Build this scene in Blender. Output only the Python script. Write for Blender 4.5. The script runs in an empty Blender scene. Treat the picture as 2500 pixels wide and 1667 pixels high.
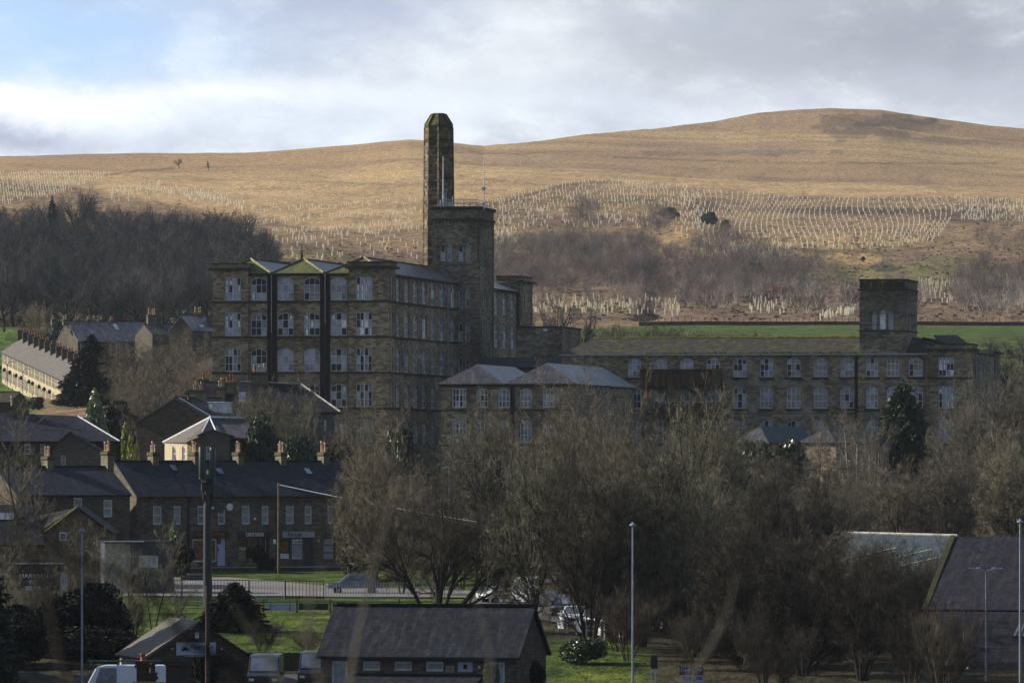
import bpy, math, random
import numpy as np
from mathutils import Vector, Matrix
R=math.radians
F=16000.0; HR=1130.0           # focal length in photo pixels, row of the eye level
sc=bpy.context.scene
# ---------------------------------------------------------------- camera
cam=bpy.data.objects.new('camera',bpy.data.cameras.new('camera'))
sc.collection.objects.link(cam); sc.camera=cam
cam.location=(0,0,0); cam.rotation_euler=(R(90),0,0)
cam.data.sensor_width=36; cam.data.lens=F*36/2500; cam.data.shift_y=(HR-833.5)/2500
cam.data.clip_start=1; cam.data.clip_end=20000
cam.data.dof.use_dof=True; cam.data.dof.focus_distance=760; cam.data.dof.aperture_fstop=8.0
# ---------------------------------------------------------------- light
SUN_AZ=math.atan2(-0.95,0.30); SUN_EL=R(25)       # sun from the left, a little beyond the mill
sd=Vector((math.sin(SUN_AZ)*math.cos(SUN_EL),math.cos(SUN_AZ)*math.cos(SUN_EL),math.sin(SUN_EL)))
sun=bpy.data.objects.new('sun',bpy.data.lights.new('sun','SUN')); sc.collection.objects.link(sun)
sun.data.energy=5.0; sun.data.angle=R(0.6); sun.data.color=(1,.925,.81)
sun.rotation_euler=sd.to_track_quat('Z','Y').to_euler()
sc.view_settings.view_transform='Standard'; sc.view_settings.look='None'
sc.view_settings.exposure=0.58; sc.view_settings.gamma=1
sc.cycles.max_bounces=5; sc.cycles.diffuse_bounces=2; sc.cycles.glossy_bounces=2; sc.cycles.transparent_max_bounces=4
sc.cycles.volume_bounces=0; sc.cycles.use_denoising=True; sc.cycles.adaptive_threshold=.006; sc.cycles.denoiser='OPENIMAGEDENOISE'; sc.cycles.denoising_prefilter='NONE'; sc.cycles.denoising_input_passes='RGB_ALBEDO_NORMAL'
sc.cycles.sample_clamp_indirect=4
# ---------------------------------------------------------------- node helper
class NT:
    def __init__(s,tree): s.t=tree; tree.nodes.clear()
    def n(s,typ,inp=None,**kw):
        nd=s.t.nodes.new(typ)
        for k,v in kw.items(): setattr(nd,k,v)
        for k,v in (inp or {}).items():
            sock=nd.inputs[k]
            if hasattr(v,'links') or isinstance(v,bpy.types.NodeSocket): s.t.links.new(v,sock)
            else: sock.default_value=v
        return nd
    def m(s,op,a,b=0,c=0,clamp=False):
        return s.n('ShaderNodeMath',{0:a,1:b,2:c},operation=op,use_clamp=clamp).outputs[0]
    def mix(s,f,a,b,bt='MIX'):
        nd=s.n('ShaderNodeMix',data_type='RGBA',blend_type=bt)
        for k,v in ((0,f),(6,a),(7,b)):
            if isinstance(v,bpy.types.NodeSocket): s.t.links.new(v,nd.inputs[k])
            elif k==0: nd.inputs[k].default_value=v
            else: nd.inputs[k].default_value=(v[0],v[1],v[2],1)
        return nd.outputs[2]
    def ramp(s,f,p0,p1):
        nd=s.n('ShaderNodeMapRange',{0:f,1:p0,2:p1,3:0.0,4:1.0},interpolation_type='SMOOTHSTEP'); return nd.outputs[0]
    def noise(s,vec,scale,detail=4,rough=.55,out=0):
        return s.n('ShaderNodeTexNoise',{'Vector':vec,'Scale':scale,'Detail':detail,'Roughness':rough}).outputs[out]
# ---------------------------------------------------------------- sky
w=bpy.data.worlds.new('World'); sc.world=w; w.use_nodes=True
t=NT(w.node_tree)
tc=t.n('ShaderNodeTexCoord').outputs['Generated']
sky=t.n('ShaderNodeTexSky',sky_type='NISHITA',sun_disc=False,sun_elevation=SUN_EL,sun_rotation=SUN_AZ,altitude=200.0).outputs[0]
sep=t.n('ShaderNodeSeparateXYZ',{0:tc}); X=sep.outputs[0]; Z=sep.outputs[2]
wn=t.n('ShaderNodeTexNoise',{'Vector':t.n('ShaderNodeMapping',{'Vector':tc,'Scale':(1,1,1.9)}).outputs[0],'Scale':38.0,'Detail':6.0,'Roughness':.62})
wv=t.n('ShaderNodeSeparateXYZ',{0:wn.outputs['Color']})
Xw=t.m('MULTIPLY_ADD',t.m('SUBTRACT',wv.outputs[0],.5),.028,X)
Zw=t.m('MULTIPLY_ADD',t.m('SUBTRACT',wv.outputs[1],.5),.016,Z)
fine=t.noise(t.n('ShaderNodeMapping',{'Vector':tc,'Scale':(1,1,2.2),'Rotation':(0,R(18),0)}).outputs[0],70,7,.6)
def gx(px): return (px-1250)/F
def gz(py): return (HR-py)/F
def gauss(px,py,sx,sy,k=1.0):
    a=t.m('DIVIDE',t.m('SUBTRACT',Xw,gx(px)),sx/F); b=t.m('DIVIDE',t.m('SUBTRACT',Zw,gz(py)),sy/F)
    r=t.m('ADD',t.m('MULTIPLY',a,a),t.m('MULTIPLY',b,b))
    return t.m('MULTIPLY',t.m('EXPONENT',t.m('MULTIPLY',r,-1.0)),k,clamp=True)
skyb=t.mix(1.0,sky,(.075,.075,.075),'MULTIPLY')
cloud=t.mix(t.ramp(fine,.3,.72),(.46,.50,.58),(.70,.75,.80))
# overhead and behind the camera: broken cloud over the clear sky
far=t.noise(t.n('ShaderNodeMapping',{'Vector':tc,'Scale':(1,1,2)}).outputs[0],3.2,5,.6)
gen=t.mix(t.ramp(far,.42,.6),skyb,(.19,.23,.31))
front=t.m('MULTIPLY',t.ramp(sep.outputs[1],.80,.97),t.m('SUBTRACT',1.0,t.ramp(Z,.11,.2)),clamp=True)
c=cloud
for px,py,sx,sy,k,col in ((150,40,520,190,.95,(.37,.55,.82)),(-60,170,330,60,.5,(.42,.62,.86)),(560,250,520,62,1.0,(.78,.82,.88)),(120,262,330,46,1.0,(.84,.87,.92)),
        (10,345,190,40,.9,(.36,.40,.52)),(820,30,330,75,.85,(.37,.42,.56)),(700,310,330,50,.6,(.56,.65,.76)),(1300,120,230,95,.75,(.78,.82,.85)),
        (2250,90,640,190,1.0,(.30,.325,.385)),(1800,140,420,140,.7,(.39,.41,.46)),(1060,250,240,70,.6,(.72,.78,.84)),(2450,240,420,60,.7,(.44,.47,.54)),(1500,270,350,50,.5,(.60,.66,.76))):
    c=t.mix(gauss(px,py,sx,sy,k),c,col)
c=t.mix(t.m('MULTIPLY',t.ramp(fine,.5,.75),.25),c,(.8,.84,.88))
wisp=t.n('ShaderNodeTexNoise',{'Vector':t.n('ShaderNodeMapping',{'Vector':tc,'Scale':(1,1,3.2),'Rotation':(0,R(-12),0)}).outputs[0],'Scale':26.0,'Detail':7.0,'Roughness':.58,'Distortion':.5}).outputs[0]
c=t.mix(t.m('MULTIPLY',t.ramp(wisp,.52,.74),.28),c,(.80,.84,.89))
c=t.mix(t.m('MULTIPLY',t.m('SUBTRACT',1.0,t.ramp(wisp,.28,.5)),.30),c,(.36,.40,.50))
allc=t.mix(front,gen,c)
bg=t.n('ShaderNodeBackground',{0:allc,1:.89})
out=t.n('ShaderNodeOutputWorld',{0:bg.outputs[0]})
w.cycles.sampling_method='MANUAL'; w.cycles.sample_map_resolution=1024
# ---------------------------------------------------------------- materials
MATS={}
def lin(c): return tuple(c)
def mk(name):
    m=bpy.data.materials.new(name); m.use_nodes=True; MATS[name]=m; return m,NT(m.node_tree)
def fin(t,col,rough=.8,bump=None,bstr=.3,bdist=.05,spec=.3,metal=0.0,extra=None):
    d={'Base Color':col if isinstance(col,bpy.types.NodeSocket) else (col[0],col[1],col[2],1),'Roughness':rough,'Metallic':metal,'Specular IOR Level':spec}
    if extra: d.update(extra)
    if bump is not None: d['Normal']=t.n('ShaderNodeBump',{'Height':bump,'Strength':bstr,'Distance':bdist}).outputs[0]
    b=t.n('ShaderNodeBsdfPrincipled',d); t.n('ShaderNodeOutputMaterial',{0:b.outputs[0]})
def surfuv(t):
    """(along wall or course, height, 0) from the face's own direction"""
    g=t.n('ShaderNodeNewGeometry'); P=t.n('ShaderNodeSeparateXYZ',{0:g.outputs['Position']}); N=t.n('ShaderNodeSeparateXYZ',{0:g.outputs['True Normal']})
    l=t.m('ADD',t.m('SQRT',t.m('ADD',t.m('MULTIPLY',N.outputs[0],N.outputs[0]),t.m('MULTIPLY',N.outputs[1],N.outputs[1]))),1e-4)
    u=t.m('DIVIDE',t.m('SUBTRACT',t.m('MULTIPLY',P.outputs[1],N.outputs[0]),t.m('MULTIPLY',P.outputs[0],N.outputs[1])),l)
    v=t.m('DIVIDE',P.outputs[2],t.m('MAXIMUM',l,.15))
    return t.n('ShaderNodeCombineXYZ',{0:u,1:v,2:0.0}).outputs[0],g.outputs['Position'],P,N
def plain(name,col,rough=.7,var=.25,scale=3.0,spec=.3,metal=0.0,bump=0.0):
    m,t=mk(name); g=t.n('ShaderNodeNewGeometry').outputs['Position']
    n=t.noise(g,scale,5,.6); k=t.ramp(n,.3,.7)
    a=tuple(c*(1-var) for c in col); b=tuple(min(1,c*(1+var)) for c in col)
    fin(t,t.mix(k,a,b),rough,n if bump else None,bump,.05,spec,metal); return m
def stone(name,ca,cb,soot=.5,moss=0.0,rust=.0,course=.22,sootc=(.018,.017,.018)):
    m,t=mk(name); uv,P,_,_=surfuv(t)
    br=t.n('ShaderNodeTexBrick',{'Vector':uv,'Color1':(*ca,1),'Color2':(*cb,1),'Mortar':(ca[0]*.45,ca[1]*.45,ca[2]*.45,1),'Scale':1.0,'Mortar Size':.022,'Bias':-.1,'Brick Width':course*2.4,'Row Height':course},offset=.5)
    c=br.outputs[0]
    uvs=t.n('ShaderNodeMapping',{'Vector':uv,'Scale':(1,.45,1)}).outputs[0]
    n1=t.noise(P,.16,6,.65); n2=t.noise(P,.9,6,.7); n3=t.noise(uvs,1.1,5,.75); n4=t.noise(P,4.5,3,.6)
    c=t.mix(t.m('MULTIPLY',t.ramp(n1,.38,.66),.8*soot),c,sootc)
    c=t.mix(t.m('MULTIPLY',t.ramp(n3,.52,.78),.75*soot),c,sootc)
    c=t.mix(t.m('MULTIPLY',t.ramp(n4,.45,.75),.35),c,tuple(x*.35 for x in ca))
    if rust: c=t.mix(t.m('MULTIPLY',t.ramp(n2,.54,.72),rust),c,(.17,.085,.035))
    if moss: c=t.mix(t.m('MULTIPLY',t.ramp(t.noise(P,.55,5,.7),.52,.72),moss),c,(.085,.10,.022))
    c=t.mix(t.m('MULTIPLY',t.ramp(t.noise(P,.4,5,.6),.5,.8),.35),c,tuple(min(1,x*1.55) for x in cb))
    h=t.m('ADD',br.outputs[1],t.m('MULTIPLY',n4,-1.2)); fin(t,c,.92,h,-.5,.04,.15); return m
def slate(name,ca,cb,row=.3,moss=0.0,rough=.42,pale=0.0,spec=.55,mossc=(.12,.13,.025)):
    m,t=mk(name); uv,P,_,_=surfuv(t)
    br=t.n('ShaderNodeTexBrick',{'Vector':uv,'Color1':(*ca,1),'Color2':(*cb,1),'Mortar':(ca[0]*.3,ca[1]*.3,ca[2]*.3,1),'Scale':1.0,'Mortar Size':.02,'Bias':0.0,'Brick Width':row*1.25,'Row Height':row},offset=.5)
    c=br.outputs[0]; n1=t.noise(P,.5,6,.65); n2=t.noise(P,5,3,.6)
    us=t.n('ShaderNodeMapping',{'Vector':uv,'Scale':(3.0,.35,1)}).outputs[0]; n3=t.noise(us,1.0,5,.7)
    c=t.mix(t.m('MULTIPLY',t.ramp(n2,.4,.75),.5),c,tuple(x*.45 for x in ca))
    if pale: c=t.mix(t.m('MULTIPLY',t.ramp(n3,.46,.70),pale),c,(.36,.36,.35))
    if moss: c=t.mix(t.m('MULTIPLY',t.ramp(t.noise(uv,.9,6,.75),.60-.2*moss,.78-.16*moss),min(1,moss*1.3)),c,mossc)
    # courses: the butt of each slate stands proud
    s=t.n('ShaderNodeSeparateXYZ',{0:uv}); saw=t.m('FRACT',t.m('DIVIDE',s.outputs[1],row))
    h=t.m('ADD',t.m('MULTIPLY',saw,-.8),t.m('MULTIPLY',n2,.5))
    fin(t,c,t.m('MULTIPLY_ADD',n1,.3,rough-.12),h,.8,.035,spec); return m
def corrug(name,ca,cb,pitch=.3,rough=.45,rust=0.0,rustc=(.13,.045,.02),spec=.4):
    m,t=mk(name); uv,P,_,_=surfuv(t); s=t.n('ShaderNodeSeparateXYZ',{0:uv})
    wv=t.m('SINE',t.m('MULTIPLY',s.outputs[0],2*math.pi/pitch)); n=t.noise(t.n('ShaderNodeMapping',{'Vector':uv,'Scale':(1.6,.25,1)}).outputs[0],1.2,6,.7)
    c=t.mix(t.ramp(n,.35,.65),ca,cb); c=t.mix(t.m('MULTIPLY',t.ramp(wv,.4,1.0),.35),c,tuple(x*.5 for x in ca))
    if rust:
        c=t.mix(t.m('MULTIPLY',t.ramp(t.noise(t.n('ShaderNodeMapping',{'Vector':uv,'Scale':(2.2,.3,1)}).outputs[0],1.7,6,.7),.5,.72),rust),c,rustc)
        c=t.mix(t.m('MULTIPLY',t.ramp(t.noise(P,.5,5,.7),.55,.7),.6),c,(.16,.11,.05))
    fin(t,c,rough,wv,.6,.05,spec); return m
stone('mill_stone',(.45,.375,.26),(.085,.070,.050),.68,.16,.42,.27)
stone('mill_stone_pale',(.13,.125,.105),(.09,.085,.07),.35,.1,.2)
stone('tower_stone',(.36,.315,.23),(.085,.074,.056),.64,.2,.18,.27)
stone('sooty_stone',(.016,.015,.018),(.012,.012,.013),.5,.0,.0)
stone('moss_stone',(.060,.064,.026),(.045,.045,.028),.6,.8,.1)
stone('stack_stone',(.25,.205,.13),(.018,.016,.015),1.0,.12,.15,.42)
stone('stack_top_stone',(.17,.15,.06),(.05,.045,.025),.5,.45,.2,.42)
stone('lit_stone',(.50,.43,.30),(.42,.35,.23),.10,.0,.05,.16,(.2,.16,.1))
stone('shop_stone',(.20,.165,.125),(.070,.060,.048),.5,.05,.3)
stone('dark_house_stone',(.125,.105,.078),(.055,.048,.038),.55,.08,.15)
stone('grey_house_stone',(.15,.14,.115),(.105,.095,.08),.4,.05,.12)
stone('half_lit_stone',(.46,.37,.20),(.36,.29,.16),.15,.05,.15)
stone('chimney_stone',(.20,.18,.12),(.13,.12,.09),.35,.35,.1)
slate('slate_blue',(.028,.033,.052),(.011,.013,.022),.34,.05,.6,.05,.2)
slate('slate_dark',(.022,.022,.028),(.011,.011,.016),.3,.05,.65,.0,.15)
slate('slate_sheen',(.10,.10,.115),(.07,.07,.085),.34,.05,.36,.75,.8)  # pale sky sheen put into the slate colour
slate('slate_moss',(.075,.072,.055),(.055,.055,.045),.34,.6,.6,.1,.3)
slate('slate_mossy_hip',(.10,.11,.045),(.07,.08,.04),.34,.95,.7,.0,.25,(.15,.16,.035))
slate('slate_brown',(.060,.048,.042),(.026,.022,.022),.36,.62,.7,.05,.15)
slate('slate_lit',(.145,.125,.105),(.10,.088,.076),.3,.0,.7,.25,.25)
slate('slate_big',(.024,.028,.042),(.007,.008,.013),.34,.16,.65,.08,.15)
slate('slate_hip_grey',(.062,.062,.075),(.026,.026,.035),.34,.12,.6,.2,.25)
corrug('steel_green',(.055,.075,.08),(.04,.055,.062),.6,.5,.0,spec=.3)
corrug('sheet_teal',(.012,.038,.048),(.02,.055,.068),.4,.45,.12)
corrug('sheet_blue_grey',(.055,.06,.08),(.04,.045,.062),.3,.45,.1)
corrug('sheet_rust',(.085,.045,.027),(.045,.026,.018),.8,.75,.8,(.15,.09,.035),.2)
corrug('fence_slats',(.30,.25,.12),(.2,.16,.09),.25,.8,.2)
plain('glass',(.13,.155,.20),.10,.65,.8,.9)
plain('glass_pale',(.30,.345,.41),.22,.3,1.5,.7)  # pale base colour stands in for sky reflected in the panes
plain('glass_dark',(.010,.011,.016),.35,.3,1.5,.3)
plain('glass_bright',(.78,.82,.83),.35,.25,1.2,.4)  # near-white colour painted for daylight showing through panes
plain('net_curtain',(.30,.31,.31),.7,.3,6,.2)
plain('white_paint',(.62,.64,.66),.5,.12,2.0)
plain('grey_frame',(.30,.32,.35),.5,.2,2.0)
plain('faded_frame',(.50,.53,.57),.6,.25,2.0)
plain('lead_white',(.62,.63,.66),.45,.15,2.0,.5)
plain('black_iron',(.012,.012,.014),.5,.3,3,.4)
plain('dark_timber',(.022,.017,.014),.7,.3,2.0)
plain('shop_brown',(.045,.026,.02),.5,.2,2.0)
plain('navy_paint',(.008,.012,.035),.4,.2,2.0,.5)
plain('lilac_paint',(.42,.45,.62),.5,.08,2.0)
plain('sign_grey',(.33,.32,.31),.6,.08,2.0)
plain('orange_lettering',(.36,.13,.05),.6,.05,2.0)
plain('blue_lettering',(.03,.04,.17),.6,.05,2.0)
plain('white_lettering',(.72,.72,.72),.6,.03,2.0)
plain('red_paint',(.45,.02,.03),.5,.1,2.0)
plain('yellow_paint',(.65,.50,.03),.5,.1,2.0)
plain('interior_gold',(.17,.10,.03),.7,.7,5,.2)
plain('interior_tan',(.20,.17,.10),.8,.3,3,.2)
plain('terracotta',(.26,.085,.045),.8,.25,4)
plain('buff_clay',(.42,.34,.24),.8,.3,4)
plain('concrete_pale',(.33,.32,.30),.85,.25,1.5)
plain('dark_cladding',(.028,.032,.048),.55,.2,2.0,.4)
plain('pale_render',(.40,.38,.32),.85,.35,2.5)
plain('mast_green',(.010,.038,.034),.4,.25,1.5,.5)
plain('mast_dark',(.012,.018,.024),.4,.3,1.5,.5)
plain('galvanised',(.22,.25,.31),.45,.2,1.5,.5,.4)
plain('pole_wood',(.15,.11,.06),.8,.35,2.0)
plain('rust_pole',(.035,.018,.015),.7,.3,2.0)
plain('white_metal',(.72,.74,.76),.35,.08,2.0,.5)
plain('van_white',(.70,.76,.86),.22,.04,.6,.6)
plain('car_dark',(.02,.024,.034),.18,.1,.6,.7)
plain('car_silver',(.20,.23,.28),.2,.1,.6,.7,.4)
plain('car_white',(.75,.76,.78),.2,.03,.6,.6)
plain('tyre',(.012,.012,.012),.8,.2,3)
plain('lamp_glass',(.7,.72,.75),.15,.05,2,.7)
plain('blue_sheet',(.30,.36,.52),.5,.12,1.5)
plain('bark',(.060,.048,.033),.9,.45,3.0,.15,0,.4)
plain('bark_dark',(.028,.024,.020),.9,.4,3.0,.15,0,.4)
plain('bark_birch',(.62,.56,.48),.8,.35,5.0,.2)
plain('tube_guard',(.97,.88,.62),.6,.12,.05)
plain('basket',(.03,.025,.02),.9,.4,5)
def foliage(name,ca,cb,rough=.6,spec=.3,scale=.5):
    m,t=mk(name); g=t.n('ShaderNodeNewGeometry'); o=t.n('ShaderNodeObjectInfo')
    n=t.noise(g.outputs['Position'],scale,4,.6); k=t.m('ADD',t.m('MULTIPLY',t.ramp(n,.42,.66),.7),t.m('MULTIPLY',o.outputs['Random'],.3))
    fin(t,t.mix(k,ca,cb),rough,None,0,0,spec); return m
foliage('twig_brown',(.042,.038,.031),(.34,.285,.195),.75,.15,1.6)  # pale flecks in the twig colours stand in for sunlit twigs
foliage('twig_olive',(.032,.034,.027),(.30,.27,.18),.75,.15,1.6)
foliage('twig_dark',(.015,.014,.012),(.13,.11,.08),.8,.1,1.6)
foliage('twig_tan',(.085,.076,.060),(.26,.225,.17),.75,.15,1.6)
foliage('twig_far',(.042,.048,.057),(.115,.105,.095),.85,.1,.02)  # distance haze put into the blue-grey twig colour
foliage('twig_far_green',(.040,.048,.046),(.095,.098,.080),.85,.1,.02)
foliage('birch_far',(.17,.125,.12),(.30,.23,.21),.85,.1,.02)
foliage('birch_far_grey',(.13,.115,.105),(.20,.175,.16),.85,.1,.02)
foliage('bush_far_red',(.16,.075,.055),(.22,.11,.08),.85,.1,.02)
foliage('needle_dark',(.010,.020,.011),(.020,.036,.017),.6,.25)
foliage('needle_green',(.022,.045,.018),(.045,.085,.03),.6,.25)
foliage('needle_far',(.045,.062,.048),(.08,.10,.07),.7,.2,.02)  # lightened green, distance haze put into the colour
foliage('leaf_dark',(.006,.009,.006),(.013,.019,.010),.75,.12)
foliage('leaf_gloss',(.020,.036,.016),(.045,.07,.028),.5,.35)
foliage('leaf_pale',(.11,.16,.07),(.30,.36,.20),.3,.8,2.0)
foliage('leaf_yellow',(.16,.19,.02),(.32,.33,.05),.5,.4)
foliage('ivy',(.022,.040,.012),(.05,.075,.022),.35,.6)
foliage('blur_branch',(.13,.115,.09),(.18,.16,.125),.8,.1)
def M(n): return MATS[n]
# ---------------------------------------------------------------- object helpers
COL=sc.collection
def link(o): COL.objects.link(o); return o
def tag(o,label=None,cat=None,group=None,kind=None):
    for k,v in (('label',label),('category',cat),('group',group),('kind',kind)):
        if v: o[k]=v
    return o
def empty(name,loc,rz=0): o=bpy.data.objects.new(name,None); o.location=loc; o.rotation_euler=(0,0,rz); o.empty_display_size=.5; return link(o)
def mesh_np(name,V,Q,mats,midx=None,smooth=False):
    """V (n,3), Q (m,4) quads"""
    me=bpy.data.meshes.new(name); V=np.asarray(V,np.float32); Q=np.asarray(Q,np.int32)
    me.vertices.add(len(V)); me.vertices.foreach_set('co',V.ravel())
    me.loops.add(Q.size); me.loops.foreach_set('vertex_index',Q.ravel())
    me.polygons.add(len(Q)); me.polygons.foreach_set('loop_start',np.arange(len(Q),dtype=np.int32)*Q.shape[1])
    me.polygons.foreach_set('loop_total',np.full(len(Q),Q.shape[1],np.int32))
    if midx is not None: me.polygons.foreach_set('material_index',np.asarray(midx,np.int32))
    me.polygons.foreach_set('use_smooth',np.full(len(Q),smooth,bool))
    me.update(calc_edges=True)
    for m in mats: me.materials.append(M(m))
    return me
class MB:
    def __init__(s,mat='white_paint'): s.v=[];s.f=[];s.mi=[];s.ml=[];s.cur=mat
    def mat(s,m): s.cur=m; return s
    def _m(s):
        if s.cur not in s.ml: s.ml.append(s.cur)
        return s.ml.index(s.cur)
    def poly(s,pts):
        b=len(s.v); s.v+= [tuple(p) for p in pts]; s.f.append(tuple(range(b,b+len(pts)))); s.mi.append(s._m()); return s
    def hexa(s,p):   # 8 points: bottom 4 (ccw from above), top 4
        b=len(s.v); s.v+=[tuple(q) for q in p]
        for f in ((3,2,1,0),(4,5,6,7),(0,1,5,4),(1,2,6,5),(2,3,7,6),(3,0,4,7)): s.f.append(tuple(b+i for i in f)); s.mi.append(s._m())
        return s
    def box(s,x0,x1,y0,y1,z0,z1): return s.hexa([(x0,y0,z0),(x1,y0,z0),(x1,y1,z0),(x0,y1,z0),(x0,y0,z1),(x1,y0,z1),(x1,y1,z1),(x0,y1,z1)])
    def slab(s,pts,th=.15):
        """flat polygon given by its top corners, thickened downwards along its normal"""
        P=[Vector(p) for p in pts]; n=Vector((0,0,0))
        for i in range(len(P)): n+=(P[i]-P[0]).cross(P[(i+1)%len(P)]-P[0])
        n.normalize()
        if n.z<0: P.reverse(); n=-n
        Q=[p-n*th for p in P]; k=len(P); s.poly(P); s.poly(Q[::-1])
        for i in range(k): j=(i+1)%k; s.poly([P[i],Q[i],Q[j],P[j]])
        return s
    def tube(s,pts,r,n=8,cap=True):
        P=[Vector(p) for p in pts]; rs=r if isinstance(r,(list,tuple)) else [r]*len(P); rings=[]
        for i,p in enumerate(P):
            d=(P[min(i+1,len(P)-1)]-P[max(i-1,0)]).normalized(); a=Vector((0,0,1)) if abs(d.z)<.9 else Vector((1,0,0))
            u=d.cross(a).normalized(); v=d.cross(u).normalized(); b=len(s.v)
            for k in range(n): an=2*math.pi*k/n; s.v.append(tuple(p+(u*math.cos(an)+v*math.sin(an))*rs[i]))
            rings.append(b)
        for i in range(len(P)-1):
            for k in range(n): a=rings[i]+k; b=rings[i]+(k+1)%n; c=rings[i+1]+(k+1)%n; d=rings[i+1]+k; s.f.append((a,b,c,d)); s.mi.append(s._m())
        if cap:
            for q in (rings[0],rings[-1]): s.f.append(tuple(range(q,q+n))); s.mi.append(s._m())
        return s
    def lathe(s,prof,cx=0,cy=0,n=16,a0=0):
        b=len(s.v)
        for r,z in prof:
            for k in range(n): an=a0+2*math.pi*k/n; s.v.append((cx+r*math.cos(an),cy+r*math.sin(an),z))
        for i in range(len(prof)-1):
            for k in range(n): a=b+i*n+k; c=b+i*n+(k+1)%n; s.f.append((a,c,c+n,a+n)); s.mi.append(s._m())
        s.f.append(tuple(range(b+(len(prof)-1)*n,b+len(prof)*n))); s.mi.append(s._m()); return s
    def mesh(s,name,smooth=False):
        me=bpy.data.meshes.new(name); me.from_pydata(s.v,[],s.f)
        for m in s.ml: me.materials.append(M(m))
        me.polygons.foreach_set('material_index',s.mi); me.polygons.foreach_set('use_smooth',[smooth]*len(s.f)); me.update(); return me
    def build(s,name,parent=None,smooth=False,loc=None,rz=0):
        if not s.f: return None
        o=link(bpy.data.objects.new(name,s.mesh(name,smooth)))
        if parent: o.parent=parent
        if loc is not None: o.location=loc; o.rotation_euler=(0,0,rz)
        return o
def W(px,py,d): return Vector(((px-1250)*d/F,d,(HR-py)*d/F))
# ---------------------------------------------------------------- a building in its own frame
WCACHE={}
def window_mesh(w,h,arch,cols,rows,fm,pm,var,bar=.055,double=False,seed=0):
    key=(round(w,1),round(h,1),round(arch,2),cols,rows,fm,pm,var,bar,double,seed if var else 0)
    if key in WCACHE: return WCACHE[key]
    w,h=key[0],key[1]
    rnd=random.Random(str(key)); f=MB(fm); p=MB(pm); hw=w/2; fr=bar*1.3
    def top(x): return h-arch*(x/hw)**2
    f.box(-hw,-hw+fr,-.05,.03,0,top(hw)); f.box(hw-fr,hw,-.05,.03,0,top(hw)); f.box(-hw+fr,hw-fr,-.05,.03,0,fr)
    n=6 if arch else 1
    for i in range(n):
        a=-hw+fr+(w-2*fr)*i/n; b=-hw+fr+(w-2*fr)*(i+1)/n; za,zb=top(a),top(b)
        f.hexa([(a,-.05,za-fr*1.3),(b,-.05,zb-fr*1.3),(b,.03,zb-fr*1.3),(a,.03,za-fr*1.3),(a,-.05,za),(b,-.05,zb),(b,.03,zb),(a,.03,za)])
    zz=h-arch-fr
    xs=[-hw+w*i/cols for i in range(cols+1)]; zs=[h*i/rows for i in range(rows+1)]
    for i in range(1,cols):
        bb=bar if not(double and i==cols//2) else .16
        f.box(xs[i]-bb/2,xs[i]+bb/2,-.035,.02,fr,top(xs[i])-fr)
    for j in range(1,rows): f.box(-hw+fr,hw-fr,-.028,.015,zs[j]-bar/2,zs[j]+bar/2)
    for i in range(cols):
        for j in range(rows):
            a,b=xs[i],xs[i+1]; q=rnd.random(); z0,z1=zs[j],zs[j+1]
            if var==0: m=pm
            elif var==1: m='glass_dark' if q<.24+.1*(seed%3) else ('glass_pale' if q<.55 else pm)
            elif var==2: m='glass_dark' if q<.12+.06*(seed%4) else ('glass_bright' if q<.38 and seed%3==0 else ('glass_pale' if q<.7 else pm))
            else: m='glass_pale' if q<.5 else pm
            p.mat(m)
            zb=z1 if j<rows-1 else None
            if zb is None: p.poly([(a,.0,z0),(b,.0,z0),(b,.0,top(b)),((a+b)/2,.0,top((a+b)/2)),(a,.0,top(a))])
            else: p.poly([(a,.0,z0),(b,.0,z0),(b,.0,z1),(a,.0,z1)])
            if var==2 and q>.72:   # pale patch painted for daylight from the far side windows
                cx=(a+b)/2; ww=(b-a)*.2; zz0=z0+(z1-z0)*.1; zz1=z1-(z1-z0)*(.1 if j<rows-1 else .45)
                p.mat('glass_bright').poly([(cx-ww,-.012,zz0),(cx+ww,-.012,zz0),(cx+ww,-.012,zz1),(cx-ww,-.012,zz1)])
    WCACHE[key]=(f.mesh('window'),p.mesh('pane')); return WCACHE[key]
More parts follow.
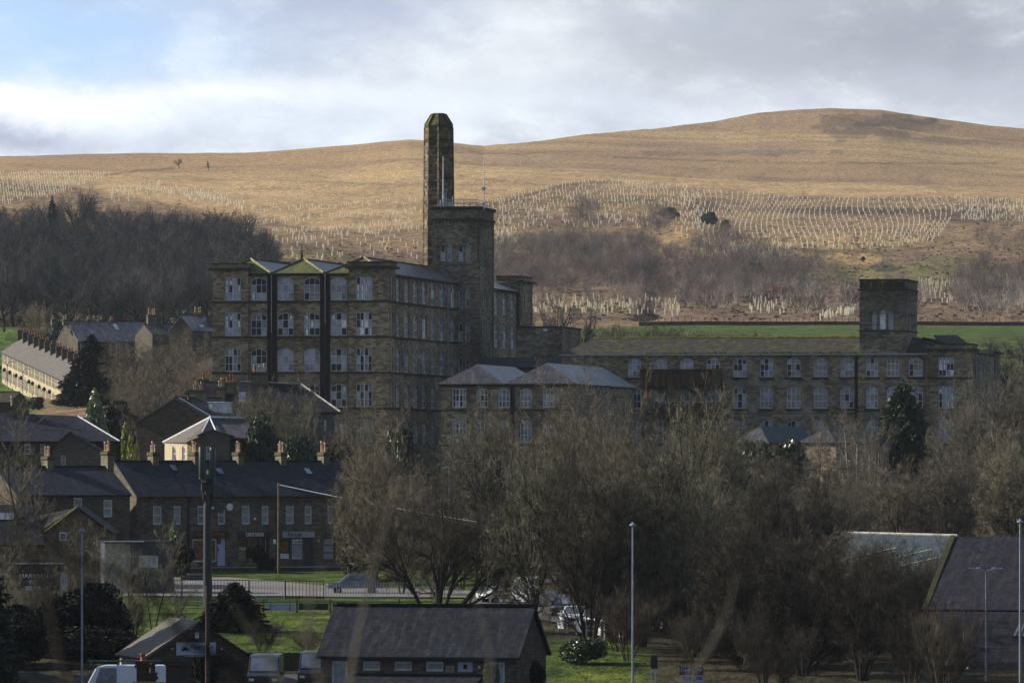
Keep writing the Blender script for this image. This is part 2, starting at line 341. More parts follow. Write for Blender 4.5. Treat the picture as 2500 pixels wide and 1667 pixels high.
class Bld:
    def __init__(s,name,label,cat,px,d,z0,rot=0,group=None):
        s.o=Vector(((px-1250)*d/F,d,z0)); s.rot=R(rot); s.root=tag(empty(name,s.o,s.rot),label,cat,group)
        s.c,s.s=math.cos(s.rot),math.sin(s.rot); s.wall=MB(); s.nw=0
    def loc(s,wx,wy,wz): dx,dy=wx-s.o.x,wy-s.o.y; return (dx*s.c+dy*s.s,-dx*s.s+dy*s.c,wz-s.o.z)
    def wor(s,x,y,z=0): return Vector((s.o.x+x*s.c-y*s.s,s.o.y+x*s.s+y*s.c,s.o.z+z))
    def hit(s,a,b,px):
        """distance along the local line a->b where the ray of photo column px meets it, and its depth"""
        A=s.wor(*a); B=s.wor(*b); U=(B-A); L=math.hypot(U.x,U.y); U=U/L; k=(px-1250)/F
        tt=(k*A.y-A.x)/(U.x-k*U.y); return tt,A.y+tt*U.y
    def x(s,px,y=0): return s.hit((0,y),(1,y),px)[0]
    def y(s,px,x=0): return s.hit((x,0),(x,1),px)[0]
    def z(s,py,x=0,y=0): return (HR-py)*s.wor(x,y).y/F-s.o.z
    def face(s,a,b,z0,z1,ops=(),mat='mill_stone',rev=.22,frame='grey_frame',pane='glass'):
        """stone wall with real openings; ops: dict t0,t1,z0,z1,arch,cols,rows"""
        ax,ay=a;bx,by=b; L=math.hypot(bx-ax,by-ay); ux,uy=(bx-ax)/L,(by-ay)/L; nx,ny=uy,-ux
        def P(tt,z,dd=0): return (ax+ux*tt-nx*dd,ay+uy*tt-ny*dd,z)
        m=s.wall.mat(mat); ts=sorted({0,L,*[o['t0'] for o in ops],*[o['t1'] for o in ops]}); zs=sorted({z0,z1,*[o['z0'] for o in ops],*[o['z1'] for o in ops]})
        for i in range(len(ts)-1):
            tm=(ts[i]+ts[i+1])/2; run=None
            for j in range(len(zs)-1):
                zm=(zs[j]+zs[j+1])/2; solid=not any(o['t0']<tm<o['t1'] and o['z0']<zm<o['z1'] for o in ops)
                if solid and run is None: run=zs[j]
                if run is not None and (not solid or j==len(zs)-2):
                    e=zs[j+1] if solid else zs[j]
                    m.mat(mat).poly([P(ts[i],run),P(ts[i+1],run),P(ts[i+1],e),P(ts[i],e)]); run=None
        for o in ops:
            a0,a1,b0,b1=o['t0'],o['t1'],o['z0'],o['z1']; ar=o.get('arch',0)
            m.mat(mat)
            m.poly([P(a0,b0),P(a0,b1),P(a0,b1,rev),P(a0,b0,rev)]); m.poly([P(a1,b0),P(a1,b0,rev),P(a1,b1,rev),P(a1,b1)])
            m.mat(o.get('sillm',mat)).poly([P(a0,b0),P(a0,b0,rev),P(a1,b0,rev),P(a1,b0)])
            m.mat(mat)
            if ar:
                n=8; hw=(a1-a0)/2; c=(a0+a1)/2
                for k in range(n):
                    x0=-hw+2*hw*k/n; x1=-hw+2*hw*(k+1)/n; y0=b1-ar*(x0/hw)**2; y1=b1-ar*(x1/hw)**2
                    if k<n//2: m.poly([P(c+x0,y0),P(c+x1,y1),P(c+x1,b1),P(c+x0,b1)] if k<n//2-1 else [P(c+x0,y0),P(c+x1,b1),P(c+x0,b1)])
                    else: m.poly([P(c+x0,y0),P(c+x1,y1),P(c+x1,b1),P(c+x0,b1)] if k>n//2 else [P(c+x0,b1),P(c+x1,y1),P(c+x1,b1)])
                    m.poly([P(c+x0,y0),P(c+x1,y1),P(c+x1,y1,rev),P(c+x0,y0,rev)])
            else: m.poly([P(a0,b1),P(a1,b1),P(a1,b1,rev),P(a0,b1,rev)])
            if o.get('nowin'): continue
            fm,pm=window_mesh(a1-a0,b1-b0,ar,o.get('cols',2),o.get('rows',2),o.get('frame',frame),o.get('pane',pane),o.get('var',0),o.get('bar',.055),o.get('double',False),int(abs(a0*3.7+b0*1.9))%9)
            wo=link(bpy.data.objects.new(o.get('name','window'),fm)); wo.parent=s.root
            c=P((a0+a1)/2,b0,rev-.03); wo.location=c; wo.rotation_euler=(0,0,math.atan2(uy,ux))
            wo.scale=((a1-a0)/round(a1-a0,1),1,(b1-b0)/round(b1-b0,1))
            po=link(bpy.data.objects.new('pane',pm)); po.parent=wo
    def op(s,a,b,p0,p1,z0,z1,**k):
        t0=s.hit(a,b,p0)[0]; t1=s.hit(a,b,p1)[0]; d=dict(t0=t0,t1=t1,z0=z0,z1=z1); d.update(k); return d
    def done(s,name='wall'):
        if s.wall.f: s.wall.build(name,s.root)
        s.wall=MB()
def chimney(par,x,y,z0,z1,w,dp,pots,mat='chimney_stone',potm='buff_clay',ph=.55,cap='moss_stone',name='chimney'):
    m=MB(mat).box(-w/2,w/2,-dp/2,dp/2,z0,z1-.35); m.mat(cap).box(-w/2-.09,w/2+.09,-dp/2-.09,dp/2+.09,z1-.35,z1-.2); m.mat(mat).box(-w/2-.03,w/2+.03,-dp/2-.03,dp/2+.03,z1-.2,z1-.08); m.mat(cap).box(-w/2-.07,w/2+.07,-dp/2-.07,dp/2+.07,z1-.08,z1)
    o=m.build(name,par,loc=(x,y,0))
    for i in range(pots):
        q=(i+.5)/pots-.5; px,py=(0,q*dp*.86) if dp>w else (q*w*.86,0)
        r=min(.15,max(w,dp)*.86/pots*.36); h=ph*(1+.25*math.sin(i*2.3+x))
        pm=MB(potm if (i+int(abs(x)*3))%3 else 'terracotta').lathe([(r*1.05,0),(r*.85,.12*h),(r*.8,.8*h),(r*1.1,.84*h),(r*1.1,h),(r*.7,h),(r*.7,h*.8)],0,0,10)
        pm.build('chimney_pot',o,True,loc=(px,py,z1))
    return o
def text_mesh(s,size,mat,name='lettering',parent=None,loc=(0,0,0),rz=0,bold=0.0,sx=1.0,shear=0.0,width=None,ext=.012):
    cu=bpy.data.curves.new('t','FONT'); cu.body=s; cu.size=size; cu.extrude=ext; cu.offset=bold; cu.align_x='CENTER'; cu.align_y='CENTER'; cu.shear=shear; cu.resolution_u=3
    to=link(bpy.data.objects.new('t',cu)); bpy.context.view_layer.update()
    me=bpy.data.meshes.new_from_object(to); bpy.data.objects.remove(to); bpy.data.curves.remove(cu)
    me.name=name; me.materials.clear(); me.materials.append(M(mat))
    if width:
        xs=[v.co.x for v in me.vertices]; sx=width/(max(xs)-min(xs))
    o=link(bpy.data.objects.new(name,me)); o.parent=parent; o.location=loc; o.rotation_euler=(R(90),0,rz); o.scale=(sx,1,1)
    return o
# ---------------------------------------------------------------- terrain
def vnoise(x,y,seed=0):
    x=np.asarray(x,float); y=np.asarray(y,float); xi=np.floor(x).astype(np.int64); yi=np.floor(y).astype(np.int64); xf=x-xi; yf=y-yi
    def h(a,b):
        n=(a*374761393+b*668265263+seed*1442695041)&0xFFFFFFFF; n=((n^(n>>13))*1274126177)&0xFFFFFFFF; n=n^(n>>16); return (n&0xFFFF)/65535.0
    u=xf*xf*(3-2*xf); v=yf*yf*(3-2*yf)
    return (h(xi,yi)*(1-u)+h(xi+1,yi)*u)*(1-v)+(h(xi,yi+1)*(1-u)+h(xi+1,yi+1)*u)*v
def fbm(x,y,o=4,seed=0):
    r=0;a=.5
    for i in range(o): r=r+a*(vnoise(x*2**i,y*2**i,seed+i)-.5)*2; a*=.5
    return r
def sstep(a,b,x): t=np.clip((np.asarray(x,float)-a)/(b-a),0,1); return t*t*(3-2*t)
ND=[0,60,150,250,350,400,430,500,540,590,612,680,760,842,900]
NZ=[-2,-6,-12,-15.4,-15.2,-14.5,-13.1,-11.4,-11.1,-10.2,-9.9,-8.0,-5.5,-3.0,1.0]
FD=[1000,1200,1300,1450,1800,2200,2600,3000]
FT={-900:[1015,985,800,630,545,495,450],0:[1010,985,800,630,545,490,440],300:[1000,955,800,640,560,500,448],650:[950,870,780,655,580,520,465],1000:[930,860,775,685,600,530,470],
    1250:[870,812,780,705,620,540,475],1600:[833,799,775,690,600,530,478],2030:[828,796,782,700,610,545,485],2500:[828,800,790,705,620,550,495],3400:[828,800,790,700,620,550,500]}
for k_,r_ in FT.items():
    if k_<=0: r_[1]=1013
    z2=(HR-r_[1])*1200/F; z4=(HR-r_[2])*1450/F; z3=15.4 if k_<=0 else (14.6 if k_==300 else z2+.4*(z4-z2)); r_.insert(2,HR-z3*F/1300)
FK=sorted(FT)
SKX=[-900,0,300,600,850,1000,1090,1180,1300,1420,1600,1750,1850,1950,2030,2150,2300,2420,2500,3400]
SKY=[392,378,373,369,350,334,338,347,337,322,304,284,263,253,250,256,281,298,306,350]
def terrain(x,y):
    """ground height at (x,y), vectorised"""
    x=np.asarray(x,float); y=np.asarray(y,float); yy=np.maximum(y,1.0); px=1250+F*x/np.maximum(yy,60); px=np.clip(px,-890,3390)
    acc=0.0
    for off,wt in ((-50,.25),(0,.5),(50,.25)):
        d=yy+off*np.clip((yy-900)/200,0,1)
        zn=np.interp(d,ND,NZ)
        rows=[]
        zc=np.zeros_like(px)
        wsum=np.zeros_like(px)
        colz=[]
        for k in FK:
            zz=[(HR-r)*dd/F for r,dd in zip(FT[k],FD)]; colz.append(np.interp(d,[900]+FD,[NZ[-1]]+zz))
        colz=np.array(colz); idx=np.clip(np.searchsorted(FK,px)-1,0,len(FK)-2); a=np.array(FK)[idx]; b=np.array(FK)[idx+1]; u=(px-a)/(b-a); u=u*u*(3-2*u)
        fl=np.take_along_axis(colz.reshape(len(FK),-1),idx.reshape(1,-1),0)[0].reshape(px.shape); fr=np.take_along_axis(colz.reshape(len(FK),-1),(idx+1).reshape(1,-1),0)[0].reshape(px.shape)
        zf=fl*(1-u)+fr*u
        r3=(HR-zf*F/3000)            # row at 3000 (zf is clamped there)
        sky=np.interp(px,SKX,SKY); ds=3900+500*sstep(1000,2000,px)
        s=np.clip((d-3000)/(ds-3000),0,1); hill=sstep(1250,1900,px); sh=s*(1-hill)+hill*(s*.55+.45*s*s)
        zfar=(HR-(r3*(1-sh)+sky*sh))*np.minimum(d,ds)/F-np.maximum(d-ds,0)*.12
        z=np.where(d<=900,zn,np.where(d<=3000,zf,zfar)); acc=acc+wt*z
    z=acc
    # gullies and swells of the hillside
    k=sstep(1150,1500,y)*(1-sstep(3300,3900,y)*.75)
    z=z+k*(fbm(x/190,y/260,4,3)*5.5+fbm(x/45,y/60,3,9)*2.6+fbm(x/15,y/20,3,21)*.95)
    gx_=(px-(1590+fbm(y/300,y*0,3,5)*60))/30; gk=np.exp(-gx_*gx_)*sstep(1300,1500,y)*(1-sstep(2350,2650,y)); z=z-gk*(2.2+1.6*fbm(x/20,y/40,3,77))
    gx_=(px-(2160-.45*(y-1500)*.3))/45; z=z-np.exp(-gx_*gx_)*sstep(1350,1600,y)*(1-sstep(2000,2300,y))*2.2
    z=z+.12*fbm(x/9,y/9,2,33)*sstep(40,200,y)
    return z
def tz(x,y): return float(terrain(np.array([x]),np.array([y]))[0])
dg=np.concatenate([np.linspace(-60,380,24),np.linspace(385,1000,150),np.linspace(1004,2000,210),np.linspace(2006,3300,170),np.linspace(3310,4700,80),np.linspace(4800,9000,10)])
ug=np.concatenate([np.linspace(-9000,-500,22),np.linspace(-480,-20,12),np.linspace(-12,2512,560),np.linspace(2530,3000,12),np.linspace(3100,11500,22)])
UU,DD=np.meshgrid(ug,dg); XX=(UU-1250)*np.maximum(DD,300)/F; YY=DD; ZZ=terrain(XX,YY)
nr,nc=UU.shape
V=np.stack([XX,YY,ZZ],-1).reshape(-1,3); i=np.arange(nr-1)[:,None]*nc+np.arange(nc-1)[None,:]; Q=np.stack([i,i+1,i+1+nc,i+nc],-1).reshape(-1,4)
# ground cover colours (albedo) by what grows there, plus painted shade
PX=np.clip(UU,-900,3400); ROW=HR-ZZ*F/np.maximum(YY,30)
def blob(cx,cy,sx,sy,pw=2,seed=1,amp=.6):
    q=((PX-cx)/sx)**2+((ROW-cy)/sy)**2; q=q+amp*fbm(PX/38,ROW/24,4,seed); return 1-sstep(.55,1.25,q)
def put(C,mask,col): m=mask[...,None]; return C*(1-m)+np.array(col)*m
n1=fbm(XX/60,YY/95,4,7)[...,None]; n2=fbm(XX/18,YY/30,3,17)[...,None]
moor=np.array((.50,.350,.190))*(1+.22*n1)+np.array((.03,.02,.0))*n2
C=moor*np.ones((nr,nc,1))
far=sstep(3000,3500,DD)*sstep(900,1500,PX); C=put(C,far*.85,(.33,.225,.13))
C=put(C,sstep(.15,.5,fbm(XX/150,YY/60,4,41))*far*.6,(.20,.13,.08))
C=put(C,np.clip(sstep(3100,3600,DD)*(1-sstep(700,1300,PX)),0,1)*.7,(.36,.24,.13))
edge=np.interp(PX,[-900,0,270,420,800,1000,1150,1300,1420,1600,1800,2100,2500,3400],[440,440,470,500,560,560,500,465,448,455,470,482,486,490])+9*fbm(PX/60,PX*0,3,11)
low=sstep(-12,10,ROW-edge); C=put(C,low*.85,(.25,.175,.105))
C=put(C,low*sstep(.0,.45,fbm(XX/70,YY/60,5,51))*.8,(.15,.105,.082))
C=put(C,low*sstep(.1,.5,fbm(XX/55,YY/45,5,61))*.6,(.42,.30,.15))
C=put(C,low*sstep(600,660,ROW)*sstep(1100,1200,PX)*.55,(.16,.115,.095))
C=put(C,low*sstep(.12,.45,fbm(XX/40,YY/34,4,71))*sstep(560,640,ROW)*.6,(.13,.135,.045))
for b,col,k in ((blob(1320,582,130,9,seed=2,amp=.9),(.15,.20,.05),.85),(blob(1250,596,90,10,seed=3),(.12,.15,.05),.6),(blob(2200,672,260,26,seed=4,amp=1),(.16,.17,.05),.6),(blob(2330,640,110,14,seed=5,amp=1),(.17,.19,.06),.5),
    (blob(2080,632,75,14,seed=6),(.42,.29,.13),.8),(blob(1670,560,28,36,seed=8),(.40,.26,.12),.7),(blob(2160,655,40,11,seed=12,amp=.3),(.05,.055,.03),.8),(blob(1480,488,150,10,seed=13),(.15,.13,.05),.7),
    (blob(1600,690,45,70,seed=14),(.09,.06,.05),.8),(blob(2080,515,220,9,seed=15,amp=1),(.09,.06,.05),.8),(blob(2370,525,120,22,seed=18),(.10,.065,.055),.7),(blob(1710,505,50,14,seed=16),(.08,.055,.05),.8),  # first dark tone stands for the shade in the gully
    (blob(2130,310,150,30,seed=19,amp=1.8),(.15,.105,.07),.8),(blob(2200,300,100,13,seed=23,amp=1.6),(.09,.07,.05),.85),(blob(1780,372,260,9,seed=20,amp=1.6),(.15,.11,.08),.7),(blob(2330,345,190,9,seed=22,amp=1.6),(.15,.11,.08),.6)):
    C=put(C,b*k*sstep(1100,1250,DD),col)
C=put(C,sstep(1290,1180,DD)*0+np.clip(1-sstep(1225,1235,DD),0,1)*sstep(900,1000,DD)*sstep(1180,1260,PX),(.078,.118,.03))
field_shade=sstep(0,6,ROW-np.interp(PX,[2380,2400,2500],[830,812,800]))*sstep(2370,2400,PX)*(DD<1240)*(DD>900); C=put(C,field_shade*.5,(.07,.085,.03))  # hill shade painted into the right end of the field
C=put(C,np.clip(1-sstep(1480,1520,DD),0,1)*sstep(940,1000,DD)*(1-sstep(60,110,PX)),(.085,.15,.03))
C=put(C,np.clip(1-sstep(1540,1560,DD),0,1)*sstep(1020,1100,DD)*sstep(110,180,PX)*(1-sstep(620,700,PX)),(.05,.045,.022))
C=put(C,np.clip(1-sstep(2000,2150,DD),0,1)*sstep(1420,1500,DD)*(1-sstep(620,700,PX)),(.075,.06,.035))
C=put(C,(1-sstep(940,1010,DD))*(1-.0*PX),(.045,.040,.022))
gr_=np.maximum(sstep(280,300,PX)*(1-sstep(1180,1240,PX))*(1-sstep(604,607,DD))*sstep(424,432,DD), sstep(1290,1330,PX)*(1-sstep(1540,1620,PX))*(1-sstep(452,462,DD))*sstep(395,405,DD))
C=put(C,gr_,(.062,.102,.014))
C=put(C,sstep(-.05,.4,fbm(XX/6,YY/8,4,81))*gr_*.55,(.13,.155,.014))
C=put(C,sstep(.05,.4,fbm(XX/4,YY/9,4,83))*gr_*.6,(.045,.065,.015))
C=put(C,(1-sstep(385,392,DD)),(.03,.03,.03))
ter=mesh_np('ground',V,Q,[],smooth=True)
XN=fbm(XX/330,YY/42,4,91); XM=fbm(XX/120,YY/300,3,93)
C=put(C,sstep(.12,.42,XN)*sstep(1300,1500,DD)*.45,(.27,.18,.11))
C=put(C,sstep(.15,.45,-XN)*sstep(1300,1500,DD)*(1-low)*.35,(.62,.46,.22))
C=put(C,sstep(.1,.5,XM)*sstep(3100,3500,DD)*.45,(.28,.20,.14))
def line(pts,wd,col,k):
    global C
    xs=[p[0] for p in pts]; ys=[p[1] for p in pts]; yy_=np.interp(PX,xs,ys)+2.2*fbm(PX/26,PX*0,3,int(xs[0])); mm=np.exp(-((ROW-yy_)/wd)**2)*(PX>xs[0])*(PX<xs[-1])*sstep(1150,1250,DD); C=put(C,mm*k,col)
DKL=(.10,.075,.05)
for pts,wd,k in (([(1150,512),(1230,494),(1300,474),(1380,452),(1440,444),(1520,446)],3.2,.8),([(1200,520),(1290,488),(1350,470),(1420,462)],2.2,.6),([(250,428),(330,418),(440,410)],2.5,.6),([(440,412),(700,402)],1.5,.35),([(1110,372),(1240,376),(1420,370)],1.6,.5),([(1260,350),(1420,348),(1640,358)],1.5,.4),([(1500,385),(1900,398),(2500,400)],2.0,.6),([(1640,300),(1850,330),(2050,352)],1.6,.4),
    ([(1930,612),(2150,618),(2290,600),(2330,592)],2.2,.7),([(2000,282),(2120,300),(2180,330)],2.2,.6),([(2160,290),(2240,270),(2330,300)],1.8,.5),([(1120,432),(1200,440),(1330,452)],1.5,.4),([(600,560),(700,540),(830,510)],3.0,.35),([(700,620),(860,585),(1000,560)],3,.35),([(1130,650),(1300,640),(1500,655)],2.5,.3),([(900,345),(1010,350)],1.5,.3),([(300,430),(520,445),(640,470)],2,.3)): line(pts,wd,DKL,k)
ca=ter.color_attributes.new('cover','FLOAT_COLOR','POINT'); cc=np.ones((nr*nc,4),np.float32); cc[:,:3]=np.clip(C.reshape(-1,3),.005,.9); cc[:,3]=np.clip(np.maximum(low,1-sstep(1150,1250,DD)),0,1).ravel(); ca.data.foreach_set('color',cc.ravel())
m,t=mk('ground_cover'); g=t.n('ShaderNodeNewGeometry').outputs['Position']; at_=t.n('ShaderNodeAttribute',attribute_name='cover'); at=at_.outputs['Color']; lw=t.m('MULTIPLY_ADD',at_.outputs['Alpha'],.45,.55)
st=t.n('ShaderNodeMapping',{'Vector':g,'Scale':(1,.55,2.2)}).outputs[0]
a1=t.noise(st,.28,6,.7); a2=t.noise(st,1.1,4,.7); a3=t.noise(t.n('ShaderNodeMapping',{'Vector':g,'Scale':(.12,.5,1.5)}).outputs[0],.22,5,.6)
c=t.mix(t.m('MULTIPLY_ADD',t.m('SUBTRACT',t.ramp(a1,.30,.72),.62),lw,.62),t.mix(1.0,at,(.42,.38,.40),'MULTIPLY'),t.mix(1.0,at,(1.42,1.42,1.32),'MULTIPLY')); c=t.mix(t.m('MULTIPLY',t.ramp(a2,.5,.8),t.m('MULTIPLY',lw,.55)),c,t.mix(1.0,at,(.38,.35,.40),'MULTIPLY'))
c=t.mix(t.m('MULTIPLY',t.ramp(a3,.58,.75),.35),c,t.mix(1.0,at,(.6,.55,.55),'MULTIPLY'))
hh=t.m('ADD',t.m('MULTIPLY',a1,1.6),t.m('MULTIPLY',a2,.6)); fin(t,c,.95,hh,.9,1.3,.1)
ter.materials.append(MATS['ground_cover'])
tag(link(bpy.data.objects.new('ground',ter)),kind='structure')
# photo column/row -> ground point by table
rowtab=np.where(DD>950,ROW,2000.0)
def ground_at(px,py,dmin=950,dmax=4400):
    j=np.clip(np.searchsorted(ug,px),1,len(ug)-1); col=ROW[:,j]; ok=np.where((dg>dmin)&(dg<dmax)&(col<=py))[0]
    if len(ok)==0: return None
    i=ok[0]; d=dg[i]; x=(px-1250)*d/F; return (x,d,tz(x,d))
def strip(name,pts_l,pts_r,mat,lift=.05,kind='structure'):
    """a sheet laid on the ground between two lines"""
    V=[];n=max(2,int(40))
    L=np.array(pts_l,float);Rr=np.array(pts_r,float)
    ts=np.linspace(0,1,n); 
    def samp(P,t): s=np.linspace(0,1,len(P)); return np.stack([np.interp(t,s,P[:,0]),np.interp(t,s,P[:,1])],-1)
    A=samp(L,ts);B=samp(Rr,ts); k=10; G=np.stack([A*(1-q)+B*q for q in np.linspace(0,1,k)],1); z=terrain(G[...,0],G[...,1])+lift
    V=np.concatenate([G,z[...,None]],-1).reshape(-1,3); i=np.arange(n-1)[:,None]*k+np.arange(k-1)[None,:]; Q=np.stack([i,i+1,i+1+k,i+k],-1).reshape(-1,4)
    o=link(bpy.data.objects.new(name,mesh_np(name,V,Q,[mat]))); tag(o,kind=kind); return o
plain('road_surface',(.17,.16,.155),.85,.18,1.2); plain('car_park_surface',(.085,.085,.095),.85,.2,1.2); plain('dark_asphalt',(.05,.05,.055),.85,.2,1.2)
def gp(px,d): return ((px-1250)*d/F,d)
strip('road',[gp(300,541),gp(700,539),gp(860,538),gp(1150,536)],[gp(300,583),gp(560,584),gp(800,564),gp(1150,556)],'road_surface',.14)
strip('car_park',[gp(1150,500),gp(1500,470),gp(1900,470)],[gp(1150,560),gp(1500,575),gp(1900,570)],'car_park_surface',.18)
strip('yard',[gp(150,340),gp(800,345),gp(1500,345)],[gp(150,418),gp(800,420),gp(1500,412)],'dark_asphalt',.1)
# ---------------------------------------------------------------- main mill
FL=[(20.95,23.95),(16.4,19.4),(11.8,14.8),(7.2,10.2),(2.6,5.6)]      # floors: window sill and head above eye level
def windows_on(b,a,c,cols,floors,arch,ncol,nrow,oz,rnd,**k):
    ops=[]
    for (p0,p1) in cols:
        for (q0,q1) in floors:
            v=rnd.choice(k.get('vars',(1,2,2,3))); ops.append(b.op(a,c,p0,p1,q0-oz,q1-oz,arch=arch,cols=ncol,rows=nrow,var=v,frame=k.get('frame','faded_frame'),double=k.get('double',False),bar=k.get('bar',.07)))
    return ops
rnd=random.Random(5)
ML=11
b=Bld('spinning_mill','tall derelict stone mill with three hipped roofs and a square stair tower','mill',947,842,-4.0,-ML)
O=4.0; EZ=24.45+O; base=-1.0
xl=b.x(519); xa=b.x(605.5); xb=b.x(851)
# front: left pavilion, set back centre, right pavilion
w1=windows_on(b,(xl,0),(xa,0),[(548.5,588)],FL[:4],0,4,3,-O,rnd,double=True)
b.face((xl,0),(xa,0),base,25.0+O,w1)
w2=windows_on(b,(xa,.5),(xb,.5),[(612,651),(677,716.5),(742,781),(807,846.5)],FL,.45,3,3,-O,rnd)
b.face((xa,.5),(xb,.5),base,24.4+O,w2)
w3=windows_on(b,(xb,0),(0,0),[(869,908.5)],FL,0,4,3,-O,rnd,double=True)
b.face((xb,0),(0,0),base,25.1+O,w3)
b.wall.mat('mill_stone').poly([(xa,0,base),(xa,.5,base),(xa,.5,25+O),(xa,0,25+O)]); b.wall.poly([(xb,.5,base),(xb,0,base),(xb,0,25+O),(xb,.5,25+O)])
# side: pavilion, long wall, tower
yp=b.y(965.5,0); yt=b.y(1116,-.4)
w4=windows_on(b,(0,0),(0,yp),[(948.5,952.5),(955,959)],FL,0,1,3,-O,rnd,frame='faded_frame')
b.face((0,0),(0,yp),base,25.1+O,w4)
sc_=[(967.5,976),(988,998.5),(1009.5,1020),(1031,1041),(1053,1063),(1074,1084.5),(1100.5,1111)]
w5=windows_on(b,(-.4,yp),(-.4,yt),sc_,FL,.5,3,3,-O,rnd,vars=(1,1,3,2),bar=.1)
# windows further back stand further along: the photo columns fix them
for o in w5:
    o['t0'],o['t1']=o['t0'],o['t1']
b.face((-.4,yp),(-.4,yt),base,24.4+O,w5)
b.wall.poly([(0,yp,base),(-.4,yp,base),(-.4,yp,25.1+O),(0,yp,25.1+O)])
yend=yt+34
b.wall.poly([(xl,yend,base),(xl,0,base),(xl,0,24.9+O),(xl,yend,24.9+O)])
xt0=b.x(1057,yt); xt1=b.x(1169,yt); ytb=b.y(1205,xt1)
b.done()
# tower
tw=MB('tower_stone'); TZ=b.z(507,xt1,yt)
def zt(py): return b.z(py,(xt0+xt1)/2,yt)
b.wall=MB()
wt=[]
for (p0,p1) in ((1075,1087),(1091.5,1103),(1119,1131),(1136,1147.5)): wt.append(b.op((xt0,yt),(xt1,yt),p0,p1,zt(638),zt(594),arch=.35,cols=1,rows=2,frame='faded_frame',var=1,bar=.08))
for (p0,p1) in ((1119.5,1130),(1136,1147)):
    for (r0,r1) in ((706,751),(788,833),(872,916)): wt.append(b.op((xt0,yt),(xt1,yt),p0,p1,zt(r1),zt(r0),arch=.3,cols=1,rows=2,frame='faded_frame',var=1,bar=.08))
b.face((xt0,yt),(xt1,yt),base,TZ,wt,mat='tower_stone')
ws=[]
for (p0,p1) in ((1172.5,1176),(1179,1183),(1186,1189)):
    for (r0,r1) in ((597,641),(707,752),(777,823),(861,885)): ws.append(b.op((xt1,yt),(xt1,ytb),p0,p1,zt(r1),zt(r0),arch=.3,cols=1,rows=2,frame='faded_frame',var=1))
b.face((xt1,yt),(xt1,ytb),base,TZ,ws,mat='tower_stone')
m=b.wall.mat('tower_stone'); m.poly([(xt1,ytb,base),(xt0,ytb,base),(xt0,ytb,TZ),(xt1,ytb,TZ)]); m.poly([(xt0,ytb,base),(xt0,yt,base),(xt0,yt,TZ),(xt0,ytb,TZ)]); m.mat('moss_stone').poly([(xt0,yt,TZ-.6),(xt1,yt,TZ-.6),(xt1,ytb,TZ-.6),(xt0,ytb,TZ-.6)])
def ring(m,x0,x1,y0,y1,z0,z1,e,wd=.5):
    """a course of stone round a block, standing proud by e"""
    m.box(x0-e,x1+e,y0-e,y0+.02-.021,z0,z1); m.box(x1+.001,x1+e,y0,y1,z0,z1); m.box(x0-e,x0-.001,y0,y1,z0,z1); m.box(x0-e,x1+e,y1+.001,y1+e,z0,z1)
m.mat('moss_stone'); ring(m,xt0,xt1,yt,ytb,TZ-.25,TZ+.15,.28); ring(m,xt0,xt1,yt,ytb,zt(540),zt(533),.22)
m.mat('tower_stone'); ring(m,xt0,xt1,yt,ytb,zt(558),zt(555.5),.12); ring(m,xt0,xt1,yt,ytb,zt(602.5),zt(600.5),.07); ring(m,xt0,xt1,yt,ytb,zt(646),zt(643),.14)
ring(m,xt0,xt1,yt,ytb,zt(754),zt(751.5),.1); ring(m,xt0,xt1,yt,ytb,zt(836),zt(833.5),.1)
for i in range(5):                                     # raised panels of the parapet and corbels under it
    u=xt0+(xt1-xt0)*(i+.5)/5; m.mat('tower_stone').box(u-.48,u+.48,yt-.07,yt-.001,zt(530),zt(512))
for i in range(13): u=xt0+(xt1-xt0)*(i+.5)/13; m.box(u-.12,u+.12,yt-.16,yt-.002,zt(553),zt(541))
ns=9
for i in range(ns): u=yt+(ytb-yt)*(i+.5)/ns; m.box(xt1+.002,xt1+.16,u-.16,u+.16,zt(553),zt(541)); m.box(xt1+.001,xt1+.1,u-.22,u+.22,zt(530),zt(511))
for u in (xt0+.35,xt1-.35): m.box(u-.3,u+.3,yt-.12,yt-.003,zt(1000),zt(559))
m.box(xt1+.003,xt1+.12,yt+.2,yt+.8,zt(900),zt(559)); m.box(xt1+.003,xt1+.12,ytb-.8,ytb-.2,zt(900),zt(559))
m.mat('black_iron').tube([(xt1-.05,yt-.25,zt(640)),(xt1-.05,yt-.25,TZ+.4)],.09,6)
b.wall.build('stair_tower',b.root); b.wall=MB()
# aerials and rail on the tower
rl=MB('galvanised'); x0,x1,y0,y1=xt0+.6,xt1-.5,yt+.6,ytb-.6
for z in (TZ+.55,TZ+1.1): rl.tube([(x0,y0,z),(x1,y0,z),(x1,y1,z),(x0,y1,z),(x0,y0,z)],.035,5)
for i in range(7): u=x0+(x1-x0)*i/6; rl.tube([(u,y0,TZ),(u,y0,TZ+1.1)],.03,5); rl.tube([(u,y1,TZ),(u,y1,TZ+1.1)],.03,5)
rl.build('railing',b.root)
for px,top,r,thick in ((1082,382,.05,.11),(1181,387,.035,.10),(1090,462,.03,.03),(1075,489,.05,.05),(1086,470,.05,.05),(1097,487,.04,.04),(1105,480,.04,.04)):
    yy_=yt+1.5; xx_=b.x(px,yy_); a=MB('faded_frame'); zt_=b.z(top,xx_,yy_); zm=TZ+(zt_-TZ)*(.36 if px<1100 else .58)
    a.tube([(xx_,yy_,TZ-.3),(xx_,yy_,zm),(xx_,yy_,zt_)],[thick,thick*.9,r],6); a.box(xx_-.16,xx_+.16,yy_-.1,yy_+.1,TZ+.3,TZ+.75)
    if px==1181: a.tube([(xx_+.1,yy_-.3,TZ+2.6),(xx_+.1,yy_-.45,TZ+2.6)],.28,10)
    a.build('aerial',b.root)
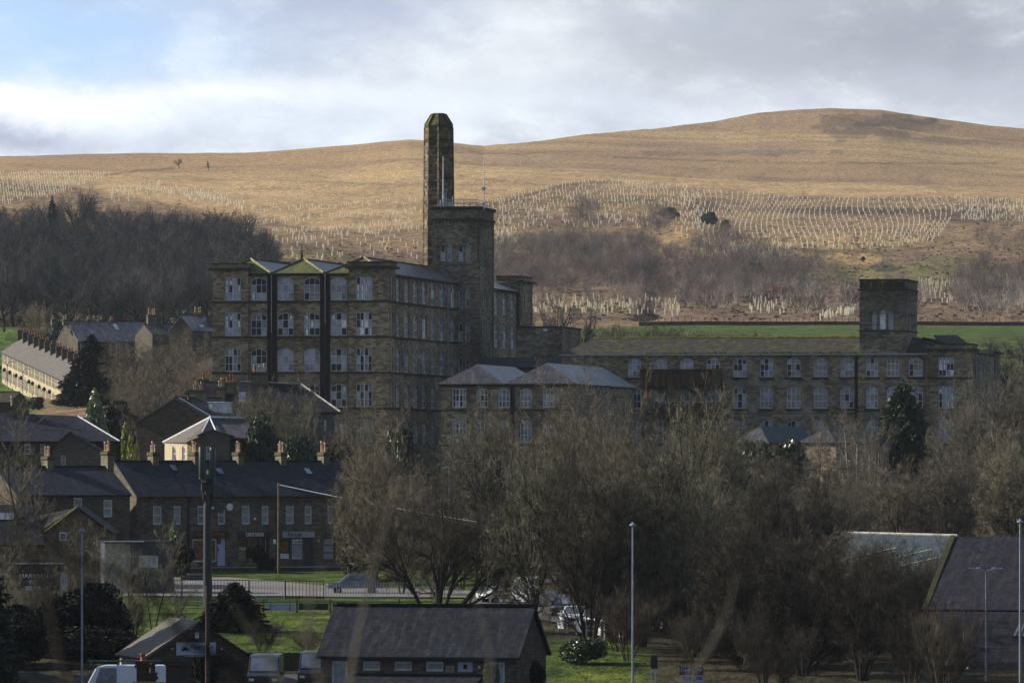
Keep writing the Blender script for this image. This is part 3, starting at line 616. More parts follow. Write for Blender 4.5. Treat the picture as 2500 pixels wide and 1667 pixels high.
# wing beyond the tower
xw=xt1-1.6; yw0=ytb-1; yw1=b.y(1262,xw); yw2=b.y(1292,xw)
ww=windows_on(b,(xw,yw0),(xw,yw1),[(1206.5,1216.5),(1227,1236.5),(1246.5,1256)],[(20.6,23.6),(16.0,19.1),(11.4,14.4)],.4,2,3,-O,rnd,vars=(3,2,3),bar=.12)
b.face((xw,yw0),(xw,yw1),base,24.1+O,ww)
ww=windows_on(b,(xw+.5,yw1),(xw+.5,yw2),[(1269.5,1273),(1277,1281)],[(20.4,23.6),(16.0,19.1)],0,1,3,-O,rnd,vars=(1,3))
b.face((xw+.5,yw1),(xw+.5,yw2),base,25.4+O,ww)
m=b.wall.mat('mill_stone'); m.poly([(xw,yw1,base),(xw+.5,yw1,base),(xw+.5,yw1,25.4+O),(xw,yw1,25.4+O)]); m.poly([(xw+.5,yw2,base),(xw-8,yw2,base),(xw-8,yw2,25.4+O),(xw+.5,yw2,25.4+O)])
m.poly([(xw-4,yw1,24+O),(xw,yw1,24+O),(xw,yw1,25.4+O),(xw-4,yw1,25.4+O)])
m.mat('moss_stone').box(xw+.1,xw+.95,yw1-.5,yw2+.4,25.4+O,25.65+O); m.mat('mill_stone').box(xw-3,xw+.45,yw1+.2,yw2-.2,25.65+O,26.2+O); m.mat('moss_stone').box(xw-3.1,xw+.55,yw1+.1,yw2-.1,26.2+O,26.35+O)
# string courses, cornices, parapets, soot-black pilasters
m=MB('moss_stone')
for i,(q0,q1) in enumerate(FL[:4]):
    z0,z1=q0-.32+O,q0-.08+O
    m.box(xl-.1,xa,-.14,-.001,z0,z1); m.box(xa+.001,xb-.001,.36,.499,z0,z1); m.box(xb,.14,-.14,-.001,z0,z1); m.box(.001,.14,0,yp,z0,z1); m.box(-.399,-.24,yp+.001,yt-.01,z0,z1)
m.mat('moss_stone').box(xl-.45,xa+.35,-.5,.45,24.85+O,25.15+O); m.mat('tower_stone').box(xl-.15,xa+.05,-.2,4.6,25.15+O,25.6+O); m.mat('moss_stone').box(xl-.25,xa+.15,-.3,4.7,25.6+O,25.75+O)
m.box(xb-.4,.5,-.5,yp+.35,25.0+O,25.3+O); m.mat('tower_stone').box(xb-.1,.15,-.2,yp+.1,25.3+O,25.75+O); m.mat('moss_stone').box(xb-.2,.25,-.3,yp+.2,25.75+O,25.9+O)
m.mat('sooty_stone').box(xa,xb,.3,.499,24.15+O,24.45+O); m.box(-.399,-.1,yp+.36,yt,24.1+O,24.4+O); m.box(xw+.001,xw+.3,yw0+.01,yw1-.5,23.8+O,24.1+O)
for (p0,p1,zb) in ((653.5,676,7.5),(782,805.5,5.0)):
    u0,u1=b.x(p0,.5),b.x(p1,.5); m.box(u0,u1,.33,.498,zb+O,24.14+O)
for px,zb in ((661.7,7),(792.7,4)): m.mat('grey_frame').tube([(b.x(px),.22,24.3+O),(b.x(px),.22,(16.8 if px<700 else 18)+O)],.055,6); m.mat('black_iron').tube([(b.x(px),.22,(16.8 if px<700 else 18)+O),(b.x(px),.22,zb+O)],.075,6)
m.mat('black_iron').tube([(-.1,yp+.3,24.2+O),(-.1,yp+.3,4+O)],.1,6); y_=b.y(1093,-.2); m.mat('galvanised').tube([(-.2,y_,24.2+O),(-.2,y_,10.5+O)],.1,6)
m.mat('black_iron').tube([(xw+.2,yw1-.2,24.3+O),(xw+.2,yw1-.2,8+O)],.22,6)
for o in w2+w5:                                       # voussoirs over the arched windows
    pass
m.build('cornice',b.root)
# roofs: hips at the front, ridges running back
def hip_bay(m,x0,x1,y0,y1,ze,zr,set_=None,front='slate_mossy_hip',side='slate_sheen',th=.18,fin_=True):
    xm=(x0+x1)/2; s_=set_ if set_ is not None else (x1-x0)*.5
    m.mat(front).slab([(x0,y0,ze),(x1,y0,ze),(xm,y0+s_,zr)],th)
    m.mat(side).slab([(x1,y0,ze),(x1,y1,ze),(xm,y1,zr),(xm,y0+s_,zr)],th); m.mat('slate_moss').slab([(x0,y1,ze),(x0,y0,ze),(xm,y0+s_,zr),(xm,y1,zr)],th)
    if fin_:
        m.mat('moss_stone').tube([(xm,y0+s_,zr+.02),(xm,y1,zr+.02)],.13,6)
        m.mat('moss_hip_stone').tube([(x1-.1,y0+.1,ze+.05),(xm,y0+s_,zr+.05)],.17,6); m.mat('slate_moss').tube([(x0+.1,y0+.1,ze+.05),(xm,y0+s_,zr+.05)],.13,6)
    m.mat('sooty_stone').poly([(x0,y1,ze),(x1,y1,ze),(xm,y1,zr-.1)])
plain('moss_hip_stone',(.22,.22,.10),.8,.6,3.0)
m=MB(); v1=b.x(662.6,.4); v2=b.x(792.7,.4); v0=v1-(v2-v1)
hip_bay(m,v0,v1,.25,yt+20,24.45+O,26.4+O); hip_bay(m,v1,v2,.25,yt+20,24.45+O,26.35+O); hip_bay(m,v2,.0,.25,yt-.3,24.4+O,26.55+O,4.5)
m.mat('slate_sheen').slab([(xw+.3,yw0,24.1+O),(xw+.3,yw1-.2,24.1+O),(xw-6,yw1-.2,26.7+O),(xw-6,yw0,26.7+O)],.18)
m.mat('slate_moss').slab([(v0,yt+20,26.2+O),(xt0,yt+20,26.2+O),(xt0,yt+1,24.4+O),(v0,yt+1,24.4+O)],.2)
m.build('roof',b.root); b.done()
MILL=b
# mill chimney stack
sx_,sy_=((1071-1250)*905/F),905.0; zz0=-4
def zr_(py): return (HR-py)*905/F
st=tag(empty('mill_chimney',(sx_,sy_,zz0)),'tall octagonal tapering stone mill chimney with moss green flat-topped cap','chimney stack')
r0=43*905/F/math.cos(R(0)); rt=34*905/F
stone('band_stone',(.30,.27,.19),(.05,.045,.035),.85,.15,.1,.42); m=MB('stack_stone'); zt0=zr_(343)-zz0; H0=zr_(308)-zz0
a0=R(-90)
def rad(z): return r0+(rt-r0)*z/H0
m.mat('stack_stone').lathe([(rad(0)*1.06,0),(rad(10),10),(rad(20),20),(rad(30),30),(rad(zt0),zt0)],0,0,8,a0)
m.mat('stack_top_stone').lathe([(rad(zt0)*1.0,zt0),(rad(H0),H0)],0,0,8,a0)
for z in np.arange(3,zt0,1.17):
    m.mat('band_stone').lathe([(rad(z)*1.0,z),(rad(z)*1.03,z+.02),(rad(z)*1.03,z+.20),(rad(z)*.99,z+.22)],0,0,8,a0)
m.mat('moss_stone').lathe([(rt*1.0,H0-.25),(rt*1.035,H0-.2),(rt*1.035,H0+.05),(rt,H0+.1)],0,0,8,a0)
m.mat('moss_stone').lathe([(rad(zt0),zt0-.1),(rad(zt0)*1.03,zt0),(rad(zt0)*1.03,zt0+.15),(rad(zt0),zt0+.2)],0,0,8,a0)
for k in range(8):                                                    # quoins up the eight arrises
    an=a0+k*math.pi/4; m.mat('stack_stone').tube([(rad(0)*1.0*math.cos(an),rad(0)*math.sin(an),1),(rad(H0)*math.cos(an),rad(H0)*math.sin(an),H0-.2)],.13,4)
m.build('shaft',st)
m=MB('stack_top_stone'); m.lathe([(rt*1.0,H0+.1),(rt*.50,zr_(279)-zz0),(rt*.42,zr_(277)-zz0)],0,0,8,a0)
for k in range(8): an=a0+k*math.pi/4; m.mat('moss_stone').tube([(rt*math.cos(an),rt*math.sin(an),H0+.1),(rt*.5*math.cos(an),rt*.5*math.sin(an),zr_(279)-zz0)],.13,4)
m.build('cap',st)
# ---------------------------------------------------------------- long mill on the right
b=Bld('long_mill','long low stone mill with mossy slate roof and square tower near its right end','mill',2372,838,-4.0,-ML)
xL=b.x(1372); EZ2=b.z(864,b.x(2000),0); 
def cz(py): return b.z(py,b.x(1950),0)
xt0=b.x(2098.5); xt1=b.x(2210.7); xpv=b.x(2265)
R1=(cz(920),cz(873)); R2=(cz(997),cz(943)); R3=(cz(1080),cz(1025)); ops=[]
rnd=random.Random(11)
for (p0,p1) in ((1533,1565),(1596,1629),(1660,1693),(1725,1757),(1790,1823),(1855,1887),(1920.5,1954),(1986,2019.6),(2051,2084),(2114.6,2144),(2164.6,2195),(2218.8,2252.4)):
    for k,(q0,q1) in enumerate((R1,R2,R3)):
        ops.append(b.op((xL,0),(xpv,0),p0,p1,q0,q1,arch=.42,cols=3,rows=3,frame='white_paint' if (rnd.random()<.35) else 'faded_frame',var=rnd.choice((0,1,1,3)),bar=.075,sillm='moss_stone'))
b.face((xL,0),(xpv,0),-1,EZ2,ops)
pv=[b.op((xpv,-.3),(0,-.3),2291,2329,q0,q1,cols=4,rows=3,double=True,frame='faded_frame',var=2,bar=.075) for (q0,q1) in (R1,R2,R3)]
b.face((xpv,-.3),(0,-.3),-1,cz(857),pv)
b.wall.poly([(xpv,0,-1),(xpv,-.3,-1),(xpv,-.3,EZ2+.6),(xpv,0,EZ2+.6)])
yS=b.y(2440,0); sd_=[]
for (p0,p1) in ((2358.5,2365),): pass
for (p0,p1) in ((2374,2378),(2383,2389),(2396,2401),(2408,2413),(2427,2430),(2432,2436)):
    for (q0,q1) in (R1,R2,R3): sd_.append(b.op((0,-.3),(0,yS),p0,p1,q0,q1,arch=.3,cols=1,rows=3,frame='faded_frame',var=1,bar=.09))
b.face((0,-.3),(0,yS),-1,cz(858),sd_)
b.wall.poly([(0,yS,-1),(-14,yS,-1),(-14,yS,cz(858)),(0,yS,cz(858))]); b.wall.poly([(xL,14,-1),(xL,0,-1),(xL,0,EZ2),(xL,14,EZ2)])
b.done()
ytb=b.y(2239,xt1); TZ=cz(683)
def tz2(py): return b.z(py,(xt0+xt1)/2,0)
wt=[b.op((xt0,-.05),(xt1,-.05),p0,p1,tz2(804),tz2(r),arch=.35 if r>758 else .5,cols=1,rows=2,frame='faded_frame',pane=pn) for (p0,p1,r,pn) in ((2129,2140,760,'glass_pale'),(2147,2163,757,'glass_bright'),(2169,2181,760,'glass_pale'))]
b.face((xt0,-.05),(xt1,-.05),EZ2-.6,TZ,wt,mat='tower_stone')
ws=[b.op((xt1,-.05),(xt1,ytb),p0,p1,tz2(806),tz2(762),arch=.3,cols=1,rows=2,frame='faded_frame',var=1) for (p0,p1) in ((2217,2220),(2223.5,2227),(2230,2233))]
b.face((xt1,-.05),(xt1,ytb),EZ2-.6,TZ,ws,mat='tower_stone')
m=b.wall.mat('tower_stone'); m.poly([(xt1,ytb,EZ2-.6),(xt0,ytb,EZ2-.6),(xt0,ytb,TZ),(xt1,ytb,TZ)]); m.poly([(xt0,ytb,EZ2-.6),(xt0,-.05,EZ2-.6),(xt0,-.05,TZ),(xt0,ytb,TZ)]); m.mat('moss_stone').poly([(xt0,-.05,TZ-.05),(xt1,-.05,TZ-.05),(xt1,ytb,TZ-.05),(xt0,ytb,TZ-.05)])
for p0,p1,e,mm in ((685,681,.14,'moss_stone'),(709,705,.2,'moss_stone'),(731,728,.14,'tower_stone'),(747,745,.07,'tower_stone'),(766,764.5,.06,'tower_stone'),(809,806,.12,'moss_stone')): m.mat(mm); ring(m,xt0,xt1,-.05,ytb,tz2(p0),tz2(p1),e)
for i in range(4): u=xt0+(xt1-xt0)*(i+.5)/4; m.mat('moss_stone').box(u-.62,u+.62,-.13,-.052,tz2(703),tz2(688))
for i in range(15): u=xt0+(xt1-xt0)*(i+.5)/15; m.mat('tower_stone').box(u-.11,u+.11,-.19,-.053,tz2(727),tz2(712))
for i in range(7): u=-.05+(ytb+.05)*(i+.5)/7; m.box(xt1+.002,xt1+.15,u-.2,u+.2,tz2(727),tz2(712)); m.box(xt1+.001,xt1+.1,u-.3,u+.3,tz2(703),tz2(687))
for u in (xt0+.3,xt1-.3): m.box(u-.28,u+.28,-.15,-.054,tz2(860),tz2(732))
b.wall.build('bell_tower',b.root); b.wall=MB()
m=MB('moss_stone')
for (q0,_) in (R1,):
    for o in ops:
        pass
done_=set()
for o in ops:
    m.mat('moss_stone').box(xL+o['t0']-.2,xL+o['t1']+.2,-.2,-.002,o['z0']-.28,o['z0']-.04)
m.box(xpv-.01,.12,-.45,-.302,R1[0]-.3,R1[0]-.08)
m.mat('mill_stone').box(xL,xt0-.3,-.12,-.001,R2[0]-.55,R2[0]-.33)
m.mat('sooty_stone').box(b.x(2087.5),b.x(2094),-.16,-.003,0,EZ2-.3); m.mat('mill_stone').box(b.x(2262),b.x(2267),-.42,-.303,0,EZ2-.3)
m.mat('grey_frame').box(xL-.3,xpv-.01,-.45,-.17,EZ2-.15,EZ2+.05)
m.mat('moss_stone').box(xpv-.35,.4,-.7,5.5,cz(857),cz(852)); m.mat('tower_stone').box(xpv-.1,.12,-.4,5.2,cz(852),cz(843)); m.mat('moss_stone').box(xpv-.2,.2,-.5,5.3,cz(843),cz(840))
m.box(-.05,.6,yS-6,yS+.4,cz(857),cz(853)); m.mat('tower_stone').box(-3,.2,yS-5.5,yS,cz(853),cz(848))
for px in (2381,2407): y_=b.y(px,0); m.mat('galvanised').tube([(.18,y_,cz(862)),(.18,y_,-1)],.09,6)
m.build('cornice',b.root)
m=MB(); zr=cz(824)+.12; HW=6.5
m.mat('slate_brown').slab([(xL-.3,-.4,EZ2),(xt0-.02,-.4,EZ2),(xt0-.02,HW,zr),(xL+3,HW,zr)],.18); m.slab([(xt1+.02,-.05,EZ2),(-4,-.05,EZ2),(-6,HW,zr-.2),(xt1+.02,HW,zr)],.18)
m.mat('slate_dark').slab([(xL-.3,-.4,EZ2),(xL+3,HW,zr),(xL-.3,2*HW,EZ2)],.18); m.slab([(xL-.3,2*HW+.3,EZ2),(xL+3,HW,zr),(-6,HW,zr-.2),(0,2*HW,EZ2)],.18)
m.slab([(.2,5.6,EZ2+.2),(.2,yS-6,EZ2+.2),(-7,yS-6,zr),(-7,5.6,zr)],.18)
m.mat('slate_moss').slab([(-4,5.2,EZ2+.6),(.0,5.2,EZ2+.6),(-3,9,zr+.3),(-6,9,zr+.3)],.18)
m.mat('moss_verge').tube([(xL+3,HW,zr+.03),(xt0,HW,zr+.03)],.14,6) if 'moss_verge' in MATS else None
plain('moss_verge',(.17,.20,.04),.9,.5,1.5,.1)
m.mat('moss_verge').tube([(xL+3,HW,zr+.03),(xt0,HW,zr+.03)],.15,6)
rr=random.Random(3); u=xL+11
while u<xt0-.5:
    l=rr.uniform(.3,1.4); h=rr.uniform(.06,.17); m.mat('moss_verge').box(u,min(u+l,xt0-.4),-.42,.25+rr.random()*.6,EZ2+.02,EZ2+h+.1); u+=l+rr.uniform(.02,.5)
m.build('roof',b.root)
# rusty enclosed gantries on the front
for (p0,p1,r0,r1,nm) in ((1562,1757,902,943,'upper'),(1600,1757,985,1018,'lower')):
    m=MB('sheet_rust'); u0,u1=b.x(p0,-2.2),b.x(p1,-2.2); z0,z1=b.z(r1,u0,-2.2),b.z(r0,u0,-2.2)
    m.box(u0,u1-1.0,-2.2,-.01,z0,z1); m.mat('yellow_stone').box(u1-1.0,u1,-2.22,-.01,z0-.02,z1+.1) if 'yellow_stone' in MATS else None
    if 'yellow_stone' not in MATS: stone('yellow_stone',(.15,.125,.06),(.10,.085,.045),.6,.3,.3); m.mat('yellow_stone').box(u1-1.0,u1,-2.22,-.01,z0-.02,z1+.1)
    m.mat('dark_timber').box(u0,u1-1,-2.28,-2.2,z1-.14,z1+.05); m.box(u0,u1-1,-2.28,-2.2,z0-.05,z0+.1)
    k=u0+.3
    while k<u1-1.4: m.mat('sheet_rust').box(k,k+.1,-2.26,-2.2,z0+.1,z1-.14); k+=1.15
    m.mat('dark_timber').box(u0+.2,u1-1.2,-2.0,-.02,z0-.35,z0-.05)
    m.build('gantry',b.root)
# dark stone blocks and sheds between the mills
b=Bld('boiler_house','plain flat-topped dark stone block between the tall mill and the long mill','building',1372,880,-3,-ML)
x0=b.x(1262); m=MB('tower_stone'); zz=b.z(800,0,0); m.mat('tower_stone').box(x0,0,0,14,-2,zz); m.mat('moss_stone').box(x0-.1,.1,-.12,14.1,zz,zz+.2)
for k in range(6): m.mat('tower_stone').box(-1.6+k*.28,-1.5+k*.28,-.12,-.002,-2,zz)
m.build('wall',b.root)
MB('white_metal').box(-2.5,-2.0,-.3,-.002,zz-.5,zz-.1).build('flood_light',b.root)
b=Bld('weaving_shed','low dark shed with slate roof and blue-grey corrugated end, behind the two-gabled block','shed',1560,856,-3,-ML)
x0=b.x(1165); ze=b.z(897,b.x(1360),0); zr=b.z(872,b.x(1360),6); m=MB('sheet_blue_grey'); m.box(x0,0,0,9,-2,ze-.05); m.build('wall',b.root)
m=MB('slate_dark'); m.slab([(x0-.3,-.3,ze),(.3,-.3,ze),(-1.2,6,zr),(x0-.3,6,zr)],.18); m.slab([(x0-.3,12,ze),(-.2,12,ze),(-1.2,6,zr),(x0-.3,6,zr)],.18); m.slab([(.3,-.3,ze),(.3,12,ze),(-1.2,6,zr)],.18); m.build('roof',b.root)
# two-gabled block in front
b=Bld('two_gabled_block','stone mill block with two hipped silvery roofs in front of the stair tower','building',1402,792,-6,-ML)
x0=b.x(1077); L_=42; ze=b.z(937,b.x(1240),0); ops=[]
def bz(py): return b.z(py,b.x(1150),0)
for (p0,p1,dbl) in ((1104,1138,True),(1163,1191.5,False),(1216,1244.5,False),(1269.5,1297.5,False),(1325,1353,False)):
    for (r0,r1) in ((948,995),(1027,1080),(1113,1150)): ops.append(b.op((x0,0),(0,0),p0,p1,bz(r1),bz(r0),arch=0 if dbl else .3,cols=4 if dbl else 3,rows=3,double=dbl,frame='white_paint',var=rnd.choice((0,1)),bar=.085))
b.face((x0,0),(0,0),-1,ze-.05,ops,mat='mill_stone'); b.face((0,0),(0,L_),-1,ze-.05); b.wall.mat('mill_stone').poly([(x0,L_,-1),(x0,0,-1),(x0,0,ze),(x0,L_,ze)]); b.done()
m=MB('sooty_stone').box(x0-.25,.2,-.3,-.001,ze-.3,ze-.06); m.mat('moss_stone').box(x0-.05,.1,-.12,-.002,bz(1002),bz(999)); m.box(x0-.05,.1,-.12,-.002,bz(1088),bz(1085)); m.mat('sooty_stone').box(b.x(1246),b.x(1256),-.2,-.003,bz(1080),ze-.35); m.build('cornice',b.root)
m=MB(); xm=b.x(1231.6); hip_bay(m,x0-.4,xm,-.35,L_-14,ze,bz(893)+.25,3.8,'slate_hip_grey','slate_sheen',fin_=False); hip_bay(m,xm,.35,-.35,L_,ze,bz(893)+.4,4.3,'slate_hip_grey','slate_sheen',fin_=False); m.build('roof',b.root)
# small hipped shed with teal roof by the long mill
b=Bld('teal_roofed_shed','low shed with slate hips and teal sheet slopes in front of the long mill','shed',1875,792,-6,-35)
x0=b.x(1790); x2=b.x(1946); x3=b.x(2045); ze=b.z(1081,-2,0); zr=b.z(1040,b.x(1850),3); MB('mill_stone').box(x0+.2,-.2,0,10.8,-1,ze-.05).build('wall',b.root); MB('mill_stone').box(x2+.2,x3-.2,0,12,-1,ze-.05).build('wall',b.root)
xm=0; m=MB(); hip_bay(m,x0,.3,-.3,11,ze,zr,2.2,'slate_hip_grey','sheet_teal',fin_=False); hip_bay(m,x2,x3,-.3,12,ze,zr-.3,2.6,'slate_hip_grey','sheet_teal',fin_=False)
m.build('roof',b.root)

# ---------------------------------------------------------------- houses
def house(b,x0,x1,dep,zb,ze,zr,wall='shop_stone',roof='slate_blue',axis='x',ov=.3,ops=(),sops=(),left=True,right=True,th=.14,lops=()):
    """two-pitch house; axis x: ridge along the front, axis y: gable to the front"""
    H=dep/2; b.face((x0,0),(x1,0),zb,ze,list(ops),mat=wall); b.face((x1,0),(x1,dep),zb,ze,list(sops),mat=wall); b.face((x0,dep),(x0,0),zb,ze,list(lops),mat=wall)
    m=b.wall.mat(wall); m.poly([(x1,dep,zb),(x0,dep,zb),(x0,dep,ze),(x1,dep,ze)]); r=MB(roof); xm=(x0+x1)/2
    if axis=='x':
        m.poly([(x1,0,ze),(x1,dep,ze),(x1,H,zr-.05)]); m.poly([(x0,dep,ze),(x0,0,ze),(x0,H,zr-.05)]); k=(zr-ze)/H*ov; o1=ov*.3
        r.slab([(x0-o1,-ov,ze-k+.1),(x1+o1,-ov,ze-k+.1),(x1+o1,H,zr+.1),(x0-o1,H,zr+.1)],th); r.slab([(x0-o1,dep+ov,ze-k+.1),(x1+o1,dep+ov,ze-k+.1),(x1+o1,H+.002,zr+.1),(x0-o1,H+.002,zr+.1)],th)
        r.mat('slate_dark').tube([(x0-o1,H,zr+.13),(x1+o1,H,zr+.13)],.09,6)
    else:
        k=(zr-ze)/(xm-x0)*ov; m.poly([(x0,0,ze),(x1,0,ze),(xm,0,zr-.05)]); m.poly([(x1,dep,ze),(x0,dep,ze),(xm,dep,zr-.05)])
        r.slab([(x1+ov,-ov*.5,ze-k+.1),(x1+ov,dep,ze-k+.1),(xm,dep,zr+.1),(xm,-ov*.5,zr+.1)],th); r.slab([(x0-ov,-ov*.5,ze-k+.1),(x0-ov,dep,ze-k+.1),(xm+.002,dep,zr+.1),(xm+.002,-ov*.5,zr+.1)],th)
        r.mat('slate_dark').tube([(xm,-ov*.5,zr+.13),(xm,dep,zr+.13)],.09,6)
    r.build('roof',b.root); b.done()
def skylight(b,x,y,z,w,l,pitch,pane='glass_pale'):
    f=MB('black_iron').box(-w/2,w/2,-l/2,l/2,.0,.06); o=f.build('roof_window',b.root); o.location=(x,y,z); o.rotation_euler=(pitch,0,0)
    p=MB(pane).box(-w/2+.08,w/2-.08,-l/2+.08,l/2-.08,.061,.085).build('pane',o)
# --- terrace of shops (each its own building)
SR=27; s0=Bld('tmp','','',333,610,-9.9,SR); bnds=[333,457,565,675,778,935]; xs_=[s0.x(p) for p in bnds]
def zs(py,px): return (HR-py)*s0.wor(s0.x(px),0).y/F
bpy.data.objects.remove(s0.root)
SHOP=['end stone house of the shop terrace with two sash windows and no shop sign','stone shop with white door and white framed window under a brown sign','stone shop under a dark brown sign with white capital letters',
      'stone takeaway shop with pale grey sign and navy door','last stone shop of the terrace with pale shutter, behind a bare tree']
UW=[[(373.7,396),(424.5,442.5)],[(483,500.5),(532,551)],[(590.7,611),(639.6,656.8)],[(698,718.5),(744.4,762)],[(800,815),(856,868)]]
CH=[[364],[],[583],[],[]]
shops=[]
for i in range(5):
    d_=s0.wor(xs_[i],0); px_=bnds[i]; b=Bld('stone_shop' if i else 'stone_house',SHOP[i],'shop' if i else 'house',px_,d_.y,d_.z-.3+0*0,SR,'stone shops and houses of the terrace'); O=-b.o.z
    x1=xs_[i+1]-xs_[i]-.004; ze=zs(1209,480)+O; zr=zs(1131,400)+O+.1; ops=[]; zf=-9.62+O
    for (p0,p1) in UW[i]: ops.append(b.op((0,0),(x1,0),p0,p1,zs(1279,600)+O,zs(1234,600)+O,cols=1,rows=2,frame='white_paint',pane=('net_curtain' if i!=1 else 'glass'),bar=.09,sillm='shop_stone'))
    if i==1:
        ops.append(b.op((0,0),(x1,0),470,530,zs(1371,500)+O,zs(1315,500)+O,cols=2,rows=1,frame='white_paint',pane='interior_gold',bar=.09,name='shop_window'))
        ops.append(b.op((0,0),(x1,0),530.6,551,zf,zs(1313,540)+O,nowin=True))
    if i==2:
        ops.append(b.op((0,0),(x1,0),580,606,zs(1372,590)+O,zs(1329,590)+O,cols=1,rows=1,frame='shop_brown',pane='interior_tan',bar=.09,name='shop_window')); ops.append(b.op((0,0),(x1,0),607.5,632,zs(1372,620)+O,zs(1329,620)+O,cols=1,rows=1,frame='shop_brown',pane='interior_tan',bar=.09,name='shop_window'))
        ops.append(b.op((0,0),(x1,0),581,604,zs(1326,590)+O,zs(1316,590)+O,cols=1,rows=1,frame='shop_brown',pane='interior_gold',bar=.08,name='fanlight')); ops.append(b.op((0,0),(x1,0),609,632,zs(1326,620)+O,zs(1316,620)+O,cols=1,rows=1,frame='shop_brown',pane='interior_gold',bar=.08,name='fanlight'))
        ops.append(b.op((0,0),(x1,0),640,658,zf,zs(1314,650)+O,nowin=True))
    if i==3:
        ops.append(b.op((0,0),(x1,0),684.5,709,zs(1364,700)+O,zs(1316,700)+O,cols=1,rows=3,frame='shop_brown',pane='interior_gold',bar=.09,name='shop_window')); ops.append(b.op((0,0),(x1,0),713,739.5,zs(1364,700)+O,zs(1315,700)+O,cols=1,rows=1,frame='faded_frame',pane='sign_grey',bar=.09,name='shop_window'))
        ops.append(b.op((0,0),(x1,0),742,763,zf,zs(1313,750)+O,nowin=True))
    if i==4:
        ops.append(b.op((0,0),(x1,0),789,819,zs(1367,800)+O,zs(1312,800)+O,cols=1,rows=3,frame='shop_brown',pane='sign_grey',bar=.08,name='shop_window')); ops.append(b.op((0,0),(x1,0),823,840,zs(1367,800)+O,zs(1312,800)+O,cols=1,rows=2,frame='shop_brown',pane='glass_dark',bar=.08,name='shop_window'))
    house(b,0,x1,10,-1.5,ze,zr,'shop_stone','slate_blue','x',.3,ops)
    m=MB('cream_corbel') if 'cream_corbel' in MATS else None
    if m is None: stone('cream_corbel',(.22,.16,.085),(.16,.12,.07),.3,.1,.1,.3); m=MB('cream_corbel')
    m.box(0.02,x1-.02,-.06,-.002,ze-.42,ze-.12); k=.3
    m.mat('dark_timber').box(0,x1,-.42,-.3,ze-.22,ze-.08)
    while k<x1: m.mat('dark_timber').box(k,k+.12,-.2,-.062,ze-.3,ze-.12); k+=.95
    m.build('cornice',b.root)
    m=MB('black_iron').tube([(.12,-.12,ze-.2),(.12,-.12,zf)],.09,6).build('downpipe',b.root) if i in(1,3) else None
    def sg(p0,p1,r0,r1,mat,nm='shop_sign',e=.14):
        u0,u1=b.x(p0),b.x(p1); z0=zs(r1,(p0+p1)/2)+O; z1=zs(r0,(p0+p1)/2)+O; o=MB(mat).box(u0,u1,-e,-.01,z0,z1).build(nm,b.root); return o,(u0+u1)/2,(z0+z1)/2
    def dr(p0,p1,r0,mat,nm='door'):
        u0,u1=b.x(p0),b.x(p1); z1=zs(r0,(p0+p1)/2)+O; m=MB(mat).box(u0+.01,u1-.01,.1,.16,zf,z1-.01)
        m.mat('faded_frame' if mat!='navy_paint' else 'navy_paint').box((u0+u1)/2-.02,(u0+u1)/2+.02,.09,.099,zf,z1-.05); o=m.build(nm,b.root); return o,u0,u1,z1
    if i==1:
        o,cx,cz_=sg(472,557,1295,1313,'shop_brown'); text_mesh('MARC MICHAELS',.42,'orange_lettering','lettering',o,(cx-.1,-.15,cz_),0,width=2.75)
        o,u0,u1,z1=dr(530.6,551,1313,'lilac_paint'); MB('navy_paint').box(u0+.05,u0+.42,.08,.0995,z1-.55,z1-.08).build('pane',o); MB('navy_paint').box(u0+.08,u0+.17,.07,.0995,zf+1.3,zf+1.75).build('letter_box',o)
        for (r,p0,p1) in ((1335,478,496),(1336,478,496),(1354,480,492),(1358,480,495),(1363,480,495)):   # gilt lines lettered on the glass
            MB('orange_lettering').box(b.x(p0),b.x(p1),.10,.12,zs(r,485)+O,zs(r-1.2,485)+O).build('lettering',b.root)
        MB('white_metal').tube([(b.x(553),-.7,zs(1237,553)+O),(b.x(553),-.75,zs(1237,553)+O)],.34,12).build('satellite_dish',b.root)
    if i==2:
        o,cx,cz_=sg(579,662,1297,1313,'shop_brown'); text_mesh('CARYS DIXON',.5,'white_lettering','lettering',o,(cx+.0,-.15,cz_+.02),0,bold=.012,width=1.85)
        dr(640,658,1314,'dark_timber'); text_mesh('CARYS DIXON',.16,'white_lettering','lettering',b.root,(b.x(592),.09,zs(1339,590)+O),0,bold=.004,width=.7)
        MB('white_metal').tube([(b.x(619),-.3,zs(1266,619)+O),(b.x(619),-.34,zs(1266,619)+O)],.12,10).build('alarm_box',b.root)
    if i==3:
        o,cx,cz_=sg(688,767,1297,1311.5,'sign_grey'); text_mesh('Fu Lin',.55,'blue_lettering','lettering',o,(b.x(718.5),-.15,cz_),0,bold=.012,width=1.4)
        for r in (1300,1304,1308): MB('faded_frame').box(b.x(741),b.x(764),-.16,-.141,zs(r+.6,750)+O,zs(r-.3,750)+O).build('lettering',o)
        dr(742,763,1313,'navy_paint'); o,cx,cz_=sg(715,738,1316,1326,'white_paint','shop_sign',-.1); 
        bpy.data.objects.remove(o); o=MB('white_paint').box(b.x(715),b.x(738),.06,.1,zs(1326,720)+O,zs(1316,720)+O).build('shop_sign',b.root); text_mesh('FU LIN',.2,'black_iron','lettering',o,(b.x(728),.05,zs(1322,720)+O),0,bold=.01,width=.65)
        MB('white_paint').box(b.x(685),b.x(706),.05,.1,zs(1363,700)+O,zs(1351,700)+O).build('notice',b.root)
        MB('yellow_paint').box(b.x(776),b.x(779.5),-.06,-.001,zs(1323,775)+O,zs(1316,775)+O).build('alarm_box',b.root)
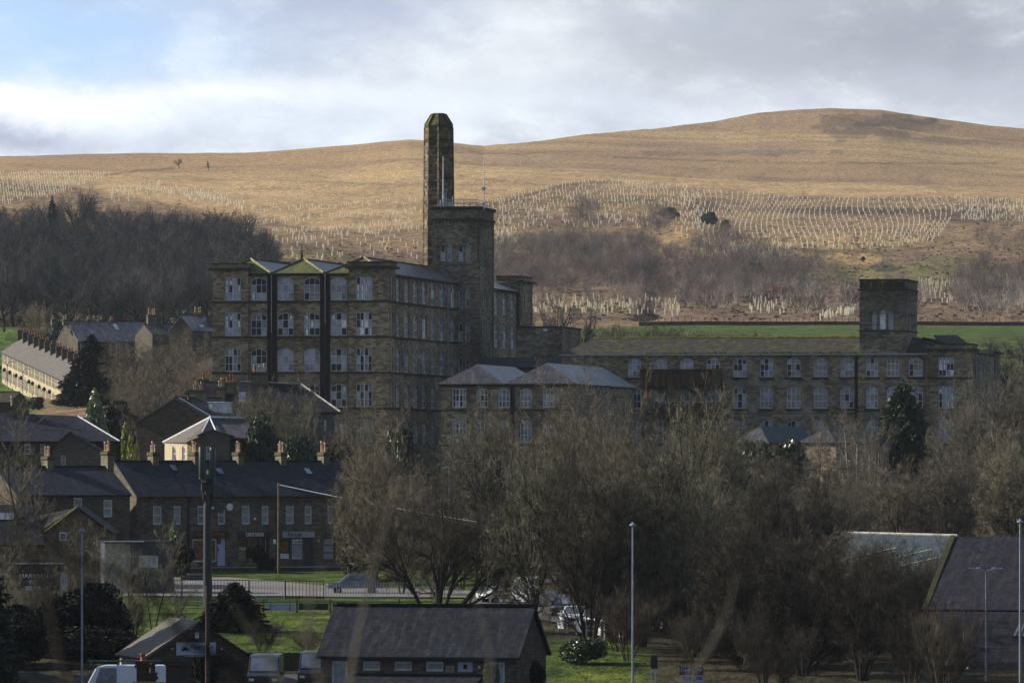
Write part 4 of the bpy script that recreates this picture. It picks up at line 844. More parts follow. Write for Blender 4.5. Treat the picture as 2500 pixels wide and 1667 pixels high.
    if i in(0,2,4):
        skylight(b,b.x((458,566,782)[i//2])+ .3,3.4 if i else 3.9,ze+(zr-ze)*((3.4 if i else 3.9)/5)+.12,.7,1.1,math.atan2(zr-ze,5),'glass_pale' if i==4 else 'glass')
    shops.append(b)
for i,(px,pots) in enumerate(((374,4),(476,3),(582,4),(686,4),(790,3))):
    b=shops[i]; xx=b.x(px,5.0) if i else b.x(px,5.0); O=-b.o.z; zr=zs(1131,400)+O
    chimney(b.root,xx,5.0,zr-1.2,zs(1103,px)+O,.62,1.35,pots,ph=.85)
b=Bld('stone_house','lower end house of the terrace with one white sash window, left of the shops','house',322,604,-10.2,SR,'stone shops and houses of the terrace'); O=10.2
xl=b.x(40); hz=lambda py:(HR-py)*606/F+O
house(b,xl,-.2,10,-2,hz(1206),hz(1142),'dark_house_stone','slate_blue','x',.3,[b.op((xl,0),(-.2,0),253,275.5,hz(1261),hz(1219),cols=1,rows=2,frame='white_paint',pane='net_curtain',bar=.09),b.op((xl,0),(-.2,0),268,282,hz(1316),hz(1291),cols=1,rows=1,frame='white_paint',pane='glass_dark',bar=.09),b.op((xl,0),(-.2,0),180,202,hz(1240),hz(1214),cols=1,rows=1,frame='white_paint',pane='glass',bar=.09)])
chimney(b.root,b.x(262,5.2),5.2,hz(1165),hz(1101),.62,1.6,5,ph=.8); chimney(b.root,b.x(116,5.2),5.2,hz(1160),hz(1113),.62,1.5,5,ph=.8)
# pavement terrace and low wall in front of the shops
b=Bld('retaining_wall','low dark stone retaining wall in front of the shops','wall',470,602,-10.6,SR); xr_=b.x(930); m=MB('dark_house_stone').box(0,xr_,0,.4,-1,.95); m.mat('concrete_pale').box(-.05,xr_,-.05,.45,.95,1.02); m.build('wall',b.root)
# --- octagonal-ended house with hipped roof
b=Bld('stone_villa','pale stone house with hipped slate roof and white leaded hips, left side in full sun','house',457,690,-6,0); O=6
def vz(py,d=690): return (HR-py)*d/F+O
def vp(px,d): w=W(px,0,d); return (w.x-b.o.x,w.y-b.o.y)
A=vp(402,706);B_=vp(457,690);C_=vp(487,689.2);E=vp(625,692);G=(vp(640,712)); H_=vp(560,716)
ez=vz(1079); 
b.face(A,B_,-2,ez,[b.op(A,B_,p0,p1,vz(1125),vz(1089),cols=1,rows=2,frame='white_paint',pane='glass',bar=.1) for (p0,p1) in ((420.5,427),(444.5,451.5))],mat='lit_stone')  # sun and shade put into the wall colours: pale side, grey front
b.face(B_,C_,-2,vz(1068),[b.op(B_,C_,467.5,476,vz(1106),vz(1087),cols=1,rows=1,frame='white_paint',pane='glass')],mat='half_lit_stone')
b.face(C_,E,-2,vz(1068),[b.op(C_,E,546,557,vz(1123),vz(1089),cols=1,rows=2,frame='white_paint',pane='glass',bar=.1)],mat='grey_house_stone')
g0=vp(487,687);g1=vp(560,687); b.face(g0,g1,-2,vz(1062,687),[b.op(g0,g1,503,513,vz(1127),vz(1089),cols=1,rows=2,frame='white_paint',pane='glass',bar=.1)],mat='grey_house_stone')
m=b.wall.mat('grey_house_stone'); gm=((g0[0]+g1[0])/2-.3,g0[1]); m.poly([(g0[0],g0[1],vz(1062,687)),(g1[0],g1[1],vz(1062,687)),(gm[0],gm[1],vz(1049,687))])
m.mat('half_lit_stone').poly([(*vp(487,689.2),-2),(*g0,-2),(*g0,vz(1062)),(*vp(487,689.2),vz(1062))]); m.mat('grey_house_stone').poly([(*E,-2),(*G,-2),(*G,ez),(*E,ez)])
b.done()
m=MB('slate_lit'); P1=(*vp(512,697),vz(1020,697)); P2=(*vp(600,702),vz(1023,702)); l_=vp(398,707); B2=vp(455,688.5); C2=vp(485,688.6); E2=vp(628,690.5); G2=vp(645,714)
m.slab([(*l_,ez),(*B2,ez),P1],.15); m.slab([(*B2,ez),(*C2,vz(1066)),P1],.15)  # left slopes in paler slate, sunlight put into the colour
m.mat('slate_hip_grey').slab([(*C2,vz(1066)),(*E2,vz(1070)),P2,P1],.15); m.mat('slate_sheen').slab([(*E2,ez),(*G2,ez),P2],.15); m.slab([(*l_,ez),P1,P2,(*G2,ez)],.15)
gv=(gm[0],gm[1]-.3); m.mat('slate_lit').slab([(g0[0]-.3,gv[1],vz(1062,687)),(gm[0],gv[1],vz(1047,687)),(gm[0],gm[1]+5,vz(1047,687)),(g0[0]-.3,gm[1]+4,vz(1062,687))],.12); m.mat('slate_hip_grey').slab([(g1[0]+.3,gv[1],vz(1062,687)),(gm[0]+.002,gv[1],vz(1047,687)),(gm[0]+.002,gm[1]+5,vz(1047,687)),(g1[0]+.3,gm[1]+4,vz(1062,687))],.12)
for q in (l_,): m.mat('lead_white').tube([(*q,ez+.05),(P1[0],P1[1],P1[2]+.05)],.10,6)
for px,py in ((493,1059),(529,1059)): w=vp(px,690.5); m.tube([(*w,vz(py,690.5)+.15),(P1[0],P1[1],P1[2]+.08)],.085,6)
m.tube([(P1[0],P1[1],P1[2]+.1),(P2[0],P2[1],P2[2]+.1)],.13,6); m.build('roof',b.root)
# --- gabled houses between villa and mill
b=Bld('gabled_house','tall dark stone gable end house with white dormer and a big row of chimney pots','house',335,718,-7,-20); O=7
def hz(py,d=720): return (HR-py)*d/F+O
xr=b.x(523); house(b,0,xr,13,-2,hz(1030),hz(973),'dark_house_stone','slate_hip_grey','y',.3)
xm=xr/2
chimney(b.root,xm+.1,1.2+5,hz(985),hz(950),1.5,.8,6,ph=.7); o=chimney(b.root,b.x(459,.5),.6,hz(1010),hz(975),.5,.5,1,ph=.45,potm='terracotta')
m=MB('white_paint'); y0=4.5; xd=b.x(512,y0); m.mat('white_paint').box(xd,xd+1.75,y0-.3,y0+2.0,hz(1008),hz(983)); m.mat('lead_white').box(xd-.15,xd+1.9,y0-.45,y0+2.1,hz(983),hz(980.5)); dm=m.build('dormer',b.root)
fm,pm=window_mesh(1.2,1.0,0,2,1,'white_paint','glass',0); wo=link(bpy.data.objects.new('window',fm)); wo.parent=dm; wo.location=(xd+1.0,y0-.33,hz(1006)+.05)
m=MB('white_metal').tube([(xm+.3,0.2,hz(973)+.1),(xr,.2,hz(1028)+.25)],.07,5).build('verge',b.root)
b=Bld('gabled_house','smaller stone gable house with tall stacks, behind the white dormer','house',455,742,-5,-20); O=5
hz=lambda py:(HR-py)*744/F+O
house(b,0,b.x(533),9,-2,hz(960),hz(936),'shop_stone','slate_hip_grey','y',.3)
chimney(b.root,b.x(497,4),4,hz(950),hz(925),.9,.6,1,potm='terracotta',ph=.6); chimney(b.root,b.x(540,-.6),-.5,hz(1010),hz(945),1.0,.7,3,ph=.9); chimney(b.root,b.x(563,2),2,hz(960),hz(933),1.3,.7,3,potm='terracotta',ph=.75)
b=Bld('dark_roofed_house','long stone house with a big dark slate roof, below the tall mill','house',827,736,-6,0); O=6
hz=lambda py:(HR-py)*738/F+O
xl=b.x(560); ops=[b.op((xl,0),(0,0),p0,p1,hz(r1),hz(r0),cols=2,rows=2,frame='white_paint',pane='glass',bar=.09) for (p0,p1,r0,r1) in ((735,743,1022,1050),(765,771,1018,1054),(791,797,1024,1052),(817,825,1026,1054),(720,727,1020,1040))]
b.face((xl,0),(0,0),-2,hz(1006),ops,mat='grey_house_stone'); b.face((0,0),(0,10),-2,hz(1006),[],mat='grey_house_stone'); m=b.wall; m.poly([(0,10,-2),(xl,10,-2),(xl,10,hz(1006)),(0,10,hz(1006))]); m.poly([(xl,10,-2),(xl,0,-2),(xl,0,hz(1006)),(xl,10,hz(1006))]); b.done()
m=MB('slate_dark'); xr1=b.x(735,5.5); xr0=b.x(585,5.5); m.slab([(xl,-.4,hz(1006)),(.2,-.4,hz(1006)),(xr1,5.5,hz(937)),(xr0,5.5,hz(931))],.18); m.slab([(.2,-.4,hz(1006)),(.2,10.3,hz(1006)),(xr1,5.5,hz(937))],.16); m.slab([(xl,10.3,hz(1006)),(.2,10.3,hz(1006)),(xr1,5.5,hz(937)),(xr0,5.5,hz(931))],.16)
m.mat('concrete_pale').tube([(.2,-.4,hz(1005)),(xr1,5.5,hz(936))],.11,6); m.tube([(xr1,5.5,hz(936)),(xr0,5.5,hz(930))],.11,6); m.build('roof',b.root)
MB('white_paint').box(b.x(583,1),b.x(600,1),.5,1.4,hz(982),hz(957)).build('dormer',b.root)
chimney(b.root,b.x(634,5.5),5.5,hz(945),hz(907),1.9,1.0,3,mat='chimney_stone',ph=.8)
# --- sunlit terrace climbing the hill: thirteen houses, each a thing
Af=np.array(W(5,858,1300)); Bf=np.array(W(184,941,1188)); NH=13; stp=(Bf-Af)/NH; hv=stp.copy(); ln=math.hypot(stp[0],stp[1]); ux,uy=stp[0]/ln,stp[1]/ln; nx,ny=-uy*-1,-ux*-1   # back direction
bx,by=-uy,ux
if bx<0: bx,by=-bx,-by
# axes: u along the street (towards us), v to the back, w up; sloping with the street
def P3(u,v,w): return (ux*u+bx*v,uy*u+by*v,w+stp[2]*u/ln)
def hx(m,u0,u1,v0,v1,w0,w1): return m.hexa([P3(u0,v0,w0),P3(u0,v1,w0),P3(u1,v1,w0),P3(u1,v0,w0),P3(u0,v0,w1),P3(u0,v1,w1),P3(u1,v1,w1),P3(u1,v0,w1)])
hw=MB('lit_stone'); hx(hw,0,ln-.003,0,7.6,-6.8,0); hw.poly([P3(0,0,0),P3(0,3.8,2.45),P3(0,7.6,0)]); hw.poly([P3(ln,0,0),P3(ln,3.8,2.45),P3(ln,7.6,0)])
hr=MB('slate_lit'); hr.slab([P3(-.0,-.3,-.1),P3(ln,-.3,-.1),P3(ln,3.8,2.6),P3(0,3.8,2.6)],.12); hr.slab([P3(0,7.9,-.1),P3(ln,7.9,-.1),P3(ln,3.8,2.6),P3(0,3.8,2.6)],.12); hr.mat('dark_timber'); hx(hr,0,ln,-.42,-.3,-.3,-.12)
hst=MB('dark_house_stone'); hx(hst,.1,.75,3.0,4.6,2.0,4.1); hst.mat('moss_stone'); hx(hst,.0,.85,2.9,4.7,4.1,4.3)
hwn=MB('glass_dark'); hx(hwn,0,.95,-.03,.02,0,2.0); hpane=MB('white_paint'); hx(hpane,.1,.85,-.05,-.031,.97,1.03)
hdoor=MB('dark_timber'); hx(hdoor,0,1.0,-.03,.02,0,2.4)
mw,mr,ms,mwn,mp,mdo=hw.mesh('wall'),hr.mesh('roof'),hst.mesh('chimney'),hwn.mesh('window'),hpane.mesh('glazing_bar'),hdoor.mesh('door')
mpot=MB('terracotta').lathe([(.16,0),(.13,.1),(.12,.6),(.16,.65),(.15,.75)],0,0,8).mesh('chimney_pot')
ordn=['farthest','twelfth','eleventh','tenth','ninth','eighth','seventh','sixth','fifth','fourth','third','second','nearest']
rr=random.Random(8)
def child(me,nm,par,loc): o=link(bpy.data.objects.new(nm,me)); o.parent=par; o.location=loc; return o
for k in range(NH):
    p=Af+stp*k; root=tag(empty('terraced_house',tuple(p)),(ordn[k]+' house from our end of the sunlit stone terrace') if 0<k<NH-1 else ('%s house of the sunlit stone terrace climbing the hill'%ordn[k]),'house','houses of the sunlit terrace')
    child(mw,'wall',root,(0,0,0)); child(mr,'roof',root,(0,0,0)); c=child(ms,'chimney',root,(0,0,0))
    for j in range(rr.choice((1,2,2,3))): child(mpot,'chimney_pot',c,P3(.42,3.3+j*.5,4.3))
    for u,w_,dd in ((.9,-2.35,0),(2.9,-2.35,0),(5.0,-2.35,0),(6.9,-2.35,0),(.9,-5.4,0),(2.9,-5.4,0),(4.9,-5.9,1),(6.9,-5.4,0)):
        if u+1.2>ln: continue
        o=child(mdo if dd else mwn,'door' if dd else 'window',root,P3(u,0,w_))
        if not dd: child(mp,'glazing_bar',o,(0,0,0))
MBk=MB('basket').lathe([(.05,-.45),(.3,-.3),(.36,0),(.25,.25),(.05,.4)],0,0,8).mesh('hanging_basket')
for k,f_ in enumerate((.03,.09,.17,.26,.33,.44,.49,.58,.65,.72)):
    q=Af+(Bf-Af)*f_; o=link(bpy.data.objects.new('hanging_basket',MBk)); o.location=(q[0]-bx*.75,q[1]-by*.75,q[2]-3.0); tag(o,'dark hanging basket on the sunlit terrace front, %s from its far end'%('first','second','third','fourth','fifth','sixth','seventh','eighth','ninth','tenth')[k],'hanging basket','hanging baskets on the terrace')
for k,f_ in enumerate((.30,.52)):
    q=Af+(Bf-Af)*f_; o=MB('galvanised').tube([(0,0,0),(0,0,6.3),(.3,-.1,6.8),(1.3,-.3,6.9)],.09,6).build('street_lamp'); o.location=(q[0]-bx*3,q[1]-by*3,q[2]-7); tag(o,('farther','nearer')[k]+' lamp post standing in front of the sunlit terrace','street lamp','lamps of the terrace street')
# --- grey roofed terrace above
b=Bld('grey_roofed_terrace','long stone terrace with silvery grey roof and six chimney stacks, above the sunlit row','building',190,1340,8,24); O=-8
hz=lambda py,d=1343:(HR-py)*d/F-8
xr=b.x(388); ops=[b.op((0,0),(xr,0),p,p+4.5,hz(866),hz(840),cols=1,rows=2,frame='white_paint',pane='glass',bar=.12) for p in (196,206,268,283,310,341,355)]
house(b,0,xr,12.5,-4,hz(832),hz(786,1348),'dark_house_stone','slate_sheen','x',.35,ops)
for px in (129,157,186,215,243,271): chimney(b.root,b.x(px+2,6.2),6.25,hz(795,1348),hz(780,1348),1.0,.7,2,ph=.75,potm='buff_clay')
skylight(b,b.x(283,4.3),4.3,hz(832)+(hz(786,1348)-hz(832))*4.3/6.25+.16,1.0,2.4,math.atan2(hz(786)-hz(832),6.25),'lead_white')
for px in (281,291,306): MB('galvanised').tube([(b.x(px),-.15,hz(834)),(b.x(px),-.15,-3)],.1,5).build('downpipe',b.root)
b=Bld('stone_house','stone house with one big stack between the silvery roof and the mill','house',372,1330,6,24); hz=lambda py,d=1334:(HR-py)*d/F-6
house(b,0,b.x(452),10,-4,hz(818),hz(792),'dark_house_stone','slate_blue','x',.3); chimney(b.root,b.x(370,5),5,hz(800),hz(768),1.9,1.1,4,ph=1.1,mat='grey_house_stone')
b=Bld('stone_house','narrow gable house with skylight against the left edge of the tall mill','house',415,1300,6,-22); hz=lambda py,d=1303:(HR-py)*d/F-6
house(b,0,b.x(470),16,-4,hz(805),hz(772),'dark_house_stone','slate_sheen','y',.3); chimney(b.root,b.x(483,9),9,hz(800),hz(762),1.8,1.1,4,ph=1.0,mat='grey_house_stone'); chimney(b.root,b.x(512,10),10,hz(800),hz(768),1.1,1.0,1,ph=1.0,potm='terracotta',mat='grey_house_stone')
MB('lead_white').slab([(b.x(488,3),3,hz(797)),(b.x(500,4),3.0,hz(799)),(b.x(502,5),4.4,hz(794)),(b.x(489,5),4.4,hz(792))],.08).build('roof_window',b.root)
# --- houses lower left
b=Bld('slate_roofed_house','wide house with dark slate roof and front gable, left below the sunlit terrace','house',283,664,-9,4); O=9
hz=lambda py,d=668:(HR-py)*d/F+9
xl=b.x(-60); b.face((xl,0),(0,0),-2,hz(1074),[b.op((xl,0),(0,0),60,74,hz(1108),hz(1084),cols=1,rows=2,frame='white_paint'),b.op((xl,0),(0,0),98,110,hz(1108),hz(1084),cols=1,rows=2,frame='white_paint')],mat='dark_house_stone'); b.face((0,0),(0,9),-2,hz(1074),mat='dark_house_stone')
x0,x1=b.x(128,-3),b.x(252,-3); b.face((x0,-3),(x1,-3),-2,hz(1100),[b.op((x0,-3),(x1,-3),150,160,hz(1135),hz(1112),cols=1,rows=2,frame='white_paint')],mat='grey_house_stone'); m=b.wall.mat('grey_house_stone'); xm=b.x(173,-3); m.poly([(x0,-3,hz(1100)),(x1,-3,hz(1100)),(x1,-3,hz(1098)),(xm,-3,hz(1056)),(x0,-3,hz(1092))]); m.poly([(x0,0,-2),(x0,-3,-2),(x0,-3,hz(1092)),(x0,0,hz(1092))]); m.poly([(x1,-3,-2),(x1,0,-2),(x1,0,hz(1098)),(x1,-3,hz(1098))]); b.done()
m=MB('slate_brown'); xa_,xb_=b.x(60,5),b.x(190,5); m.mat('slate_blue').slab([(xl,-.4,hz(1077)),(.3,-.4,hz(1077)),(xb_,5,hz(1016)),(xl,5,hz(1004))],.16); m.slab([(.3,-.4,hz(1077)),(.3,10,hz(1077)),(xb_,5,hz(1016))],.16)
m.slab([(x0-.3,-3.3,hz(1096)),(xm,-3.3,hz(1052)),(xm,4,hz(1052)),(x0-.3,3,hz(1096))],.14); m.mat('slate_sheen').slab([(x1+.3,-3.3,hz(1102)),(xm+.002,-3.3,hz(1052)),(xm+.002,4,hz(1052)),(x1+.3,4,hz(1102))],.14); m.mat('lead_white').tube([(.35,-.4,hz(1076)),(xb_,5,hz(1015))],.07,5); m.build('roof',b.root)
chimney(b.root,b.x(29,5),5,hz(1020),hz(990),.7,1.2,3,ph=.8)
b=Bld('stone_house','small stone house with mossy roof at the left edge','house',24,900,2,-15); hz=lambda py,d=902:(HR-py)*d/F-2
house(b,b.x(-70),0,8,-4,hz(982),hz(958),'dark_house_stone','slate_brown','x',.3)
# --- clubhouse group
b=Bld('clubhouse','brown rendered gable clubhouse with mossy verge beside a dark slate roof','clubhouse',115,560,-11.6,0); O=11.6
hz=lambda py,d=560:(HR-py)*d/F+O
x1=b.x(268); xm=b.x(190); plain('brown_render',(.115,.088,.055),.9,.3,1.0,.1)
b.face((0,0),(x1,0),-1,hz(1296),[b.op((0,0),(x1,0),146,162,hz(1319),hz(1299),cols=1,rows=1,frame='white_paint',pane='glass',bar=.08)] and [],mat='brown_render'); b.wall.mat('brown_render').poly([(0,0,hz(1296)),(x1,0,hz(1296)),(xm,0,hz(1240))]); b.face((x1,0),(x1,9),-1,hz(1296),mat='brown_render'); b.done()
fm,pm=window_mesh(.55,.7,0,1,1,'white_paint','glass',0); wo=link(bpy.data.objects.new('window',fm)); wo.parent=b.root; wo.location=(b.x(154),-.06,hz(1319)); po=link(bpy.data.objects.new('pane',pm)); po.parent=wo
m=MB('slate_brown'); yr=9; m.slab([(-.35,-.3,hz(1300)),(xm,-.3,hz(1237)),(xm,yr,hz(1237)),(-.35,yr,hz(1300))],.15); m.mat('slate_dark').slab([(x1+.3,-.3,hz(1300)),(xm+.002,-.3,hz(1237)),(xm+.002,yr,hz(1237)),(x1+.3,yr,hz(1300))],.15)
m.mat('moss_verge').tube([(-.2,-.32,hz(1298)),(xm,-.32,hz(1236))],.06,5); m.mat('slate_dark').slab([(b.x(-80),1,hz(1330)),(-.36,1,hz(1330)),(b.x(95,7),7,hz(1233)),(b.x(-80),7,hz(1233))],.15); m.mat('slate_brown').slab([(b.x(95,4),3,hz(1300)),(xm-.2,3,hz(1238)),(xm-.2,8,hz(1238)),(b.x(85,8),8,hz(1262))],.1)
m.build('roof',b.root); MB('brown_render').box(b.x(-80),-.01,1.4,7,-1,hz(1331)).build('wall',b.root)
for p0 in (2,20): skylight(b,b.x(p0,4),5.0,hz(1262),.95,1.0,.75,'glass_pale')
m=MB('black_iron'); m.box(b.x(20),b.x(170),-2.4,-.01,hz(1381),hz(1373)); m.mat('lead_white').box(b.x(20),b.x(160),-2.45,-2.401,hz(1375),hz(1372.5)); m.mat('dark_house_stone').box(b.x(20),b.x(170),-2.0,-.01,-1,hz(1381)-.003); m.build('extension',b.root)
o=MB('navy_board').box(b.x(50),b.x(123),-2.12,-2.0,hz(1428),hz(1396)).build('shop_sign',b.root) if 'navy_board' in MATS else None
if o is None: plain('navy_board',(.012,.014,.022),.5,.2,2); o=MB('navy_board').box(b.x(50),b.x(123),-2.12,-2.003,hz(1428),hz(1396)).build('club_sign',b.root)
text_mesh('MARSDEN',.5,'white_lettering','lettering',o,(b.x(87),-2.13,hz(1404.5)),0,width=2.4); text_mesh('FC',.5,'white_lettering','lettering',o,(b.x(85),-2.13,hz(1420)),0,width=.6)
MB('faded_frame').box(b.x(66),b.x(122),-2.08,-2.003,hz(1456),hz(1429)).build('shutter',b.root); MB('faded_frame').box(b.x(151),b.x(169),-2.08,-2.003,hz(1440),hz(1397)).build('door',b.root)
b=Bld('cabin','dark grey clad flat-roofed cabin with a pale window, right of the clubhouse','cabin',425,548,-11.4,12); O=11.4; hz=lambda py,d=548:(HR-py)*d/F+O
x0=b.x(322); b.face((x0,0),(0,0),-.5,hz(1323),[b.op((x0,0),(0,0),340,387,hz(1384),hz(1355),cols=3,rows=1,frame='faded_frame',pane='glass_pale',bar=.08)],mat='dark_cladding'); m=b.wall.mat('dark_cladding'); m.poly([(0,0,-.5),(0,3,-.5),(0,3,hz(1323)),(0,0,hz(1323))]); m.mat('pale_render').poly([(x0-2.2,.6,-.5),(x0,.6,-.5),(x0,.6,hz(1325)),(x0-2.2,.6,hz(1325))]); m.mat('dark_cladding').poly([(x0,0,-.5),(x0,3,-.5),(x0,3,hz(1323)),(x0,0,hz(1323))]); m.poly([(0,3,-.5),(x0-2.2,3,-.5),(x0-2.2,3,hz(1325)),(0,3,hz(1323))]); m.poly([(x0-2.2,3,-.5),(x0-2.2,.6,-.5),(x0-2.2,.6,hz(1325)),(x0-2.2,3,hz(1325))]); b.done()
m=MB('black_iron').box(x0-2.3,.1,-.1,3.1,hz(1323),hz(1320)); m.mat('lead_white').box(x0-2.3,x0+1,-.12,-.101,hz(1322),hz(1319)); m.build('roof',b.root)
# --- florist's shop, bottom left
b=Bld('florist_shop','small dark stone gable building with white script sign, beside the white van','shop',357,410,-14.6,14); O=14.6; hz=lambda py,d=410:(HR-py)*d/F+O
x1=b.x(607); xm=x1/2
b.face((0,0),(x1,0),-.5,hz(1599),[],mat='dark_house_stone'); b.wall.mat('dark_house_stone').poly([(0,0,hz(1599)),(x1,0,hz(1599)),(xm,0,hz(1518))]); b.face((0,9),(0,0),-.5,hz(1599),mat='pale_render'); b.face((x1,0),(x1,9),-.5,hz(1599),mat='dark_house_stone'); b.done()
m=MB('slate_lit'); slate('slate_florist_lit',(.15,.13,.105),(.10,.088,.072),.28,.1,.6,.1,.3); m.mat('slate_florist_lit').slab([(-.3,-.35,hz(1606)),(xm,-.35,hz(1515)),(xm,9,hz(1515)),(-.3,9,hz(1606))],.14); m.mat('slate_dark').slab([(x1+.3,-.35,hz(1606)),(xm+.002,-.35,hz(1515)),(xm+.002,9,hz(1515)),(x1+.3,9,hz(1606))],.14); m.mat('black_iron').box(.5,x1-.5,-.5,-.01,hz(1622),hz(1616)); m.build('roof',b.root)  # left slope paler, right slope dark: sunlight put into the slate colours
u0,u1=b.x(430),b.x(526); o=MB('sign_blue_white').box(u0,u1,-.12,-.01,hz(1599),hz(1568)).build('shop_sign',b.root) if 'sign_blue_white' in MATS else None
if o is None: plain('sign_blue_white',(.40,.46,.62),.5,.06,2); o=MB('sign_blue_white').box(u0,u1,-.12,-.01,hz(1599),hz(1568)).build('shop_sign',b.root)
text_mesh('Pearson',.52,'navy_board','lettering',o,((u0+u1)/2+.3,-.13,hz(1580)),0,shear=.5,width=1.5); text_mesh('FLORIST',.17,'galvanised','lettering',o,((u0+u1)/2+.2,-.13,hz(1592)),0,width=.8)
fl=MB('navy_board'); cx=u0+.55; czz=hz(1587)
for a in range(-4,5):
    an=R(90+a*22); fl.tube([(cx,-.135,czz),(cx+.16*math.cos(an),-.135,czz+.14*math.sin(an)),(cx+.30*math.cos(an),-.135,czz+.29*math.sin(an))],[.008,.03,.008],4)
for s_ in (-1,1): fl.tube([(cx,-.135,czz-.12),(cx+s_*.2,-.135,czz-.02),(cx+s_*.36,-.135,czz-.08)],[.008,.02,.006],4)
fl.build('flower_emblem',o)
text_mesh('FLOWERS WORK',.13,'white_lettering','lettering',b.root,((u0+u1)/2-.1,-.03,hz(1602)),0,width=1.3)
for px,py in ((419.5,1583),(540,1584.5),(465,1534)): MB('lamp_glass').lathe([(.0,-.06),(.06,-.03),(.06,.03),(.0,.06)],b.x(px),-.16,8).build('wall_lamp',b.root,loc=(0,0,hz(py)))
m=MB('white_paint').box(b.x(476),b.x(484),-.15,-.01,hz(1558),hz(1544)); m.mat('black_iron').box(b.x(478.5),b.x(481.5),-.17,-.151,hz(1550),hz(1546)); m.build('alarm_box',b.root)
# --- long slate-roofed building in the foreground
b=Bld('station_building','long single storey stone building with big plain slate roof, bottom centre','building',777,398,-14.7,-13); O=14.7; hz=lambda py,d=398:(HR-py)*d/F+O
x1=b.x(1268); ze=hz(1597,399); zr=hz(1476,403); dep=2*b.y(1301,x1)if 0 else 8.0
U0,U1=b.x(783),b.x(1262)
ops=[b.op((U0,0),(U1,0),p0,p1,z0,hz(1612),cols=1,rows=rw,frame='white_paint',pane='glass_pale',bar=.09) for (p0,p1,z0,rw) in ((808.7,848,hz(1698),1),(884.7,928,hz(1635),1),(962,1005,hz(1635),1),(1039,1082,hz(1636),1),(1116,1154,hz(1637),1),(1191,1232,hz(1698),1))]
b.face((U0,0),(U1,0),-.5,ze,ops,mat='shop_stone'); b.face((U1,0),(U1,dep),-.5,ze,[],mat='dark_house_stone'); m=b.wall.mat('dark_house_stone'); m.poly([(U1,0,ze),(U1,dep,ze),(U1,dep/2,zr-.1)]); m.poly([(U0,dep,-.5),(U0,0,-.5),(U0,0,ze),(U0,dep/2,zr-.1),(U0,dep,ze)]); m.poly([(U1,dep,-.5),(U0,dep,-.5),(U0,dep,ze),(U1,dep,ze)]); b.done()
m=MB('slate_big'); m.slab([(U0-.2,-.4,ze-.05),(U1+.25,-.4,ze-.05),(U1+.25,dep/2,zr),(U0-.2,dep/2,zr)],.15); m.mat('slate_dark').slab([(U0-.2,dep+.4,ze-.05),(U1+.25,dep+.4,ze-.05),(U1+.25,dep/2+.002,zr),(U0-.2,dep/2+.002,zr)],.15); m.mat('dark_timber').tube([(U0-.2,dep/2,zr+.03),(U1+.25,dep/2,zr+.03)],.11,6); m.mat('black_iron').box(U0-.2,U1+.2,-.55,-.401,ze-.22,ze-.06)
k=U0
rr=random.Random(2)
while k<U1: w_=rr.uniform(.25,.5); m.mat('slate_dark').box(k,k+w_-.03,dep/2-.13,dep/2+.13,zr+.02,zr+.13+rr.random()*.03); k+=w_
m.build('roof',b.root)
m=MB('slate_big'); m.slab([(b.x(850),-3.2,hz(1672)),(b.x(1182),-3.2,hz(1672)),(b.x(1182),-.02,hz(1642)),(b.x(856),-.02,hz(1642))],.12); m.mat('dark_house_stone').box(b.x(858),b.x(1175),-2.9,-.02,-.5,hz(1690)); m.build('lean_to',b.root)
o=MB('sign_grey').box(b.x(1089),b.x(1108.6),-.08,-.005,hz(1637.5),hz(1622)).build('notice_board',b.root); 
for i,(w_,r_) in enumerate(((.36,1625.5),(.42,1628.5),(.3,1631.5),(.4,1634.5))): MB('blue_lettering' if i%2 else 'red_paint').box(b.x(1099)-w_/2,b.x(1099)+w_/2,-.09,-.081,hz(r_+.9),hz(r_-.6)).build('lettering',o)
m=MB('lilac_paint').box(b.x(1116.5),b.x(1153.5),.08,.13,hz(1636),hz(1613)); m.build('shutter',b.root); m=MB('white_paint').box(b.x(1129),b.x(1143),.03,.079,hz(1632),hz(1616)); o=m.build('serving_hatch',b.root); MB('glass_dark').box(b.x(1131),b.x(1141),.0,.029,hz(1630),hz(1618)).build('pane',o)
MB('white_paint').box(b.x(1168),b.x(1173),-.12,-.005,hz(1627),hz(1622)).build('alarm_box',b.root)
# --- big slate roof right and green roofed hall
b=Bld('stone_hall','stone building with large slate roof stepping down to a lower roof, bottom right','building',2268,430,-13.5,-17); O=13.5; hz=lambda py,d=430:(HR-py)*d/F+O
x1=b.x(2680); ze=hz(1486,431); H=(b.y(2336,0)); zr=hz(1309,430+H); 
b.face((0,0),(x1,0),-.5,ze,[],mat='dark_house_stone'); b.face((0,2*H),(0,0),-.5,ze,mat='dark_house_stone'); b.wall.poly([(0,0,ze),(0,H,zr-.1),(0,2*H,ze)]); b.done()
m=MB('slate_big'); slate('slate_purple',(.030,.028,.042),(.011,.010,.016),.32,.05,.6,.05,.2); m.mat('slate_purple').slab([(-.1,-.2,ze),(x1,-.2,ze),(x1,H,zr),(-.1,H,zr)],.15); m.mat('slate_dark').slab([(-.1,2*H,ze),(x1,2*H,ze),(x1,H+.002,zr),(-.1,H+.002,zr)],.15); m.mat('moss_stone').slab([(-.45,-.2,ze+.05),(-.1,-.2,ze+.05),(-.1,H,zr+.1),(-.45,H,zr+.1)],.3)
m.mat('black_iron').tube([(0,-.3,ze-.02),(x1,-.3,ze-.02)],.1,6)
